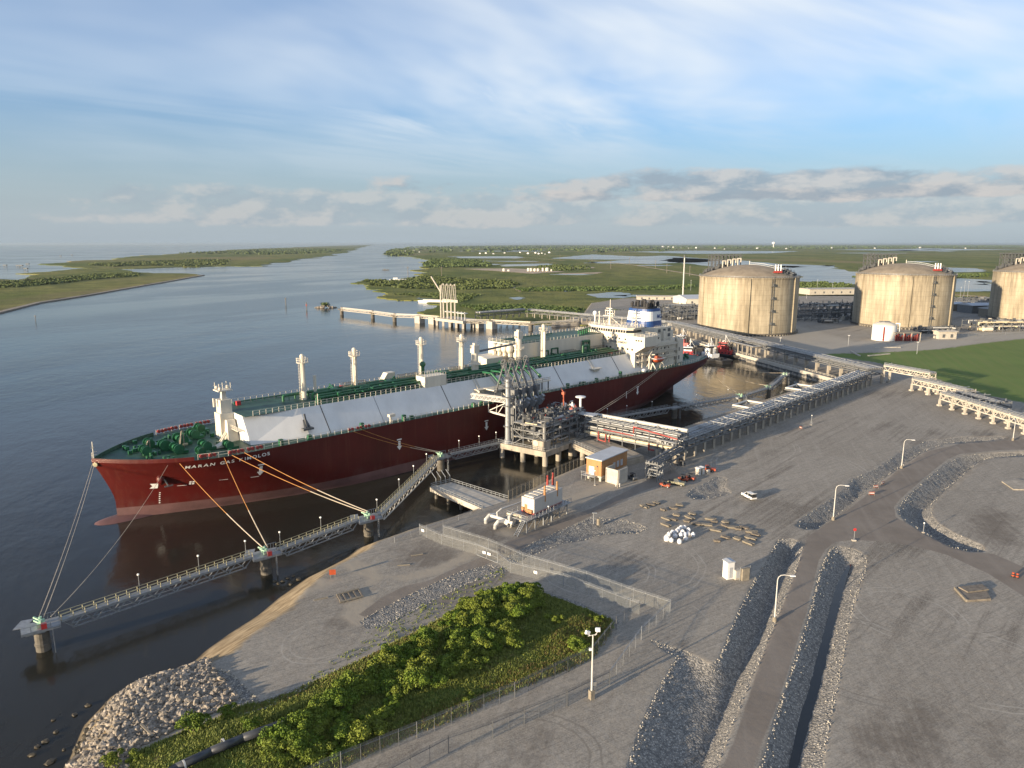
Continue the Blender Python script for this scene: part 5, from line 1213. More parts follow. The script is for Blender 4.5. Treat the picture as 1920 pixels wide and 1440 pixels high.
# pipes from the module across the trestle to the shore rack
tr0=V3(28,252,0);tr1=V3(56.5,232,0)
tp,PT_,HT=rack('pipe_rack','tall rack of warm lit and red pipes crossing from the jetty to the yard corner',(26.5,249.5),(54.5,226.5),8,1,12.4,5.2,[(.6,.3,0,'pipe'),(2,.5,0,'steel'),(4,.35,0,'galv'),(6.6,.75,0,'pipe_w'),(.4,.42,1,'pipe'),(1.6,.3,1,'pipe_y'),(3.6,.4,1,'pipe'),(.4,.5,2,'pipe_y'),(2,.42,2,'pipe_w'),(4,.4,2,'pipe')],'steel',(0,-2.6,-4.8),.34,z0=5.2,seed=12,tray=True)
mb=MB();mb.path([PT_(20,-.3,HT-1.3),PT_(20,-.3,HT+.9),PT_(36.5,-.3,HT-.6)],.25,8);mb.tube(PT_(8,-.3,HT-2.),PT_(20,-.3,HT-2.2),.2);mb.path([PT_(6,-.5,HT-3),PT_(6,-.5,1.2),PT_(9,-.5,.9),PT_(9,-.5,HT-3.5)],.22,8);mb.path([PT_(10.5,-.5,HT-4),PT_(10.5,-.5,1.)],.2,8);mb.path([PT_(26,-.2,HT-4),PT_(26,-.2,HT-6),PT_(28,-.2,HT-6)],.3);mb.build('firewater_pipe',M['red_p'],tp)
# low branch rack from the corner back towards the brown control building
bp_,PB,HB_=rack('pipe_rack','short dark cable rack on a braced steel tower behind the brown building',(44.2,207.5),(56,223.5),3.6,1,9.2,9.,[(.5,.3,0,'steel_dk'),(1.4,.25,0,'steel_dk'),(2.6,.3,0,'steel')],'steel',(0,-1.8),.3,seed=13,tray=False)
mb=MB()
for i in range(3):
    for b_ in (0,3.6):
        mb.bar(PB(i*2.2,b_,0),PB(i*2.2,b_,HB_),.26)
        if i<2: mb.bar(PB(i*2.2,b_,0),PB(i*2.2+2.2,b_,3),.18);mb.bar(PB(i*2.2+2.2,b_,3),PB(i*2.2,b_,HB_),.18)
    for z in (1.8,3.8): mb.bar(PB(i*2.2,0,z),PB(i*2.2,3.6,z),.2)
mb.bar(PB(10,0,HB_-2),PB(15,0,.5),.25);mb.bar(PB(14,3.6,HB_-2),PB(10,3.6,.4),.25);mb.build('braced_tower',M['galv'],bp_)

# ------------------------------------------------------------------ mooring dolphins and footbridges
dolph={}
def dolphin(key,px,z,label,rz,sx=6.5,sy=4.2,red=True,ext=True,hooks=True,r=1.25,zc=5.):
    p=at(px[0],px[1],zc);p.z=0;root=thing('mooring_dolphin',label,'mooring dolphin',p,rz,'mooring dolphins along the berth')
    mb=MB();mb.tube((0,0,-2),(0,0,zc-.9),r,n=16);mb.lathe([(r,1.),(r+.12,1.1),(r+.12,1.5),(r,1.6)],16);mb.build('pile',M['conc_dk'],root)
    mb=MB();mb.box((0,0,zc-.3),(sx,sy,.5));mb.box((-sx*.15,0,zc-.75),(sx*.5,sy*.7,.5));mb.build('platform',M['galv'],root)
    if ext:
        mb=MB();mb.prism([(-sx/2-1.2,sy*.3),(-sx/2+.8,sy*.2),(-sx/2+2.2,sy*.95),(-sx/2+.2,sy*1.05)],zc-.2,zc-.1);mb.build('side_grating',M['galv'],root)
    if hooks:
        for y in (-.7,.7):
            mb=MB();mb.box((.1,y,zc+.35),(1.3,.8,.7));mb.tube((.1,y,zc+.6),(.1,y,zc+1.35),.3);mb.bar((-.1,y+.2,zc+.7),(-.9,y+1.3,zc+1.),.3);mb.build('quick_release_hook',M['conc_lt'] if False else M['green_h'],root)
    if red:
        mb=MB();mb.box((sx*.08,-sy*.42,zc+.45),(.9,.8,1.));mb.build('red_cabinet',M['red'],root)
    mb=MB()
    for a,b_ in (((-sx/2,-sy/2),(sx/2,-sy/2)),((sx/2,sy/2),(sx*.1,sy/2))):
        for q in range(5):
            x=lerp(a[0],b_[0],q/4);mb.bar((x,a[1],zc),(x,a[1],zc+1.1),.1)
        mb.bar((a[0],a[1],zc+1.1),(b_[0],b_[1],zc+1.1),.09)
    for y in (-.35,.35): mb.bar((sx*.28,-sy/2+y-.2,-1),(sx*.28,-sy/2+y-.2,zc),.12)
    for z in np.arange(0,zc,.6): mb.bar((sx*.28,-sy/2-.55,z),(sx*.28,-sy/2+.15,z),.08)
    mb.build('access_ladder',M['galv'],root)
    dolph[key]=V3(p.x,p.y,zc);return root
M['green_h']=mat('pale_green_hook_paint',(.30,.48,.34),.5,var=.3,scale=2.)
rzm=R(36)
dolphin('d1',(76,1172),0,'lone mooring dolphin at the lower left end of the walkway',rzm,6.2,4.)
dolphin('d2',(497,1037),0,'mooring dolphin in the middle of the left walkway, by the sandy point',rzm)
dolphin('d3',(690,970),0,'mooring dolphin where the left walkway turns up towards the jetty',rzm)
dolphin('d4',(826,855),0,'mooring dolphin with lattice legs between the slanted footbridge and the jetty platform',rzm,6.,3.6,red=False)
dolphin('d6',(1265,763),0,'dark mooring dolphin in the shadow of the ship, right of the jetty',rzm,6.,3,hooks=False,red=False,ext=False)
dolphin('d7',(1388,743),0,'mooring dolphin in front of the golden water right of the ship stern',rzm,7,3,red=False,ext=False)
dolphin('d8',(1441,727),0,'short square mooring dolphin just right of the golden reflection',R(50),3.6,3,red=False,ext=False)
dolphin('d9',(1472,703),0,'farthest mooring dolphin in the right corner of the basin',R(50),3.6,3,red=False,ext=False)
# far-side approach dolphin next to the platform
mb=MB();
pj=J(-2,-1,0)
bridges=[]
def footbridge(p,q,label,h=1.9,wd=1.5,mt='galv',rl='yellow',depth=1.9,lamps=(),st=2.,group='truss footbridges linking the mooring dolphins'):
    o=V3(p.x,p.y,p.z);root=thing('footbridge',label,'footbridge',o,0,group);d=q-p;L=d.length;dn=d.normalized();n_=V3(-dn.y,dn.x,0).normalized()
    mb=MB()
    for s in (-1,1):
        mb.bar(n_*s*wd/2,d+n_*s*wd/2,.22,.45)
        mb.bar(n_*s*wd/2+V3(0,0,-depth)+dn*1.6,d+n_*s*wd/2+V3(0,0,-depth)-dn*1.6,.22)
        m_=max(4,round(L/1.9));m_+=m_%2
        for k in range(m_):
            a=dn*(L*k/m_)+n_*s*wd/2+V3(0,0,0 if k%2==0 else -depth);b_=dn*(L*(k+1)/m_)+n_*s*wd/2+V3(0,0,-depth if k%2==0 else 0);mb.bar(a,b_,.16)
    mb.build('truss',M[mt],root)
    mb=MB();mb.bar(V3(0,0,.2),d+V3(0,0,.2),wd,.12);mb.build('deck_plank',M['galv'],root)
    mb=MB()
    for s in (-1,1):
        m_=max(3,int(L/st))
        for k in range(m_+1): a=dn*(L*k/m_)+n_*s*wd/2+V3(0,0,.2);mb.bar(a,a+V3(0,0,1.15),.11)
        for z in (.75,1.35): mb.bar(n_*s*wd/2+V3(0,0,z),d+n_*s*wd/2+V3(0,0,z),.09)
    mb.build('handrail',M[rl],root)
    for t in lamps:
        mb=MB();a=dn*L*t+n_*wd/2;mb.tube(a,a+V3(0,0,3.6),.06,n=6);l_=mb.build('lamp_post',M['galv'],root);m2=MB();m2.ball(a+V3(0,0,3.8),.24,6,8);m2.build('lamp_globe',M['lamp'],l_)
    return root
D=dolph;dd=V3(math.cos(rzm),math.sin(rzm),0)
footbridge(D['d1']+dd*3.2,D['d2']-dd*3.2,'long truss footbridge between the lone end dolphin and the next one',lamps=(.38,.7,.98),rl='yellow')
footbridge(D['d2']+dd*3.0,D['d3']-dd*3.2,'truss footbridge in the middle of the left walkway',lamps=(.05,.55))
footbridge(D['d3']+dd*3.,D['d4']+V3(-1.2,-3,0),'slanted truss footbridge with pale lattice side rising to the jetty walkway',lamps=(.02,.35,.6,.85),rl='yellow',mt='pipe_w')
footbridge(D['d4']+V3(3,2,0),J(.5,.5,JZ),'truss footbridge joining the jetty platform from the left',lamps=(.2,.6,.95),rl='galv')
footbridge(J(3,29,JZ),D['d6']+V3(-3,-2,0),'dark truss footbridge running right of the jetty platform',lamps=(.2,.45,.62,.85),rl='galv')
footbridge(D['d6']+V3(3,1.2,0),D['d7']+V3(-3.4,-1.4,0),'long truss footbridge in front of the ship stern',lamps=(.3,.9),rl='galv')
footbridge(D['d7']+V3(3.3,2.6,0),D['d8']+V3(-1.6,-1.6,0),'short truss footbridge near the golden reflection',rl='galv')
footbridge(D['d8']+V3(1.6,2,0),D['d9']+V3(-1.2,-1.8,0),'last truss footbridge in the right corner of the basin',rl='galv')
# mooring ropes with a little sag
def rope(p,q,label,mt='rope',r=.09,sag=.8,tail=.4):
    o=V3(*p);root=thing('mooring_rope',label,'mooring rope',o,0,'ropes holding the ship to the dolphins');d=V3(*q)-o
    for nm,a0,a1,rr,m_ in (('rope_line',0,1-tail,r,mt),('rope_tail',1-tail,1,r*1.45,'rope_g')):
        mb=MB();N=10;pts=[d*(a0+(a1-a0)*k/N)-V3(0,0,sag*4*(a0+(a1-a0)*k/N)*(1-(a0+(a1-a0)*k/N))) for k in range(N+1)]
        for a,b_ in zip(pts,pts[1:]): mb.tube(a,b_,rr,n=6)
        mb.build(nm,M[m_],root)
hk=lambda k,dx=0,dy=0: D[k]+V3(dx,dy,1.15)
hs_=lambda s,z=DK+.4: stw(s,hb(s,17)+.1,z)
rope(stw(-4.3,-.6,17),hk('d1',-.6,.6),'left one of two thin ropes from the stem down to the lone dolphin','rope_g',.05,1.0,.3)
rope(stw(-4.2,.9,17),hk('d1',.2,.8),'right one of two thin ropes from the stem down to the lone dolphin','rope_g',.05,1.2,.3)
rope(hs_(10.2,16.6),hk('d1',1.4,1.),'thin slack rope from the bow anchor down to the lone dolphin','rope_g',.05,2.2,.22)
rope(hs_(12.8,16.9),hk('d2',-.7,.6),'orange rope crossing the start of the ship name to the middle dolphin',r=.085)
rope(hs_(23.3,17.2),hk('d2',.4,.7),'orange rope crossing the ship name steeply to the middle dolphin',r=.085)
rope(hs_(25.3,17.6),hk('d3',-.7,.6),'lower of two orange ropes from the foredeck to the turning dolphin',r=.09)
rope(hs_(28.6,17.8),hk('d3',.2,.9),'upper of two orange ropes from the foredeck to the turning dolphin',r=.09)
rope(hs_(63,17.6),hk('d4',-.8,.6),'lower of two ropes along the red hull to the lattice dolphin',r=.07,tail=.35)
rope(hs_(66,17.7),hk('d4',.2,.9),'upper of two ropes along the red hull to the lattice dolphin',r=.07,tail=.35)
rope(hs_(222,17.4),J(9,30,JZ+.6),'left rope from the lifeboat deck down to the jetty walkway','rope_g',.07,1.0,.5)
rope(hs_(224,17.4),J(10,30,JZ+.6),'right rope from the lifeboat deck down to the jetty walkway','rope_g',.07,1.2,.5)
rope(stw(277,9,16.8),hk('d7'),'pale rope over the golden water to the dolphin nearest the stern','rope_g',.07,3.,.4)
rope(stw(278,4,16.8),hk('d8'),'dark rope over the golden water to the square dolphin','steel_dk',.07,3.,.3)
rope(stw(278,-3,16.8),hk('d9'),'dark rope over the golden water to the farthest dolphin','steel_dk',.07,3.,.3)
# fender panels between ship and platform
# ------------------------------------------------------------------ quay wall with tug berth
o_=at(1561,711,3.5);q0=at(1561,711,3.5);q1=at(1248,627,3.5);q2=V3(70,650,3.5)
qw=thing('quay_wall','pale concrete quay wall behind the tugs on the far side of the basin','quay wall',q0)
dq=(q1-q0);nq=V3(-dq.y,dq.x,0).normalized()
if nq.x<0:nq=-nq
mb=MB();q00=q0-dq.normalized()*14
for a,b_ in ((q00-q0,q1-q0),(q1-q0,q2-q0)): mb.bar(a+V3(0,0,-.6)+nq*.6,b_+V3(0,0,-.6)+nq*.6,1.2,1.9)
mb.build('cap_beam',M['conc_lt'],qw)
mb=MB()
for a,b_ in ((q00-q0,q1-q0),(q1-q0,q2-q0)): mb.bar(a+V3(0,0,-3.4)+nq*.75,b_+V3(0,0,-3.4)+nq*.75,.8,4.)
L_=dq.length
for k in range(int(L_/3)):
    p=dq.normalized()*k*3-V3(0,0,2.6)+nq*.25;mb.box(p,(.5,.7,3),0)
mb.build('sheet_piling',M['steel_dk'],qw)
lrail(qw,lambda x,y,z:V3(x,y,z),[tuple(nq*2+V3(0,0,.35)),tuple(dq+nq*2+V3(0,0,.35))],1.1,3.2,'white',.08)
# concrete landing by the slanted bridge
qa,qb,qc,qd=at(808,913),at(846,904),at(953,937),at(904,954);oq=qa.copy();oq.z=0
lp=thing('landing_pier','flat concrete landing pier with steel rails below the jetty footbridge','pier',oq)
mb=MB();mb.prism([(p-oq).to_2d() for p in (qa,qb,qc,qd)],2.9,3.52);
mb.bar(qa-oq+V3(0,0,-.55-3.5+3.5),qd-oq+V3(0,0,-.55),.7,1.5);mb.build('deck_slab',M['conc_lt'],lp)
for t in (.05,.3,.55,.8):
    mb=MB();p=(qa-oq).lerp(qd-oq,t);mb.tube((p.x+.8,p.y+.5,-2),(p.x+.8,p.y+.5,2.9),.5);mb.build('pile',M['conc_dk'],lp)
lrail(lp,lambda x,y,z:V3(x,y,z),[tuple(qb-oq+V3(0,0,.02)),tuple(qc-oq+V3(0,0,.02))],1.1,1.6,'galv',.1);lrail(lp,lambda x,y,z:V3(x,y,z),[tuple(qd-oq),tuple(qa-oq),tuple(qb-oq)],1.1,1.6,'galv',.1)
for k in range(4):
    mb=MB();p=(qa-oq).lerp(qb-oq,.25+k*.23)+V3(0,0,0);mb.path([p,p+V3(0,0,2.2),p+V3(-1.3,.6,4.)],.11,6);mb.build('curved_guide_post',M['galv'],lp)

# ------------------------------------------------------------------ second jetty, far away
fz=7.
def FP(x,y,z=0.): return at(x,y,z)
fp0=FP(816,610,0);fp1=FP(868,617,0);fd=(fp1-fp0);fl=fd.length;fd.normalize();fn=V3(-fd.y,fd.x,0)
fj=thing('jetty_platform','distant concrete jetty platform with four raised loading arms','jetty',fp0)
mb=MB();mb.prism([(0,0),(fd*fl).to_2d(),(fd*fl+fn*22).to_2d(),(fn*22).to_2d()],4.6,fz)
for k in range(5): 
    for q in (0,1): p=fd*(fl*k/4)*.94+fd*1.4+fn*(1+q*18);mb.bar(p+V3(0,0,-1),p+V3(0,0,4.7),2.,2.)
mb.build('deck_and_piers',M['conc_lt'],fj)
mb=MB();mb.box(fd*fl*.5+fn*8+V3(0,0,fz+6),(fl*.75,5,.6),math.atan2(fd.y,fd.x))
for k in range(7): p=fd*(fl*(.14+.12*k))+fn*7;mb.bar(p+V3(0,0,fz),p+V3(0,0,fz+7.4),.6)
mb.build('upper_walkway',M['pipe_w'],fj)
mb=MB();p=fd*1.5+fn*6;mb.tube(p+V3(0,0,fz),p+V3(0,0,fz+30),.75);mb.bar(p+V3(0,0,fz+24),p+V3(-9,4,fz+38),1.1,.9);mb.build('gangway_mast',M['conc_lt'],fj)
fa=None
for k in range(4):
    b_=fp0+fd*(6.5+k*5.6)+fn*5+V3(0,0,fz)
    if fa is None:
        fa=thing('loading_arm','pale loading arm on the distant jetty, leftmost of its four','loading arm',b_,0,'pale loading arms on the distant jetty')
        mb=MB();mb.box((0,0,9),(1.3,1.3,18));mb.build('riser_post',M['conc_lt'],fa)
        mb=MB();mb.bar((0,0,17),(-1.6,3,31),.7);mb.bar((1.4,-1,17),(.4,2,31),.5);mb.tube((-.7,2.5,31),(.5,2.5,31),1.,n=10);mb.bar((-1.,0,17),(.6,3.5,16),.5);mb.build('inboard_arm',M['conc_lt'],fa)
        mb=MB();mb.box((1.6,-1,16.5),(2.6,1.6,2.4));mb.build('counterweight',M['white'],fa)
    else: dup(fa,b_,0,['','pale loading arm on the distant jetty, second from its left','pale loading arm on the distant jetty, third from its left','pale loading arm on the distant jetty, rightmost of its four'][k])
piers=[((782,606),6.5,'left of the distant platform'),((808,608),6.5,'just left of the distant loading arms'),((892,615),6.5,'just right of the distant platform'),((917,617),6.5,'second right of the distant platform')]
for (x,y),w_,tx in piers:
    p=FP(x,y);r_=thing('breasting_dolphin','square concrete pier standing in the water '+tx,'dolphin',p,math.atan2(fd.y,fd.x),'square piers beside the distant jetty')
    mb=MB();mb.box((0,w_/2,3.4),(w_+1.5,w_,6.8));mb.build('pier_block',M['conc_lt'],r_);mb=MB();mb.box((-w_/2-1.,w_/2,3.2),(.8,3,6));mb.box((0,w_/2,7.3),(3,3,1));mb.build('fender_panel',M['black'],r_)
fds={}
for (x,y),tx in (((641,590),'tip of the distant walkway'),((699,597),'second support of the distant walkway'),((740,603),'third support of the distant walkway'),((995,620),'right hand support of the distant walkway')):
    p=FP(x,y);r_=thing('mooring_dolphin','small dark dolphin, '+tx,'mooring dolphin',p,0,'small dolphins of the distant jetty')
    mb=MB();mb.tube((0,0,-2),(0,0,5.6),2.,n=12);mb.build('pile',M['conc_dk'],r_);mb=MB();mb.box((0,0,6),(7,4.5,.9));mb.tube((0,0,6),(0,0,8.4),.7);mb.build('platform',M['timber'],r_);fds[x]=p+V3(0,0,6.4)
fg='pale footbridges of the distant jetty'
for a,b_,tx in ((fds[641],fds[699],'distant pale footbridge at the far tip of the walkway'),(fds[699],fds[740],'distant pale footbridge, second from the tip'),(fds[740],FP(782,606)+V3(0,2,6.8),'distant pale footbridge sloping to the square piers'),(FP(782,606)+V3(0,3,6.8),fp0+fn*4+V3(0,0,fz),'distant footbridge between the square piers'),(fp1+fn*4+V3(0,0,fz),FP(917,617)+V3(0,3,6.8),'distant footbridge right of the platform'),(FP(920,617)+V3(0,3,6.8),fds[995],'distant lattice footbridge in front of the shore rack'),(fds[995],V3(60,640,6.8),'distant lattice footbridge reaching the quay')):
    root=thing('footbridge',tx,'footbridge',a,0,fg);d=b_-a;n_=V3(-d.y,d.x,0).normalized()*1.3;mb=MB();mb.bar((0,0,0),d,2.8,.4)
    N=max(4,int(d.length/4))
    for s in (-1,1):
        mb.bar(n_*s+V3(0,0,-1.8),d+n_*s+V3(0,0,-1.8),.35)
        for k in range(N): mb.bar(n_*s+d*k/N+V3(0,0,0 if k%2 else -1.8),n_*s+d*(k+1)/N+V3(0,0,-1.8 if k%2 else 0),.26)
    mb.build('truss',M['conc_lt'],root)
    mb=MB()
    for s in (-1,1): mb.bar(n_*s+V3(0,0,1.3),d+n_*s+V3(0,0,1.3),.2);mb.bar(n_*s+V3(0,0,.7),d+n_*s+V3(0,0,.7),.15)
    mb.build('handrail',M['white'],root)
# ------------------------------------------------------------------ buildings of the yard
def zup(base,y): return hz(0,y,base)
Gc=at(1127,904);Lc=at(1099,897);zr=zup(Gc,863);Rc=at(1179,847,zr);Rc.z=3.5
ux=(Gc-Lc);uw=ux.length;ux.normalize();uy=(Rc-Gc);ul=uy.length;uy=V3(-ux.y,ux.x,0);ul=15.
br=math.atan2(ux.y,ux.x)
ho=thing('control_building','brown clad control building on concrete stilts with a flat pale roof','building',Lc,br)
hh=zr-3.5;fl=1.7
mb=MB();mb.span((0,0,fl),(uw,ul,hh-.3));mb.build('wall',M['brown'],ho)
mb=MB();mb.span((-.3,-.3,hh-.3),(uw+.3,ul+.3,hh));mb.build('roof',M['roofw'],ho)
mb=MB();mb.span((-.05,-.05,fl-.45),(uw+.05,ul+.05,fl));mb.build('floor_beam',M['conc_lt'],ho)
for x in (.6,uw-.6):
    for y in (.6,ul/2,ul-.6):
        mb=MB();mb.span((x-.35,y-.35,0),(x+.35,y+.35,fl-.45));mb.build('stilt',M['conc_lt'],ho)
mb=MB();mb.box((uw*.36,-.06,fl+1.35),(1.9,.12,2.6));mb.build('door',M['white2'],ho)
for y in (7.2,9.4,11.6):
    mb=MB();mb.box((uw+.06,y,fl+1.9),(.12,1.3,1.9));mb.build('white_louvre',M['roofw'],ho)
mb=MB();mb.box((uw*.3,-.9,fl-.1),(4.6,1.8,.12));
for x in (-.6,.9,2.6): mb.bar((x,-1.7,0),(x,-1.7,fl+1.),.09)
mb.bar((-.9,-1.7,fl+1),(3.4,-1.7,fl+1),.08);mb.bar((-.9,-1.7,fl+.5),(3.4,-1.7,fl+.5),.07);mb.build('entry_landing',M['galv'],ho)
mb=MB();mb.box((uw*.72,-.12,fl+3.),(.3,.2,.4));mb.bar((uw*.78,-.1,fl+3.2),(uw*.78,-.1,fl),.06);mb.build('wall_fixture',M['steel_dk'],ho)
bw=at(1136,903);b2=at(1158.5,909.5);b3=at(1171,904);bz=zup(bw,876)-3.5;
bl=thing('blast_wall','pale concrete blast wall enclosure in front of the brown building','wall',bw)
mb=MB();d1=b2-bw;mb.bar(V3(0,0,bz/2),d1+V3(0,0,bz/2),.4,bz);d2=b3-b2;mb.bar(d1+V3(0,0,bz/2)+d2.normalized()*.2,d1+d2*1.35+V3(0,0,bz/2),.35,bz);mb.bar(V3(0,0,bz/2)+d2.normalized()*.3,d2*1.2+V3(0,0,bz/2),.35,bz);mb.build('panel',M['conc_lt'],bl)
mb=MB();
for k in range(4): mb.bar(d1*(.2+.2*k)+V3(-.0,-.21,.1),d1*(.2+.2*k)+V3(0,-.21,bz-.1),.05)
mb.build('panel_joint',M['concrete'],bl)
for (x,y),mt in (((1158,915),'timber_l'),((1162,913),'pipe_w'),((1155,912),'pipe_w')):
    p=at(x,y);o_=thing('bollard','short pale bollard in front of the blast wall','bollard',p,0,'bollards by the blast wall');mb=MB();mb.tube((0,0,0),(0,0,1),.16);mb.ball((0,0,1),.16);mb.build('post',M[mt],o_)
# generator house raised on a steel frame
G2=at(1005,989.4);gz0=zup(G2,966.5)-3.5;g1=at(1001.6,965.4,3.5+gz0);gz1=gz0+ (zup(V3(g1.x,g1.y,0),937)-3.5-gz0);gl=at(978,958,3.5+gz0);gr=at(1057,942.5,3.5+gz0)
ux=(g1-gl);uw=ux.length;ux.normalize();ul=(gr-g1).length;gzr=math.atan2(ux.y,ux.x)
gh=thing('generator_house','light grey generator enclosure raised on a steel frame with exhaust stacks','generator house',V3(gl.x,gl.y,3.5),gzr)
mb=MB();mb.span((0,0,gz0),(uw,ul,gz1));mb.build('enclosure',M['genpaint'],gh)
mb=MB();mb.span((-.03,-.03,gz0-.02),(uw+.04,ul+.03,gz0+.35));mb.build('red_band',M['red_p'],gh)
mb=MB();
for k in range(6): mb.box((uw*.45,1.2+k*ul/6.6,gz1+.15),(uw*.7,1.1,.3))
mb.build('roof_hatch',M['white'],gh)
for x,y,h,mt in ((uw-.2,ul*.38,2.8,'brown'),(uw-.2,ul*.82,2.6,'brown'),(-.4,ul*.95,3.,'red_p'),(-.4,ul*1.15,3.2,'red_p')):
    mb=MB();mb.tube((x,y,gz1-1.8),(x,y,gz1+h*.55),.32,n=10);mb.tube((x,y,gz1+h*.55),(x,y,gz1+h*.75),.22);mb.ball((x,y,gz1+h*.8),.3);mb.build('exhaust_stack',M[mt],gh)
mb=MB();mb.box((uw*.35,-.05,gz0+1.2),(.8,.1,2));mb.box((uw*.7,-.3,gz0+.7),(1.6,.5,.9));mb.box((uw*.15,-.25,gz0+1),(.7,.4,.7));mb.build('door_and_ducts',M['brown'],gh)
mb=MB();mb.span((-1.4,-4.5,gz0-.3),(uw+1.2,0,gz0-.15));mb.span((uw,0,gz0-.3),(uw+1.6,ul+2,gz0-.15));mb.span((-.6,0,gz0-.3),(uw,ul+2,gz0-.16))
for x in (-1,uw+1):
    for y in np.arange(-4.2,ul+2,3.4):
        mb.bar((x,y,0),(x,y,gz0-.3),.25)
        if y<ul-2: mb.bar((x,y,0),(x,y+3.4,gz0-.4),.13)
mb.build('support_frame',M['galv'],gh)
lrail(gh,lambda x,y,z:V3(x,y,z),[(-1.2,-.2,gz0),(-1.2,-4.4,gz0),(uw+1.1,-4.4,gz0),(uw+1.5,-4.4,gz0),(uw+1.5,ul+2,gz0)],1.1,1.5,'galv',.08)
mb=MB()
for x in (.6,1.7): mb.bar((uw+x-.9,-4.4,gz0-.1),(uw+x-.9,-7.6,0),.14,.25)
for k in range(9): mb.bar((uw-.3,-4.4-3.2*k/9,(gz0-.1)*(1-k/9)),(uw+.8,-4.4-3.2*k/9,(gz0-.1)*(1-k/9)),.28,.06)
mb.bar((uw+.8,-4.4,gz0+1),(uw+.8,-7.6,1.),.08);mb.build('access_stair',M['galv'],gh)
mb=MB();mb.tube((-1.2,-4.3,gz0+.3),(uw*.6,-3.4,gz0+.3),.3,n=10);mb.tube((uw*.6,-3.4,gz0+.3),(uw*.6,-3.4,gz0-1.2),.3,n=10);mb.build('cooling_pipe',M['pipe_y'],gh)
# big white water pipes rising from the ground
wo=at(928,993);wp=thing('water_pipes','pair of thick white goosenecked water pipes rising from the ground','pipework',wo)
def pw(pts,r,nm='pipe_run',mt='pipe_w'):
    mb=MB();mb.path([at(x,y,z)-wo for x,y,z in pts],r,12);mb.build(nm,M[mt],wp)
pw([(928,993,3.2),(929,985,4.6),(934,978,5.4),(945,977,5.2),(952,982,4.6)],.5)
pw([(911,983,3.2),(911,974,4.6),(918,966,5.4),(928,965,5.2),(934,971,4.6)],.5)
pw([(917,966,5.3),(935,971,5.3),(962,981,5.3)],.42,'header_pipe');pw([(958,989,3.4),(959,981,5.)],.28)
pw([(933,970,5.4),(932,960.5,7),(940,954,7.6),(977,941.5,7.6)],.2,'riser_pipe');pw([(955,979,5.4),(955,968,7),(960,963,7.4),(972,958,7.4)],.25,'riser_pipe')
# ------------------------------------------------------------------ sheds and cabinets
def boxthing(name,label,cat,p,dims,mt,rz=0.,roof=None,group=None,pitch=.25,legs=False):
    o_=thing(name,label,cat,p,rz,group);x,y,z=dims;mb=MB();mb.span((-x/2,-y/2,0),(x/2,y/2,z));mb.build('body',M[mt],o_)
    if roof:
        mb=MB();e=.18;rm='roofw' if roof is True else roof
        mb.side([(-x/2-e,z),(x/2+e,z),(x/2+e,z+.12),(0,z+pitch*x/2+.12),(-x/2-e,z+.12)],-y/2-e,y/2+e);mb.build('roof',M[rm],o_)
    return o_
c1=boxthing('equipment_shed','tall narrow white equipment shed beside the riprap ditch','shed',at(1365,1083),(1.7,1.7,3.9),'white2',R(20),True);
mb=MB();mb.box((0,-.87,1.5),(.8,.06,2.4));mb.build('door',M['roofw'],c1)
c2=boxthing('electrical_cabinet','low grey cabinet between the white shed and the tan panel','cabinet',at(1381,1085),(1.3,1.,2.1),'conc_lt',R(20))
mb=MB();mb.box((0,-.52,1.2),(1.,.05,1.5));mb.build('cabinet_door',M['roofw'],c2)
c3=boxthing('switch_cabinet','tan electrical panel held between two posts','cabinet',at(1396,1087),(1.8,.8,2.7),'timber_l',R(20))
mb=MB();mb.bar((-1.3,0,0),(-1.3,0,3.1),.12);mb.bar((1.3,0,0),(1.3,0,3.1),.12);mb.bar((-1.3,0,2.9),(1.3,0,2.9),.1);mb.build('post_frame',M['galv'],c3)
for i,(x,y,l) in enumerate(((1309,891,'white portable toilet standing nearest the orange carts'),(1316,889,'white portable toilet behind the first one'),(1327,888,'low grey tool box beside the portable toilets'))):
    o_=boxthing('portable_toilet' if i<2 else 'tool_box',l,'toilet' if i<2 else 'box',at(x,y),(1.25,1.25,2.3) if i<2 else (1.2,.9,1.3),'conc_lt',R(35),'white2' if i<2 else None)
    mb=MB();mb.box((0,-.65 if i<2 else -.47,1.),(.7,.05,1.6 if i<2 else .6));mb.build('door',M['roofw'],o_)
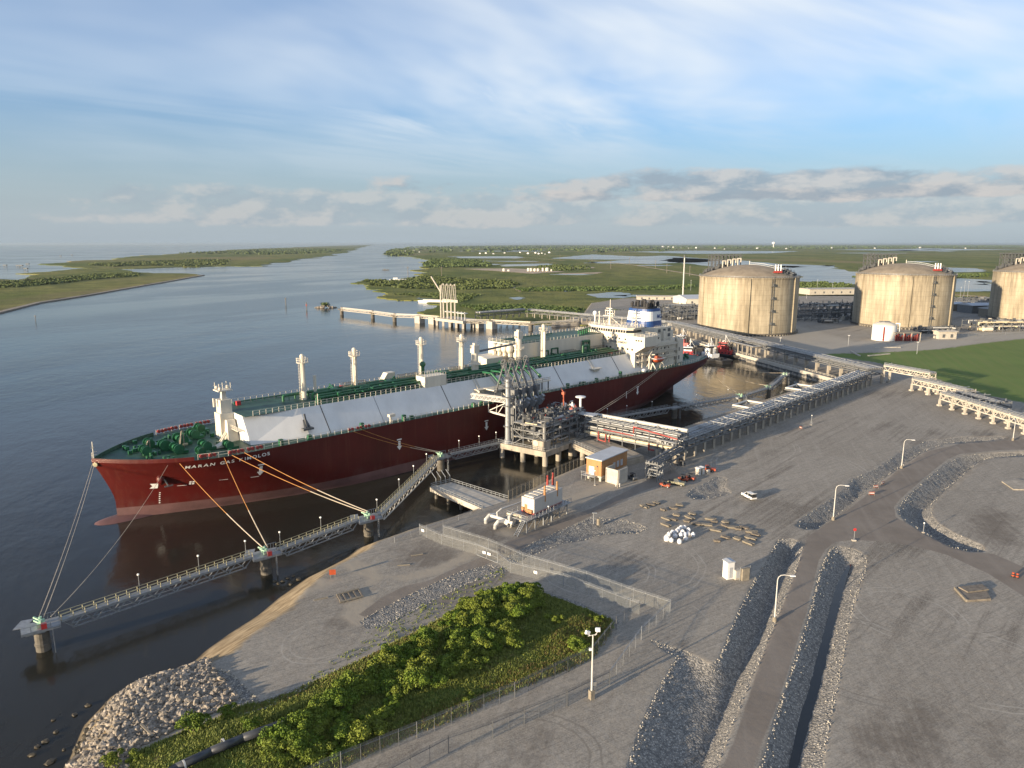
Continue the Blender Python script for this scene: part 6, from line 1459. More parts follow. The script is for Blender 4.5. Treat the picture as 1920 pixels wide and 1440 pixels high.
# ------------------------------------------------------------------ vehicles
def wheels(root,wb,tr,r,w_=.24):
    for x in (-wb/2,wb/2):
        for y in (-tr/2,tr/2):
            mb=MB();mb.tube((x,y-w_/2,r),(x,y+w_/2,r),r,n=14);t=mb.build('wheel',M['tyre'],root);mb=MB();mb.tube((x,y-w_/2-.01,r),(x,y+w_/2+.01,r),r*.55,n=10);mb.build('rim',M['galv'],t)
def car(label,p,rz,mt,kind='suv',name='parked_car',cat='car'):
    root=thing(name,label,cat,p,rz)
    if kind=='suv':
        body=[(-2.35,.45),(2.3,.42),(2.38,.8),(2.3,1.0),(1.25,1.12),(-2.3,1.12),(-2.4,.8)];cab=[(-2.25,1.05),(1.2,1.08),(.35,1.8),(-2.0,1.84)]
    else:
        body=[(-2.6,.5),(2.6,.5),(2.7,.9),(2.6,1.12),(1.3,1.2),(-2.6,1.16)];cab=[(-.75,1.15),(1.2,1.18),(.55,1.78),(-.6,1.8)]
    mb=MB();mb.side(body,-.93,.93);mb.build('body',M[mt],root)
    n=len(cab);mb=MB();vs=[(x,-.84 if z<1.3 else -.68,z) for x,z in cab]+[(x,.84 if z<1.3 else .68,z) for x,z in cab];tri=[tuple(range(n)),tuple(range(2*n-1,n-1,-1))]+[(i,(i+1)%n,n+(i+1)%n,n+i) for i in range(n)];mb.add(vs,tri);gl_=mb.build('window',M['glass'],root)
    mb=MB();xs_=[q for q in cab if q[1]>1.5];mb.box(((xs_[0][0]+xs_[1][0])/2,0,1.85),(abs(xs_[0][0]-xs_[1][0])+.1,1.36,.07));
    for y in (-.78,.78): mb.bar((cab[1][0],y,1.12),(xs_[0][0],y*.87,1.77),.08);mb.bar((-.5,y*1.05,1.12),(-.5,y*.88,1.77),.1)
    mb.build('roof',M[mt],root)
    for y in (-.68,.68): mb=MB();mb.box((body[2][0]-.04,y,.88),(.1,.34,.18));mb.build('headlight',M['lamp'],root)
    wheels(root,2.9 if kind=='suv' else 3.4,1.66,.37)
    if kind=='suv':
        mb=MB();mb.box((-2.35,0,2.12),(.8,1.3,.07),ry=.5);mb.build('tailgate',M[mt],root)
        mb=MB();mb.box((-2.3,0,1.3),(.3,1.4,.75));mb.build('boot_interior',M['black'],root)
    else:
        mb=MB();mb.span((-2.5,-.8,1.17),(-.8,.8,1.2));mb.build('load_bed',M['black'],root)
    return root
car('white sport utility car with its tailgate raised, alone on the gravel',at(1404,934),R(108),'white2','suv')
car('orange red pickup truck parked beside the portable toilets',at(1326,883),R(-20),'orange','pickup','pickup_truck','truck')
car('drab camouflage coloured pickup parked between two orange carts',at(1268,909),R(-28),'cam_y','pickup','pickup_truck','truck')
def cart(label,p,rz,mt,roof=True):
    root=thing('utility_cart',label,'utility cart',p,rz)
    mb=MB();mb.side([(-1.5,.45),(1.4,.45),(1.55,.75),(1.4,1.0),(.6,1.05),(.5,.7),(-.4,.7),(-.5,1.1),(-1.55,1.1)],-.72,.72);mb.build('body',M[mt],root)
    mb=MB()
    for y in (-.65,.65): mb.bar((.75,y,1.),(.45,y*.9,1.95),.07);mb.bar((-.5,y,1.),(-.6,y*.9,1.95),.07);mb.bar((.45,y*.9,1.95),(-.6,y*.9,1.95),.07)
    mb.build('roll_cage',M['black'],root)
    if roof: mb=MB();mb.box((-.1,0,2.0),(1.4,1.35,.08));mb.build('roof',M['black'],root)
    mb=MB();mb.box((-.15,0,.95),(.5,1.2,.2));mb.box((-.4,0,1.25),(.15,1.2,.55));mb.build('seat',M['black'],root);wheels(root,2.,1.3,.34,.26)
for l,px_,rz,mt in (('orange utility cart at the front left end of the row',(1247,913),-30,'orange'),('orange utility cart, left one of the touching pair',(1281,902),-35,'orange'),('orange utility cart, right one of the touching pair',(1294,900),-35,'orange'),
  ('black utility cart parked under the end of the pipe rack',(1276,872),10,'steel_dk'),('dark grey utility cart standing alone by the braced rack tower',(1220,894),-40,'steel_dk'),('small pale fronted cart beside the blast wall',(1186,899),-60,'steel')): cart(l,at(*px_),R(rz),mt)
# ------------------------------------------------------------------ white bulk bags
bg_=None
def blab(x,y):
    rows=[('back',988,998.5),('second',998.5,1002.5),('third',1002.5,1009),('front',1009,1030)];r=[q for q in rows if q[1]<=y<q[2]][0];xs__=sorted(a for a,b_ in bags if r[1]<=b_<r[2]);n=['leftmost','second from the left','third from the left','fourth from the left','fifth from the left','sixth from the left'][xs__.index(x)]
    return f'white woven bulk bag in the {r[0]} row of the cluster, {n}'
bags=[(1250,1014),(1259,1016),(1274,1019),(1285.5,1013),(1254,1006),(1265.7,1008),(1276.4,1007),(1284,1006),(1261,1001),(1268,1000),(1272,997),(1280,1001),(1290,1004),(1277,993),(1283,992),(1291,997),(1299.5,1006)]
rd=random.Random(4)
for i,(x,y) in enumerate(bags):
    if bg_ is None:
        bg_=thing('bulk_bag',blab(x,y),'bag',at(x,y),0,'white bulk bags clustered on the gravel')
        mb=MB();sec=[(0,.50),(.12,.62),(.6,.68),(1.1,.64),(1.35,.42),(1.42,.16),(1.62,.20)];m_=16;vs=[]
        for z,r in sec:
            for k in range(m_):
                a=2*math.pi*k/m_;q=r*(1+.12*abs(math.sin(2*a))**2)+.02*math.sin(7*a);vs.append((q*math.cos(a),q*math.sin(a),z))
        mb.add(vs,[(j*m_+k,j*m_+(k+1)%m_,(j+1)*m_+(k+1)%m_,(j+1)*m_+k) for j in range(len(sec)-1) for k in range(m_)]+[tuple(range(m_))[::-1],tuple(range((len(sec)-1)*m_,len(sec)*m_))])
        mb.build('sack',M['bag'],bg_,smooth=True)
        mb=MB()
        for a in range(4): t=a*math.pi/2+.78;mb.cut().bar((.5*math.cos(t),.5*math.sin(t),1.2),(.3*math.cos(t),.3*math.sin(t),1.6),.07)
        mb.each('lifting_loop',M['bag'],bg_)
    else: dup(bg_,at(x,y),rd.uniform(0,3),blab(x,y),scale=(rd.uniform(.7,.85),rd.uniform(.7,.85),rd.uniform(.65,.8)))
# ------------------------------------------------------------------ stacks of timber and dunnage
stk=[(360,655),(420,640),(300,672),(485,705),(580,690),(610,755),(510,790),(590,800),(505,850),(765,745),(735,780),(710,815),(800,842),(895,850),(935,795),(975,820),(1080,858),(1085,825),(1150,876),(1205,890),(1260,878),(1330,918),(985,902),(1000,1005),(1080,970),(1200,985),(1320,978),(1300,1025),(1370,945),(640,660)]
P3=[]
def stackproto(seed,n,l,mt,w_=1.6):
    rd=random.Random(seed);root=thing('timber_stack','x','timber stack',(0,0,0),0,'stacks of timber dunnage on the gravel')
    mb=MB();lay=rd.randint(2,4)
    for y in (-l*.3,l*.3): mb.box((0,y,.06),(w_,.12,.12))
    mb.build('bearer',M['timber'],root)
    for j in range(lay):
        for k in range(n):
            if rd.random()<.12*j: continue
            mb=MB();mb.box((-w_/2+w_*(k+.5)/n,rd.uniform(-.25,.25),.24+j*.24),(w_/n*.8,l*rd.uniform(.8,1.05),.2),rd.uniform(-.05,.05));mb.build('plank',M[mt],root)
    return root
P3=[stackproto(1,4,3.,'timber'),stackproto(2,5,2.4,'timber_l',1.8),stackproto(3,3,3.4,'timber_l'),stackproto(4,4,2.,'timber',1.4)]
adj=['grey weathered','pale','long pale','short grey'];where=['near the road edge','in the left group','in the middle group','in the right group','beside the white bags']
used=[0]*4;SS=.8
for i,(x,y) in enumerate(stk):
    k=i%4 if i not in (13,21,27,8) else 2;p=at(x/5.143+1150,y/5.143+820);rz=R(55+rd.uniform(-25,25));wh=('farthest left' if x<450 else 'in the left group' if x<640 else 'beside the white bags' if x<830 else 'in the middle group' if x<1120 else 'in the right hand group')
    lb=f'{adj[k]} timber stack {wh}, '+('toward the back' if y<700 or (x>700 and y<800) or (x>1050 and y<880) else 'in the middle row' if y<900 else 'toward the front')
    if used[k]==0: r_=P3[k];r_.location=p;r_.rotation_euler=(0,0,rz);r_['label']=lb;used[k]=1;r_.scale=(SS,)*3
    else: dup(P3[k],p,rz,lb,scale=SS)
# timber mats and frames on the ground
def slab(name,label,cat,pts,h,mt,parts=None):
    P=[at(x,y) for x,y in pts];o=P[0];root=thing(name,label,cat,o);mb=MB();mb.prism([(p-o).to_2d() for p in P],.0,h);mb.build('slab' if not parts else parts,M[mt],root);return root,P
r_,P=slab('timber_mat','two layer timber mat lying on the gravel at the right','timber mat',[(1790,1105),(1843,1100),(1858,1126),(1812,1129)],.45,'timber','mat')
mb=MB();a=P[0]-P[0];mb.bar(V3(0,0,.3),(P[3]-P[0])*1.+V3(0,0,.3),.35,.5);mb.build('edge_beam',M['timber_l'],r_)
mb=MB();q=P[1]-P[0];w2=P[3]-P[0];mb.prism([(q*.1+w2*.05).to_2d(),(q*.95+w2*.02).to_2d(),(q*1.0+w2*.45).to_2d(),(q*.25+w2*.5).to_2d()],.45,.7);mb.build('upper_mat',M['timber'],r_)
slab('concrete_pad','pale square concrete pad in the gravel at the right edge','concrete pad',[(1878,904),(1908,900),(1960,912),(1960,920),(1900,919)],.35,'concrete')
r_=thing('timber_crib','pale timber frame lying on the sandy ground near the scrub','timber frame',at(640,1131),R(35))
for k in range(5):
    mb=MB();mb.bar((k*1.15,rd.uniform(-.2,.2),.2),(k*1.15+.5,3.6,.2),.28,.2);mb.build('beam',M['timber'],r_)
mb=MB();mb.bar((-.3,0,.38),(4.6,-.4,.38),.35,.2);mb.bar((.3,3.3,.38),(5,3.1,.38),.25,.2);mb.build('cross_beam',M['timber_l'],r_)
for i,(x,y,l) in enumerate(((602,1122,'weathered board lying near the sandy shore'),(782,1040,'short pale board on the bare soil by the gate'),(757,1059,'long thin board on the bare soil by the gate'),(275,1368,'pale plank lying on the boulders'))):
    o_=tag(MB().box((0,0,0),(2.8 if i!=3 else 4.2,.35,.14),0).build('board',M['timber_l']),l,'board');o_.location=at(x,y,3.62 if i!=3 else 4.1);o_.rotation_euler=(0,0,rd.uniform(0,1.2) if i!=3 else R(-40))
# ------------------------------------------------------------------ lamps
def street(label,px,h=9.7,rz=0.):
    p=at(*px);root=thing('street_lamp',label,'street lamp',p,rz,'curved street lamps along the road')
    mb=MB();mb.tube((0,0,0),(0,0,.9),.42,.36,n=10);mb.build('footing',M['timber_l'],root)
    mb=MB();mb.tube((0,0,.8),(0,0,h-1.1),.14,.09,n=8);pts=[(0,0,h-1.1),(.15,0,h-.5),(.6,0,h-.1),(1.2,0,h),(2.3,0,h-.1)];mb.path([Vector(q) for q in pts],.08,7);mb.build('pole',M['pipe_w'],root)
    mb=MB();mb.box((2.7,0,h-.12),(1.0,.4,.18));mb.build('lamp_head',M['white2'],root)
street('curved street lamp on the ditch bank nearest the camera',(1452,1165),9.7,R(-6))
street('curved street lamp at the left end of the upper ditch',(1562,975),9.7,R(-6))
street('curved street lamp halfway along the upper road bend',(1690,878),9.7,R(-6))
street('curved street lamp by the pale pipe rack at the right',(1899,826),7.6,R(60))
lm=thing('light_mast','tall white floodlight mast beside the double fence','light mast',at(1109,1310))
mb=MB();mb.box((0,0,.75),(.75,.75,1.5),R(30));mb.build('footing',M['timber_l'],lm)
mb=MB();mb.tube((0,0,1.4),(0,0,11.2),.16,.1,n=10);mb.bar((-.8,0,11.),(.6,0,11.3),.08);mb.build('pole',M['pipe_w'],lm)
for x,z,rx in ((-.85,11.6,.5),(.75,12.1,-.3)):
    mb=MB();mb.box((x,0,z),(.75,.4,.55),rx,ry=.4 if x<0 else -.1);mb.bar((x,0,z-.3),(x*.4,0,11.1),.07);mb.build('floodlight',M['white2'],lm)
mb=MB();mb.box((-.35,0,8.7),(.45,.3,.35));mb.build('camera_box',M['white2'],lm)
mb=MB();mb.box((.5,.2,2.6),(.5,.4,.7));mb.bar((.5,.2,.2),(.5,.2,2.4),.06);mb.build('control_box',M['steel'],lm)
for px_,h,l in (((1115,910),4.6,'thin lamp pole in front of the brown building'),((1028,984),5.,'thin lamp pole beside the generator house'),((1731,999),2.6,'short white post beside the curved ditch'),((1521,797),4.,'small tripod lamp standing by the long pipe rack')):
    p=at(*px_);root=thing('lamp_pole',l,'lamp pole',p);mb=MB();mb.tube((0,0,0),(0,0,h),.08);
    if '521' in str(px_): mb.bar((-.8,0,0),(0,0,1.6),.08);mb.bar((.8,0,0),(0,0,1.6),.08);mb.bar((-.5,0,1.4),(.5,0,1.4),.08)
    mb.build('pole',M['galv'],root);mb=MB();mb.ball((0,0,h),.2);mb.build('lamp_globe',M['lamp'],root);mb=MB();mb.box((0,0,.1),(.5,.5,.2));mb.build('base',M['conc_lt'],root)
root=thing('stop_sign','small red sign on a post at the road junction','sign',at(1601,1014));mb=MB();mb.tube((0,0,0),(0,0,2.6),.06);mb.build('post',M['galv'],root);mb=MB();mb.tube((0,-.04,2.9),(0,.0,2.9),.42,n=8);mb.build('sign_plate',M['red'],root);mb=MB();mb.box((0,0,.15),(.9,.7,.3));mb.build('base',M['conc_lt'],root)
root=thing('warning_sign','orange sign panel at the tip of the sandy point','sign',at(624,1083),R(10));mb=MB();mb.bar((-.5,0,0),(-.5,0,2),.1);mb.bar((.5,0,0),(.5,0,2),.1);mb.build('post',M['timber_l'],root);mb=MB();mb.box((0,-.06,1.3),(1.4,.06,1.2));mb.build('sign_panel',M['orange'],root)
for i,(px_,l) in enumerate((((1634,929),'orange and white barricade on the road, nearest the junction'),((1642,916),'orange and white barricade on the road shoulder'),((1655,909),'orange and white barricade farthest up the road'),((1899,1082),'black and orange traffic drum at the right edge'),((1907,1084),'second black and orange traffic drum at the right edge'),((1501,805),'red and white barricade by the long pipe rack'))):
    root=thing('barricade' if 'drum' not in l else 'traffic_drum',l,'barricade' if 'drum' not in l else 'traffic drum',at(*px_),R(20*i))
    if 'drum' in l:
        for k,mt in enumerate(('black','orange','black','orange')):
            mb=MB();mb.tube((0,0,k*.28),(0,0,k*.28+.28),.32-.02*k,n=12);mb.build('drum_band',M[mt],root)
    else:
        mb=MB();
        for x in (-.7,.7): mb.bar((x,-.4,0),(x,0,1.1),.07);mb.bar((x,.4,0),(x,0,1.1),.07)
        mb.build('leg',M['timber'],root)
        for k,mt in enumerate(('orange','white2','orange')): mb=MB();mb.box((0,-.05,.45+k*.28),(1.7,.05,.2));mb.build('rail_board',M[mt],root)
# ------------------------------------------------------------------ chain link fences
def fence(label,pts,h=2.7,st=3.,mt='galv',op='mesh',signs=()):
    P=[at(x,y) for x,y in pts];o=P[0];root=thing('chain_link_fence',label,'fence',o);npost=0
    mb=MB();rl=MB()
    for a,b_ in zip(P,P[1:]):
        a=a-o;b_=b_-o;d=b_-a;n=max(1,round(d.length/st))
        mb.add([a,b_,b_+V3(0,0,h-.3),a+V3(0,0,h-.3)],[(0,1,2,3)])
        rl.bar(a+V3(0,0,h-.3),b_+V3(0,0,h-.3),.06)
        for z in (h-.15,h,h+.15): rl.bar(a+V3(.1*(z-h+.3),0,z),b_+V3(.1*(z-h+.3),0,z),.025)
        for k in range(n+(b_-(P[-1]-o)).length.__lt__(.01)):
            if npost<100: pm_=MB();q=a+d*k/n;pm_.bar(q,q+V3(0,0,h+.15),.06 if k else .12);pm_.build('post',M[mt],root)
            npost+=1
    mb.build('wire_mesh',M[op],root,fix=False);rl.build('top_rail',M[mt],root)
    for x,y in signs:
        p=at(x,y,3.5)-o;s_=MB();s_.box((p.x,p.y,1.6),(.9,.08,.6),R(-35));s_.build('sign_plate',M['white2'],root)
M['mesh_d']=meshmat(.16,(.28,.28,.26),'dark_chain_link_mesh')
fence('outer chain link fence from the sandy bank past the gate to the scrub corner',[(787,1002),(828,1021),(891,1039),(933,1056),(957,1074),(1056,1098),(1181,1146),(1199,1152)],signs=((793,1006),(908,1048),(917,1051),(1004,1086)))
fence('chain link fence edging the right side of the green scrub',[(1199,1152),(1155,1181),(1110,1238),(965,1308),(782,1385),(640,1443),(560,1480)],mt='steel',op='mesh_d')
fence('inner chain link fence running right along the gravel to its far corner',[(831,1004),(916,1030),(980,1058),(1099,1094),(1187,1126),(1256,1149)])
fence('chain link fence from the far corner down towards the light mast',[(1256,1149),(1202,1200),(1143,1284)])
fence('dark post fence crossing the gravel beyond the light mast',[(1143,1284),(1063,1324),(983,1357),(924,1383),(841,1412),(770,1450),(700,1490)],mt='steel_dk',op='mesh_d')
fence('brown chain link fence on the shoreline behind the generator house',[(953,941),(1000,918),(1046,893),(1096,873)],h=3.3,st=2.2,mt='timber_l',op='mesh')
fence('low fence of white posts along the bank beside the landing pier',[(740,1018),(800,995),(860,975),(905,957)],h=1.3,st=5,op='mesh_d')
# double gate
root=thing('yard_gate','pair of framed chain link gates across the asphalt track','gate',at(893,1040));d=at(933,1056)-at(893,1040)
for k in (0,1):
    mb=MB();a=d*(.03+.49*k);b_=d*(.49+.49*k);mb.bar(a+V3(0,-.1,.1),b_+V3(0,-.1,.1),.1);mb.bar(a+V3(0,-.1,2.7),b_+V3(0,-.1,2.7),.1);mb.bar(a+V3(0,-.1,.1),a+V3(0,-.1,2.7),.1);mb.bar(b_+V3(0,-.1,.1),b_+V3(0,-.1,2.7),.1);mb.bar(a+V3(0,-.1,1.4),b_+V3(0,-.1,1.4),.07);mb.build('gate_leaf',M['galv'],root)
# hydrant cluster by the track
root=thing('hydrant','pale standpipe and valve post on the riprap beside the track','hydrant',at(1122,984));mb=MB();mb.tube((0,0,0),(0,0,1.7),.45,n=12);mb.build('barrel',M['timber_l'],root);mb=MB();mb.tube((-1.2,.6,0),(-1.2,.6,3.),.12);mb.box((-1,.6,3.),(1.2,.3,.25));mb.build('valve_post',M['galv'],root)
# ------------------------------------------------------------------ black outfall pipe in the scrub
pp=[at(x,y,z) for x,y,z in ((240,1500,6.1),(330,1440,6.1),(395,1409,6.1),(455,1384,6.0),(520,1360,5.8),(590,1332,4.7))]
root=thing('outfall_pipe','thick black pipe lying across the scrub on concrete saddles','pipe',pp[0]);mb=MB();mb.path([p-pp[0] for p in pp],.62,16);mb.build('pipe_barrel',M['darkpipe'],root,smooth=True)
for x,y in ((345,1438),(419,1397)):
    p=at(x,y-3,6.1)-pp[0];mb=MB();mb.lathe([(.64,-.12),(.7,-.12),(.7,.12),(.64,.12)],18);o_=mb.build('saddle_strap',M['pipe_w'],root);o_.location=p;o_.rotation_euler=(R(90),0,(pp[3]-pp[1]).to_2d().angle_signed(Vector((0,1)))*1.0 if True else 0)
    mb=MB();mb.box((p.x,p.y,p.z-1.2),(1.,.8,1.4),R(25),top=.8);mb.build('saddle_block',M['sand'],root)
# ------------------------------------------------------------------ plant beside and behind the tanks
def building(name,label,px,dims,mt,rz=0.,roofm='roofw',wins=0,z=3.5,pitch=.18):
    p=at(px[0],px[1],z);root=thing(name,label,'building',p,rz);x,y,h=dims;mb=MB();mb.span((0,0,0),(x,y,h));mb.build('wall',M[mt],root)
    mb=MB();mb.side([(-.8,h),(y+.8,h),(y+.8,h+.4),(y/2,h+pitch*y/2+.4),(-.8,h+.4)],-.8,x+.8,lambda q:(q[1],q[0],q[2]));mb.build('roof',M[roofm],root)
    for k in range(wins): mb=MB();mb.box(((k+.6)*x/(wins+.2),-.06,h*.45),(2.,.15,2.6));mb.build('door',M['steel_dk'],root)
    return root
building('warehouse','long cream warehouse with pale flat roof between the first two tanks',(1518,553),(84,34,7.5),'conc_lt',R(8),'conc_lt',6,pitch=.02)
building('shed','grey roofed shed just left of the first concrete tank',(1287,572),(26,38,7),'white',R(12),'roofw',2)
building('shed','tan shed with pale roof in front of the rightmost tank',(1868,597),(58,24,8),'timber_l',R(6),'roofw',3)
building('shed','grey roofed shed left of the tan shed, right of the middle tank',(1822,588),(32,22,8),'steel',R(6),'roofw',2)
building('shed','low brown shed partly hidden behind the middle tank',(1780,583),(18,18,7),'timber',R(6),'roofw',1)
building('hut','small cream hut on the apron right of the white tank',(1760,636),(14,7,5.4),'conc_lt',R(4),'conc_lt',2)
building('control_shelter','long grey low building behind the ship funnel',(1195,562),(50,12,4),'conc_lt',R(-4),'conc_lt',5)
wt=thing('water_tank','small white cylindrical tank with a red ladder in front of the middle concrete tank','tank',at(1668,640)+V3(0,9.,0))
mb=MB();mb.lathe([(8.4,0),(8.4,11.6)],40);mb.build('shell',M['white2'],wt,smooth=False,fix=False);mb=MB();mb.lathe([(8.5,11.6),(6.,12.8),(3,13.5),(.01,13.8)],32);mb.build('roof',M['white'],wt,fix=False)
mb=MB();mb.box((-4.3,-7.7,5.4),(.8,.7,10.4));mb.build('ladder',M['red_p'],wt);mb=MB();mb.box((0,1,13.9),(8,.8,.6));mb.box((1,-2,13.7),(5,.7,.6));mb.build('roof_rail',M['steel'],wt);mb=MB();mb.path([V3(9.6,-3,0),V3(9.6,-3,12.6),V3(7,-2,12.6)],.45);mb.build('fill_pipe',M['white2'],wt)
ps=thing('pump_shelter','open pump shelter with red pipework beside the small white tank','pump shelter',at(1700,640));mb=MB();mb.box((0,5,6.4),(20,12,.4));mb.build('roof',M['timber_l'],ps)
mb=MB()
for x in (-9.5,-3,3,9.5):
    for y in (-.5,10.5): mb.cut().bar((x,y,0),(x,y,6.3),.4)
mb.each('post',M['conc_lt'],ps)
for k in range(12): mb=MB();x=-9+k*1.6;mb.path([V3(x,2,0),V3(x,2,3+k%3),V3(x+1.4,3,3+k%3),V3(x+1.4,3,0)],.4,6);mb.build('pump_pipe',M['red_p'],ps)
def plant(label,corner,w_,d_,h_,n,mts,rz=0.,cols=True,seed=0,nb=5):
    rd=random.Random(seed);root=thing('process_plant',label,'process plant',corner,rz)
    mb=MB();nx_=max(2,int(w_/7));ny_=max(2,int(d_/8))
    for i in range(nx_+1):
        for j in range(ny_+1):
            x,y=i*w_/nx_,j*d_/ny_;hh_=h_*rd.uniform(.55,1);mb.bar((x,y,0),(x,y,hh_),.45)
            if i<nx_:
                for z in (.4,.75): mb.bar((x,y,h_*z),((i+1)*w_/nx_,y,h_*z),.4)
                if rd.random()<.4: mb.bar((x,y,0),((i+1)*w_/nx_,y,h_*.4),.25)
            if j<ny_: mb.bar((x,y,h_*.4),(x,(j+1)*d_/ny_,h_*.4),.4)
    mb.build('steel_frame',M['steel'],root)
    for k in range(min(n,40)):
        mb=MB();y=rd.uniform(0,d_);z=rd.choice((.1,.42,.45,.77,.8))*h_;a,b_=sorted((rd.uniform(0,w_),rd.uniform(0,w_)))
        if b_-a<6:b_=a+6
        mb.path([V3(a,y,z-rd.uniform(.5,3)),V3(a,y,z),V3(b_,y,z),V3(b_,y+rd.uniform(-4,4),z)],rd.uniform(.25,.6),6);mb.build('pipe',M[rd.choice(mts)],root)
    for k in range(nb):
        mb=MB();x,y=rd.uniform(2,w_-2),rd.uniform(0,d_*.6);q=rd.random()
        if q<.45: mb.tube((x,y,0),(x,y,h_*rd.uniform(.5,1.15)),rd.uniform(.8,1.8),n=10)
        elif q<.8: mb.tube((x,y,2),(x+rd.uniform(4,9),y,2),rd.uniform(1,1.8),n=10)
        else: mb.box((x,y,2),(4,3,4))
        mb.build('vessel',M[rd.choice(mts+['conc_lt','white'])],root)
    mb=MB()
    for k in range(n*4):
        x,y,z=rd.uniform(0,w_),rd.uniform(0,d_),rd.choice((.05,.42,.78))*h_;s=rd.uniform(.5,1.7);mb.box((x,y,z+s/2),(s,s,s*rd.uniform(.6,1.8)))
    o_=mb.build('small_equipment',M['steel_dk'],root);o_['kind']='stuff'
PM=['pipe','steel','galv','pipe_w']
plant('dense pipe racks and vessels between the first two concrete tanks',at(1496,603),100,40,17,36,PM,R(14),seed=21,nb=9)
plant('tangle of process pipework left of the first concrete tank',at(1228,602),62,60,14,34,PM,R(8),seed=22,nb=8)
plant('cream coloured pump skids and pipes before the rightmost tank',at(1830,622),60,18,10,30,['pipe_y','pipe_w','pipe','timber_l'],R(3),seed=23,nb=9)
plant('dark pipe rack behind the middle and rightmost tanks',at(1790,572),110,14,10,20,PM,R(5),seed=24,nb=2)
plant('low pipework at the foot of the middle concrete tank',at(1722,626),34,10,6,16,PM,R(4),seed=25,nb=4)
plant('small skid standing on the apron between the first two tanks',at(1540,606),16,6,5,8,PM,R(3),seed=26,nb=2)
fs=thing('vent_stack','very tall slim vent stack standing in the marsh left of the tanks','stack',at(1280,562));mb=MB();mb.tube((0,0,0),(0,0,54),.9,.7,n=10);mb.build('shaft',M['pipe_w'],fs);mb=MB();mb.tube((0,0,54),(0,0,57),1.2,n=10);mb.build('tip',M['steel_dk'],fs)
for k in (16,32,46): mb=MB();mb.lathe([(.8,k),(1.8,k),(1.8,k+.4),(.8,k+.4)],10);mb.build('ring_platform',M['galv'],fs)
for i,(x,y,h) in enumerate(((1295,545,16),(1372+140,560,14),(1532,541,14),(1712,560,22),(1806,562,24),(1813,563,24),(1800,560,15),(1547,600,9),(1462,655,8),(1590,650,8),(1560,548,12),(1719,664,8))):
    p=at(x,y);root=thing('floodlight_pole','slim pole in the plant, '+['left of the first tank','behind the first tank','beside the cream warehouse','between middle and right tanks, left','between middle and right tanks, centre','between middle and right tanks, right','beside the dark rack','on the apron','by the quay rack','on the apron edge','behind the warehouse','beside the lawn'][i],'pole',p,0,'slim lighting poles of the plant');mb=MB();mb.tube((0,0,0),(0,0,h),.16,n=6);mb.build('pole',M['galv'],root);mb=MB();mb.box((0,0,h),(1.4,.4,.3));mb.build('lamp_head',M['white2'],root)
for i,(a,b_) in enumerate((((1640,652),(1688,652)),((1596,660),(1612,668)),((1488+140,668),(1668,664)))):
    pa,pb=at(*a),at(*b_);o_=thing('concrete_kerb','low pale concrete kerb on the apron, '+['by the white tank','at the left lawn corner','along the lawn'][i],'kerb',pa);mb=MB();mb.bar(V3(0,0,.3),pb-pa+V3(0,0,.3),1.2,.6);mb.build('kerb_block',M['conc_lt'],o_)
fence('low fence of posts along the apron in front of the rightmost tank',[(1772,633),(1830,631),(1885,628),(1960,624)],h=2.4,st=8,op='mesh_d')
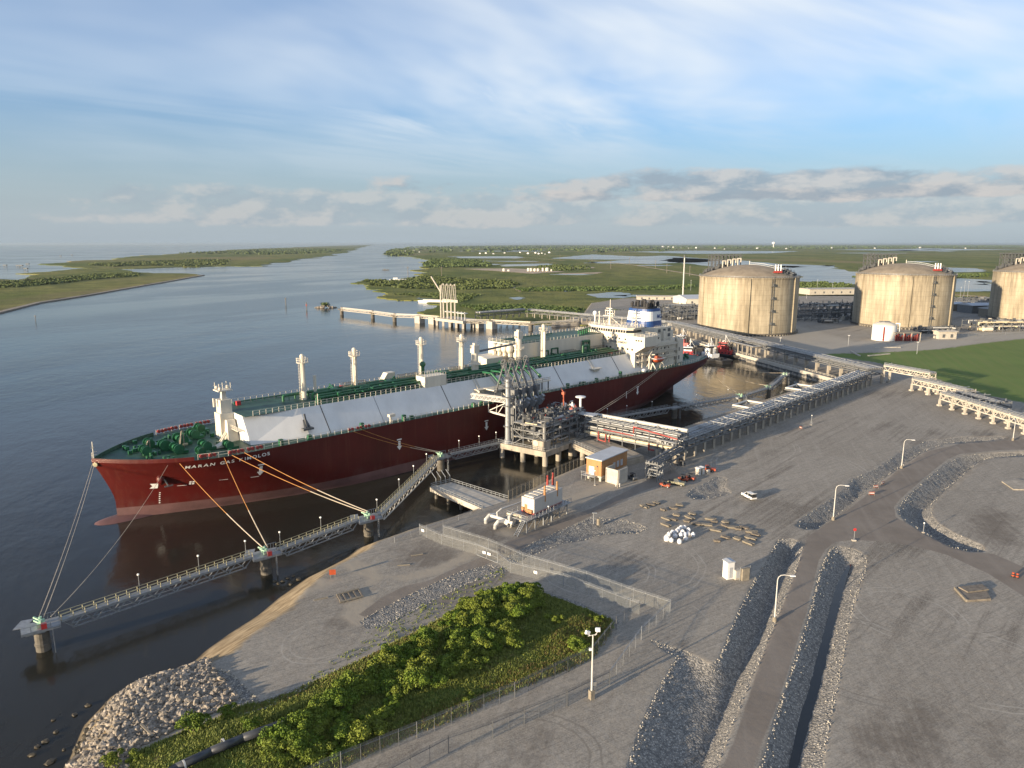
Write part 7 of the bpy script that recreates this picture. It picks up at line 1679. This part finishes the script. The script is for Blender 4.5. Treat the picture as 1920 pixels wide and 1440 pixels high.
# ------------------------------------------------------------------ tugs
def tug(label,p,rz,hullm,housem,topm,s=1.):
    root=thing('tugboat',label,'tugboat',p,rz,'tugboats berthed in the basin');root.scale=(s,)*3
    st_=[(-14,.80),(-10,1),(-2,1),(6,.96),(10,.78),(13,.45),(15,.05)];mb=MB();vs=[]
    for x,b_ in st_:
        zt=2.2+max(0,(x-2))*.14;vs+=[(x,-5.2*b_*.75,-.8),(x,-5.2*b_,zt),(x,5.2*b_,zt),(x,5.2*b_*.75,-.8)]
    fs=[]
    for i in range(len(st_)-1): a,b_=i*4,(i+1)*4;fs+=[(a,b_,b_+1,a+1),(a+1,b_+1,b_+2,a+2),(a+2,b_+2,b_+3,a+3)]
    fs+=[(0,1,2,3)];mb.add(vs,fs);mb.build('hull',M[hullm],root)
    mb=MB()
    for i in range(len(st_)-1):
        for sd in (1,2): mb.bar(vs[i*4+sd],vs[(i+1)*4+sd],.9,.8)
    mb.bar(vs[1],vs[2],.8,.8);mb.ball((14.2,0,3.3),1.2,6,8);mb.build('fender',M['black'],root)
    mb=MB();mb.prism([(-3,-3.2),(6,-3.2),(8.4,-1.8),(8.4,1.8),(6,3.2),(-3,3.2)],2.1,5.1);mb.build('deckhouse',M[housem],root)
    mb=MB();mb.prism([(0,-2.7),(5,-2.7),(6.8,-1.4),(6.8,1.4),(5,2.7),(0,2.7)],5.1,7.4);mb.build('upper_house',M[housem],root)
    mb=MB();mb.prism([(1,-2.1),(4.4,-2.1),(5.6,-1.1),(5.6,1.1),(4.4,2.1),(1,2.1)],8.4,9.6);mb.build('wheelhouse_window',M['glass'],root)
    mb=MB();mb.prism([(.9,-2.2),(4.5,-2.2),(5.7,-1.2),(5.7,1.2),(4.5,2.2),(.9,2.2)],7.4,8.4);mb.prism([(.4,-2.6),(4.9,-2.6),(6.1,-1.4),(6.1,1.4),(4.9,2.6),(.4,2.6)],9.6,10.);mb.build('wheelhouse',M[topm],root)
    for y in (-2.3,2.3): mb=MB();mb.tube((-1.8,y,4.8),(-1.8,y,9.2),.75,.6,n=10);mb.build('funnel',M[hullm if hullm!='white2' else 'black'],root)
    mb=MB();mb.tube((1.8,0,10),(1.8,0,15.2),.18);mb.bar((1.8,-1.6,12.6),(1.8,1.6,12.6),.15);mb.bar((1.8,0,14.5),(-1.2,0,10),.12);mb.box((2.2,0,11.5),(.4,2,.3));mb.ball((3.2,1,10.8),.5);mb.build('mast',M['white2'],root)
    mb=MB();mb.tube((9.6,-1.6,3.9),(9.6,1.6,3.9),.9,n=12);mb.box((-8,0,2.8),(2.4,2.4,1.4));mb.build('winch',M['black'],root)
    mb=MB()
    for z in (3.4,6.3):
        for x in (-1.5,.8,3,5.2):
            for y in (-3.24,3.24) if z<5 else (-2.74,2.74): mb.box((x,y,z),(.9,.08,.8))
    mb.build('porthole',M['glass'],root)
tug('red and white tugboat tied at the quay, farthest left of four',at(1284,655,0),R(150),'black','red','white2',1.0)
tug('tugboat with red deckhouse and white wheelhouse lying closest to the ship stern',at(1298,679,0),R(172),'black','red','white2',1.0)
tug('tugboat with all white deckhouse and dark hull, third from the left',at(1335,677,0),R(115),'black','white2','white2',1.0)
tug('tugboat with dark red deckhouse at the right end of the row',at(1364,670,0),R(150),'black','red','red',1.0)
# ------------------------------------------------------------------ channel marks, islet, boats
for i,((x,y),h,l) in enumerate((((67,603),5.5,'thin dark channel post near the left edge of the water'),((536,572),8,'thin channel post left of the striped beacon'),((575,581),9,'red and green channel beacon left of the rocky islet'))):
    root=thing('channel_marker',l,'channel marker',at(x,y,0));mb=MB();mb.tube((0,0,-1),(0,0,h),.55 if i else .3,n=8);mb.build('post',M['steel_dk'],root);mb=MB();mb.box((0,0,h*.6 if i==2 else h),(1.6,1.,2. if i else .8));mb.build('beacon_board',M['red_p' if i==2 else 'steel_dk'],root)
def rock(r,rd,n=1):
    bm_=bmesh.new();bmesh.ops.create_icosphere(bm_,subdivisions=n,radius=1);sx,sy,sz=rd.uniform(.8,1.5),rd.uniform(.7,1.1),rd.uniform(.5,.85)
    for v_ in bm_.verts:
        k=1+rd.uniform(-.22,.22);v_.co=Vector((v_.co.x*sx*k*r,v_.co.y*sy*k*r,v_.co.z*sz*k*r))
    vs=[v_.co.copy() for v_ in bm_.verts];fs=[tuple(v_.index for v_ in f.verts) for f in bm_.faces];bm_.free();return vs,fs
rd=random.Random(9)
root=thing('rocky_islet','small rocky islet with bushes left of the distant walkway','islet',at(610,577,0));mb=MB()
for k in range(40):
    v,f=rock(rd.uniform(1,2.2),rd);a=rd.uniform(0,6.28);q=rd.random()**.5;d=V3(math.cos(a)*12*q,math.sin(a)*9*q,(1-q)*3);mb.add([p+d for p in v],f)
mb.build('rock_heap',M['rock'],root);mb=MB()
for k in range(260):
    a=rd.uniform(0,6.28);q=rd.random()*6;c=V3(math.cos(a)*q,math.sin(a)*q*.8,3+rd.uniform(0,3.));u=V3(rd.gauss(0,1),rd.gauss(0,1),rd.gauss(0,1)).normalized()*.8;w_=V3(rd.gauss(0,1),rd.gauss(0,1),rd.gauss(0,1)).normalized()*.8;mb.add([c-u,c+w_,c+u,c-w_],[(0,1,2,3)])
mb.build('bush',M['wood'],root,fix=False)
root=thing('barge','low white barge moored at the marsh behind the distant jetty','barge',at(815,567,0),R(-15));mb=MB();mb.side([(-20,0),(20,0),(22,2.4),(-22,2.4)],-5,5);mb.build('hull',M['white2'],root);mb=MB();mb.box((0,0,3),(30,7,1.4));mb.build('cover',M['white'],root)
root=thing('work_boat','small white boat on the marsh edge near the scrub point','boat',at(745,526,1),R(10));mb=MB();mb.side([(-16,0),(14,0),(19,3),(-16,2.6)],-4,4);mb.build('hull',M['white2'],root);mb=MB();mb.box((-4,0,4.4),(9,5,3.4));mb.build('cabin',M['white2'],root)
root=thing('small_boat','tiny dark boat under way in the upper channel','boat',at(723,506.5,0),R(0));mb=MB();mb.side([(-9,0),(8,0),(12,2),(-9,1.8)],-2.5,2.5);mb.build('hull',M['steel_dk'],root);mb=MB();mb.box((-2,0,2.8),(4,3,2));mb.build('cabin',M['steel'],root)
for i,(x,y) in enumerate(((10,500),(34,500.5),(40,500.5),(52,497.5),(49,506.5),(135,479),(114,481))):
    root=thing('gulf_platform','tiny dark platform standing in the open water beyond the islands','platform',at(x,y,0),0,'tiny platforms in the open water');mb=MB();
    for a in (-4,4): mb.bar((a,0,0),(a,0,4),1.2)
    mb.build('leg',M['steel_dk'],root);mb=MB();mb.box((0,0,5),(11,7,2.4));mb.build('deck_box',M['steel_dk'],root)
# distant tank farm, water tower, houses, poles
tf=None
for i,(x,r,h) in enumerate(((945,4,7),(954,4,4),(991,4,8),(996,3.6,8),(1003,4,7),(1009,3.6,7),(1018,3,9),(1026,5,9),(1034,2.4,5))):
    p=at(x,508.5,1.);lb='small white distant tank, '+['leftmost of its farm','low one beside the leftmost','third from the left','fourth from the left','in the middle of the farm','sixth from the left','tall narrow one near the right','biggest one near the right end','rightmost and smallest'][i]
    root=thing('oil_tank',lb,'tank',p,0,'small white tanks far off in the marsh');mb=MB();mb.lathe([(r,0),(r,h)],16);mb.build('shell',M['white'],root,fix=False);mb=MB();mb.lathe([(r,h),(.01,h+r*.2)],16);mb.build('roof',M['white2'],root,fix=False)
root=thing('water_tower','slender white water tower on the horizon above the leftmost tank','water tower',at(1450,464.3,2));mb=MB();mb.tube((0,0,0),(0,0,60),9,7,n=10);mb.build('stem',M['white2'],root);mb=MB();mb.ball((0,0,84),34,8,14,.75);mb.build('bowl',M['white2'],root)
hs0=None;rd=random.Random(12)
hp=[(760,472),(775,470.5),(786,473),(900,476),(911,475.5),(925,476.5),(946,475),(975,474),(990,476),(1004,475),(1010,476.5),(1016,475.5),(1022,477),(1030,474.5),(845,470),(1243,463.5),(1253,464),(1262,464.2),(1277,465.5),(1290,466),(1305,465.5),(1340,466),(1474,467),(1358,467.5),(1420,466.5),(1560,465.5),(1640,466),(1725,465),(1810,466)]
for i,(x,y) in enumerate(hp):
    p=at(x,y,1.5);sc_=p.y/8500
    lb='tiny pale house '+('at the distant headland' if x<860 else 'in the village above the distant tank farm' if x<1100 else 'among trees left of the concrete tanks' if x<1310 else 'behind the row of concrete tanks')
    nh=[q for q in hp if (q[0]<860)==(x<860) and (q[0]<1100)==(x<1100) and (q[0]<1310)==(x<1310)];nh=sorted(q[0] for q in nh).index(x);lb+=', '+['leftmost','second from left','third from left','fourth from left','fifth from left','sixth from left','seventh from left','eighth from left','ninth from left','tenth from left','eleventh from left'][nh]
    gp='distant houses '+('on the headland' if x<860 else 'of the village' if x<1100 else 'left of the tanks' if x<1310 else 'behind the tanks')
    if hs0 is None:
        hs0=thing('distant_house',lb,'house',p,0,gp);mb=MB();mb.box((0,0,4),(16,10,8));mb.build('wall',M['white2'],hs0);mb=MB();mb.side([(-9,8),(9,8),(0,12)],-6,6);mb.build('roof',M['roofw'],hs0)
    else: dup(hs0,p,rd.uniform(-.4,.4),lb,gp,scale=sc_*rd.uniform(.8,1.5))
up=None
for i,(x,y,h) in enumerate(((1050,487,24),(1145,504,24),(1229,503,22),(1250,512,22),(1293,518,22),(1082,478,30),(828,520,20),(765,520,16),(1180,495,26),(1110,490,26))):
    p=at(x,y,1.);lb='slender utility pole standing in the marsh beside the dirt track'
    if up is None: up=thing('utility_pole',lb,'utility pole',p,0,'utility poles in the marsh');mb=MB();mb.tube((0,0,0),(0,0,24),.7,.5,n=6);mb.build('shaft',M['timber'],up);mb=MB();mb.bar((-3,0,22),(3,0,22),.6);mb.build('cross_arm',M['timber'],up)
    else: dup(up,p,0)
# ------------------------------------------------------------------ shrubs
def gz(x,y):
    i=np.searchsorted(ys,y)-1;j=np.searchsorted(xs,x)-1;return float(H[np.clip(i,0,len(ys)-1)*len(xs)+np.clip(j,0,len(xs)-1)])
def leafball(n,r,h,sz,seed,spread=1.):
    rs=np.random.RandomState(seed);vs=[];fs=[];q=0
    cl=[(rs.normal(0,.42*r),rs.normal(0,.42*r),h*(.35+.5*rs.rand()),r*(.28+.3*rs.rand())) for _ in range(9)]
    for k in range(n):
        cx,cy,cz,cr=cl[rs.randint(9)];d=rs.normal(size=3);d/=np.linalg.norm(d);d[2]=abs(d[2])*.9-.15;rr=cr*(.75+.3*rs.rand())
        c=np.array([cx,cy,cz])+d*rr;u=rs.normal(size=3)+d*.3;u/=np.linalg.norm(u);w_=np.cross(d+rs.normal(size=3)*.5,u);w_/=np.linalg.norm(w_)+1e-9
        s=sz*(.6+.8*rs.rand())
        for e,f_ in ((-1,0),(0,-.5),(1,0),(0,.5)): p=c+u*e*s*.5+w_*f_*s;vs.append((p[0],p[1],max(.02,p[2])))
        fs.append((q,q+1,q+2,q+3));q+=4
    mb=MB();mb.v=vs;mb.f=fs;mb.mi=[0]*len(fs);return mb
protos=[]
for k,(r,h) in enumerate(((1.8,2.1),(1.4,1.7),(2.2,2.5),(1.1,1.2))):
    root=thing('shrub','x','shrub',(0,0,0),0,'rounded shrubs growing through the green scrub');leafball(2100,r,h,.21,50+k).build('foliage',M['leaf'],root,fix=False)
    mb=MB()
    for a in range(5): mb.tube((0,0,0),(.5*r*math.cos(a*1.26),.5*r*math.sin(a*1.26),h*.6),.06,.03,n=5)
    mb.build('stem',M['bark'],root);protos.append(root)
band=W([(935,1102),(1000,1118),(1012,1160),(1008,1205),(960,1232),(905,1265),(850,1292),(790,1310),(750,1345),(650,1420),(580,1450),(500,1440),(580,1360),(640,1312),(715,1262),(800,1205),(870,1145)])
rs=np.random.RandomState(8);cand=[];x0=min(p.x for p in band);x1=max(p.x for p in band);y0=min(p.y for p in band);y1=max(p.y for p in band)
px_=rs.uniform(x0,x1,4000);py_=rs.uniform(y0,y1,4000);ok=sdf(px_,py_,band)>.3
for a,b_ in zip(px_[ok],py_[ok]):
    if mnoise.noise(Vector((a*.12,b_*.12,5)))<-.28: continue
    if all((a-c)**2+(b_-d)**2> 1.35**2 for c,d in cand): cand.append((a,b_))
extra=[(518,1408),(565,1392),(570,1420),(620,1370),(1100,1200),(1118,1170),(1040,1180),(1085,1228),(880,1320),(705,1385),(215,1432),(260,1425),(360,1378),(430,1345),(470,1385)]
cand=cand[:280]+[tuple(at(x,y).to_2d()) for x,y in extra]
firsts=set()
for i,(a,b_) in enumerate(cand):
    k=int(rs.randint(4));z=gz(a,b_)-.1;sc_=rs.uniform(.75,1.3)
    big=k in (0,2);dpx=b_*CP+(CH-3.5)*SP;sx_=960+a/dpx*F;sy_=720+((CH-3.5)*CP-b_*SP)/dpx*F
    zn='at the upper tip of the scrub by the gate fence' if sx_>930 and sy_<1160 else 'at the fence side of the scrub near the light mast' if sx_>1030 else 'in the upper scrub left of the light mast' if sx_>900 else 'in the upper middle of the scrub band' if sx_>810 else 'in the middle of the scrub band' if sx_>720 else 'in the lower middle of the scrub band' if sx_>630 else 'above the black pipe end' if sx_>520 else 'among the weeds beside the boulders and black pipe'
    dp_=(sy_-(1100+(935-sx_)*.82));zn+=', upper edge' if dp_<30 else ', lower edge' if dp_>100 else ''
    lb=('large' if big else 'small')+' green shrub '+zn
    gp=('large' if big else 'small')+' shrubs '+zn
    if k not in firsts: r_=protos[k];r_.location=(a,b_,z);r_.scale=(sc_,)*3;r_['label']=lb;r_['group']=gp;firsts.add(k)
    else: dup(protos[k],(a,b_,z),rs.uniform(0,6.28),lb,gp,scale=(sc_,sc_,sc_*rs.uniform(.85,1.15)))
# grass and weeds: far too many to count
def grassstuff(poly,n,hgt,name,label,mt,clr=-.2,seed=1,wd=.12):
    P=W(poly);rs=np.random.RandomState(seed);x0=min(p.x for p in P);x1=max(p.x for p in P);y0=min(p.y for p in P);y1=max(p.y for p in P)
    a=rs.uniform(x0,x1,n*3);b_=rs.uniform(y0,y1,n*3);ok=(sdf(a,b_,P)>clr);a,b_=a[ok][:n],b_[ok][:n];vs=[];fs=[];q=0
    for x,y in zip(a,b_):
        z=gz(x,y)-.05;cl=.6+.8*max(0,mnoise.noise(Vector((x*.2,y*.2,1)))+.4)
        for _ in range(5):
            t=rs.uniform(0,6.28);l=hgt*cl*rs.uniform(.5,1.2);ox,oy=rs.normal(0,.22,2);dx,dy=math.cos(t),math.sin(t);w_=wd
            vs+=[(x+ox-dy*w_,y+oy+dx*w_,z),(x+ox+dy*w_,y+oy-dx*w_,z),(x+ox+dx*l*.5,y+oy+dy*l*.5,z+l)];fs.append((q,q+1,q+2));q+=3
    mb=MB();mb.v=vs;mb.f=fs;mb.mi=[0]*len(fs);return tag(mb.build(name,M[mt],fix=False),label,'grass',kind='stuff')
grassstuff(scrub,34000,.5,'grass','tall mixed grass and weeds covering the scrub','grassb',.3,2)
grassstuff([(690,1185),(900,1085),(950,1062),(935,1100),(830,1160),(740,1200),(640,1245),(560,1290)],500,.35,'grass','sparse dry weeds at the scrub edge','grassb',0,3)
grassstuff([(1150,1165),(1147,1184),(1110,1237),(1012,1277),(928,1313),(837,1357),(764,1383),(647,1437),(640,1420),(760,1360),(900,1295),(1000,1250),(1040,1200),(1090,1160)],4200,.5,'dry_grass','dry brown grass along the fence side of the scrub','dryg',.2,5)
grassstuff([(600,1273),(680,1236),(764,1193),(819,1164),(870,1135),(860,1160),(760,1225),(640,1290),(520,1335),(450,1350),(484,1319),(532,1303)],2600,.45,'dry_grass','pale dry grass along the upper left edge of the scrub','dryg',.2,6)
# ------------------------------------------------------------------ boulders of the riprap bank
rp=[(385,1246),(403,1285),(430,1310),(446,1330),(415,1352),(340,1384),(262,1422),(245,1450),(215,1530),(70,1530),(112,1450),(128,1429),(157,1361),(209,1306),(251,1280),(306,1264),(361,1243)]
P=[at(x,y,1.5).to_2d() for x,y in rp];rs=np.random.RandomState(4);x0=min(p.x for p in P);x1=max(p.x for p in P);y0=min(p.y for p in P);y1=max(p.y for p in P)
a=rs.uniform(x0,x1,14000);b_=rs.uniform(y0,y1,14000);ok=sdf(a,b_,P)>-.3;a,b_=a[ok],b_[ok];rd=random.Random(2);print('rock candidates',len(a))
rm=[]
for k in range(6):
    v,f=rock(1.,rd,2);mb=MB();mb.add(v,f);me=bpy.data.meshes.new('boulder');me.from_pydata([tuple(p) for p in v],[],f);me.materials.append(M['rock']);rm.append(me)
NR=min(len(a),4600);st_=MB();ind=0
lab='pale limestone boulder in the rock bank at the lower left waterline'
for i in range(NR):
    x,y=a[i],b_[i];z=gz(x,y);wet=z<.7
    r=abs(rd.gauss(.22,.11))+.12
    if i<300:
        r+=.14;o_=bpy.data.objects.new('boulder',rm[i%6]);col.objects.link(o_);o_.location=(x,y,max(z,-.3)+r*.35);o_.scale=(r,r,r);o_.rotation_euler=(rd.uniform(0,6),rd.uniform(0,6),rd.uniform(0,6));tag(o_,lab,'boulder','boulders of the lower left rock bank')
    else:
        v,f=rock(r,rd);ro=Matrix.Rotation(rd.uniform(0,6),3,'Z')@Matrix.Rotation(rd.uniform(0,6),3,'X');st_.m=1 if wet else 0;st_.add([ro@p+Vector((x,y,max(z,-.4)+r*.35)) for p in v],f)
tag(st_.build('riprap_rocks',[M['rock'],M['rockw']],fix=False),'mass of smaller pale limestone rocks between the boulders','rocks',kind='stuff')
# half sunk rocks in the shallows
for i,(x,y) in enumerate(((95,1428),(105,1372),(70,1400),(120,1405),(60,1415),(85,1390),(140,1340),(530,1090),(540,1084),(522,1094),(550,1080),(515,1090),(560,1086),(545,1095),(100,1350),(165,1322))):
    o_=bpy.data.objects.new('wet_rock',rm[i%6].copy());o_.data.materials[0]=M['rockw'];col.objects.link(o_);o_.location=at(x,y,.1);r=rd.uniform(.3,.6);o_.scale=(r,r,r*.7);o_.rotation_euler=(0,0,rd.uniform(0,6));tag(o_,'dark wet rock half sunk in the shallows '+('off the boulder bank' if x<300 else 'below the sandy point'),'rock','wet rocks '+('off the boulder bank' if x<300 else 'below the sandy point'))
# loose stones scattered on the riprap strips and ditch rims
st_=MB();rs=np.random.RandomState(6);cnt=0
for poly,n in ((D1,2600),(D2,2600),(D3,900),(D4,1100),(D6,350),(strips[0],400),(strips[1],300),(strips[3],300),(D5,60)):
    P=W(poly);x0=min(p.x for p in P);x1=max(p.x for p in P);y0=max(60,min(p.y for p in P));y1=max(p.y for p in P)
    a=rs.uniform(x0,x1,n*8);b_=rs.uniform(y0,y1,n*8);dd_=sdf(a,b_,P);ok=(dd_>-.15)&(dd_<np.where(rs.rand(len(dd_))<.12,2.,.35));a,b_=a[ok][:n],b_[ok][:n]
    for x,y in zip(a,b_):
        v,f=rock(rd.uniform(.12,.32),rd,1) if False else ([Vector((sx*rd.uniform(.6,1.2),sy*rd.uniform(.6,1.2),sz*rd.uniform(.5,1)))*rd.uniform(.10,.22) for sx,sy,sz in ((1,0,0),(-1,0,0),(0,1,0),(0,-1,0),(0,0,1),(0,0,-1))],[(0,2,4),(2,1,4),(1,3,4),(3,0,4),(2,0,5),(1,2,5),(3,1,5),(0,3,5)])
        z=gz(x,y)
        if z<1.7: continue
        st_.add([p+Vector((x,y,z+.08)) for p in v],f)
M['stone']=mat('ditch_stone',(.36,.34,.30),.95,var=.5,scale=1.3)
tag(st_.build('riprap_stones',M['stone'],fix=False),'loose grey white stones lining the roadside ditches','stones',kind='stuff')
# ------------------------------------------------------------------ haze: the air of the coast, one closed even box
mb=MB();mb.span((-62000,-3000,-12),(62000,62000,92))
hm=bpy.data.materials.new('coastal_haze');hm.use_nodes=True;nt=hm.node_tree;nt.nodes.clear();out=nt.nodes.new('ShaderNodeOutputMaterial');pv=nt.nodes.new('ShaderNodeVolumePrincipled')
pv.inputs['Color'].default_value=(.42,.52,.62,1);pv.inputs['Density'].default_value=0.000026;pv.inputs['Anisotropy'].default_value=.2;nt.links.new(pv.outputs[0],out.inputs['Volume'])
tag(mb.build('haze',hm),'thin bluish evening haze over the water and marsh','haze',kind='stuff')
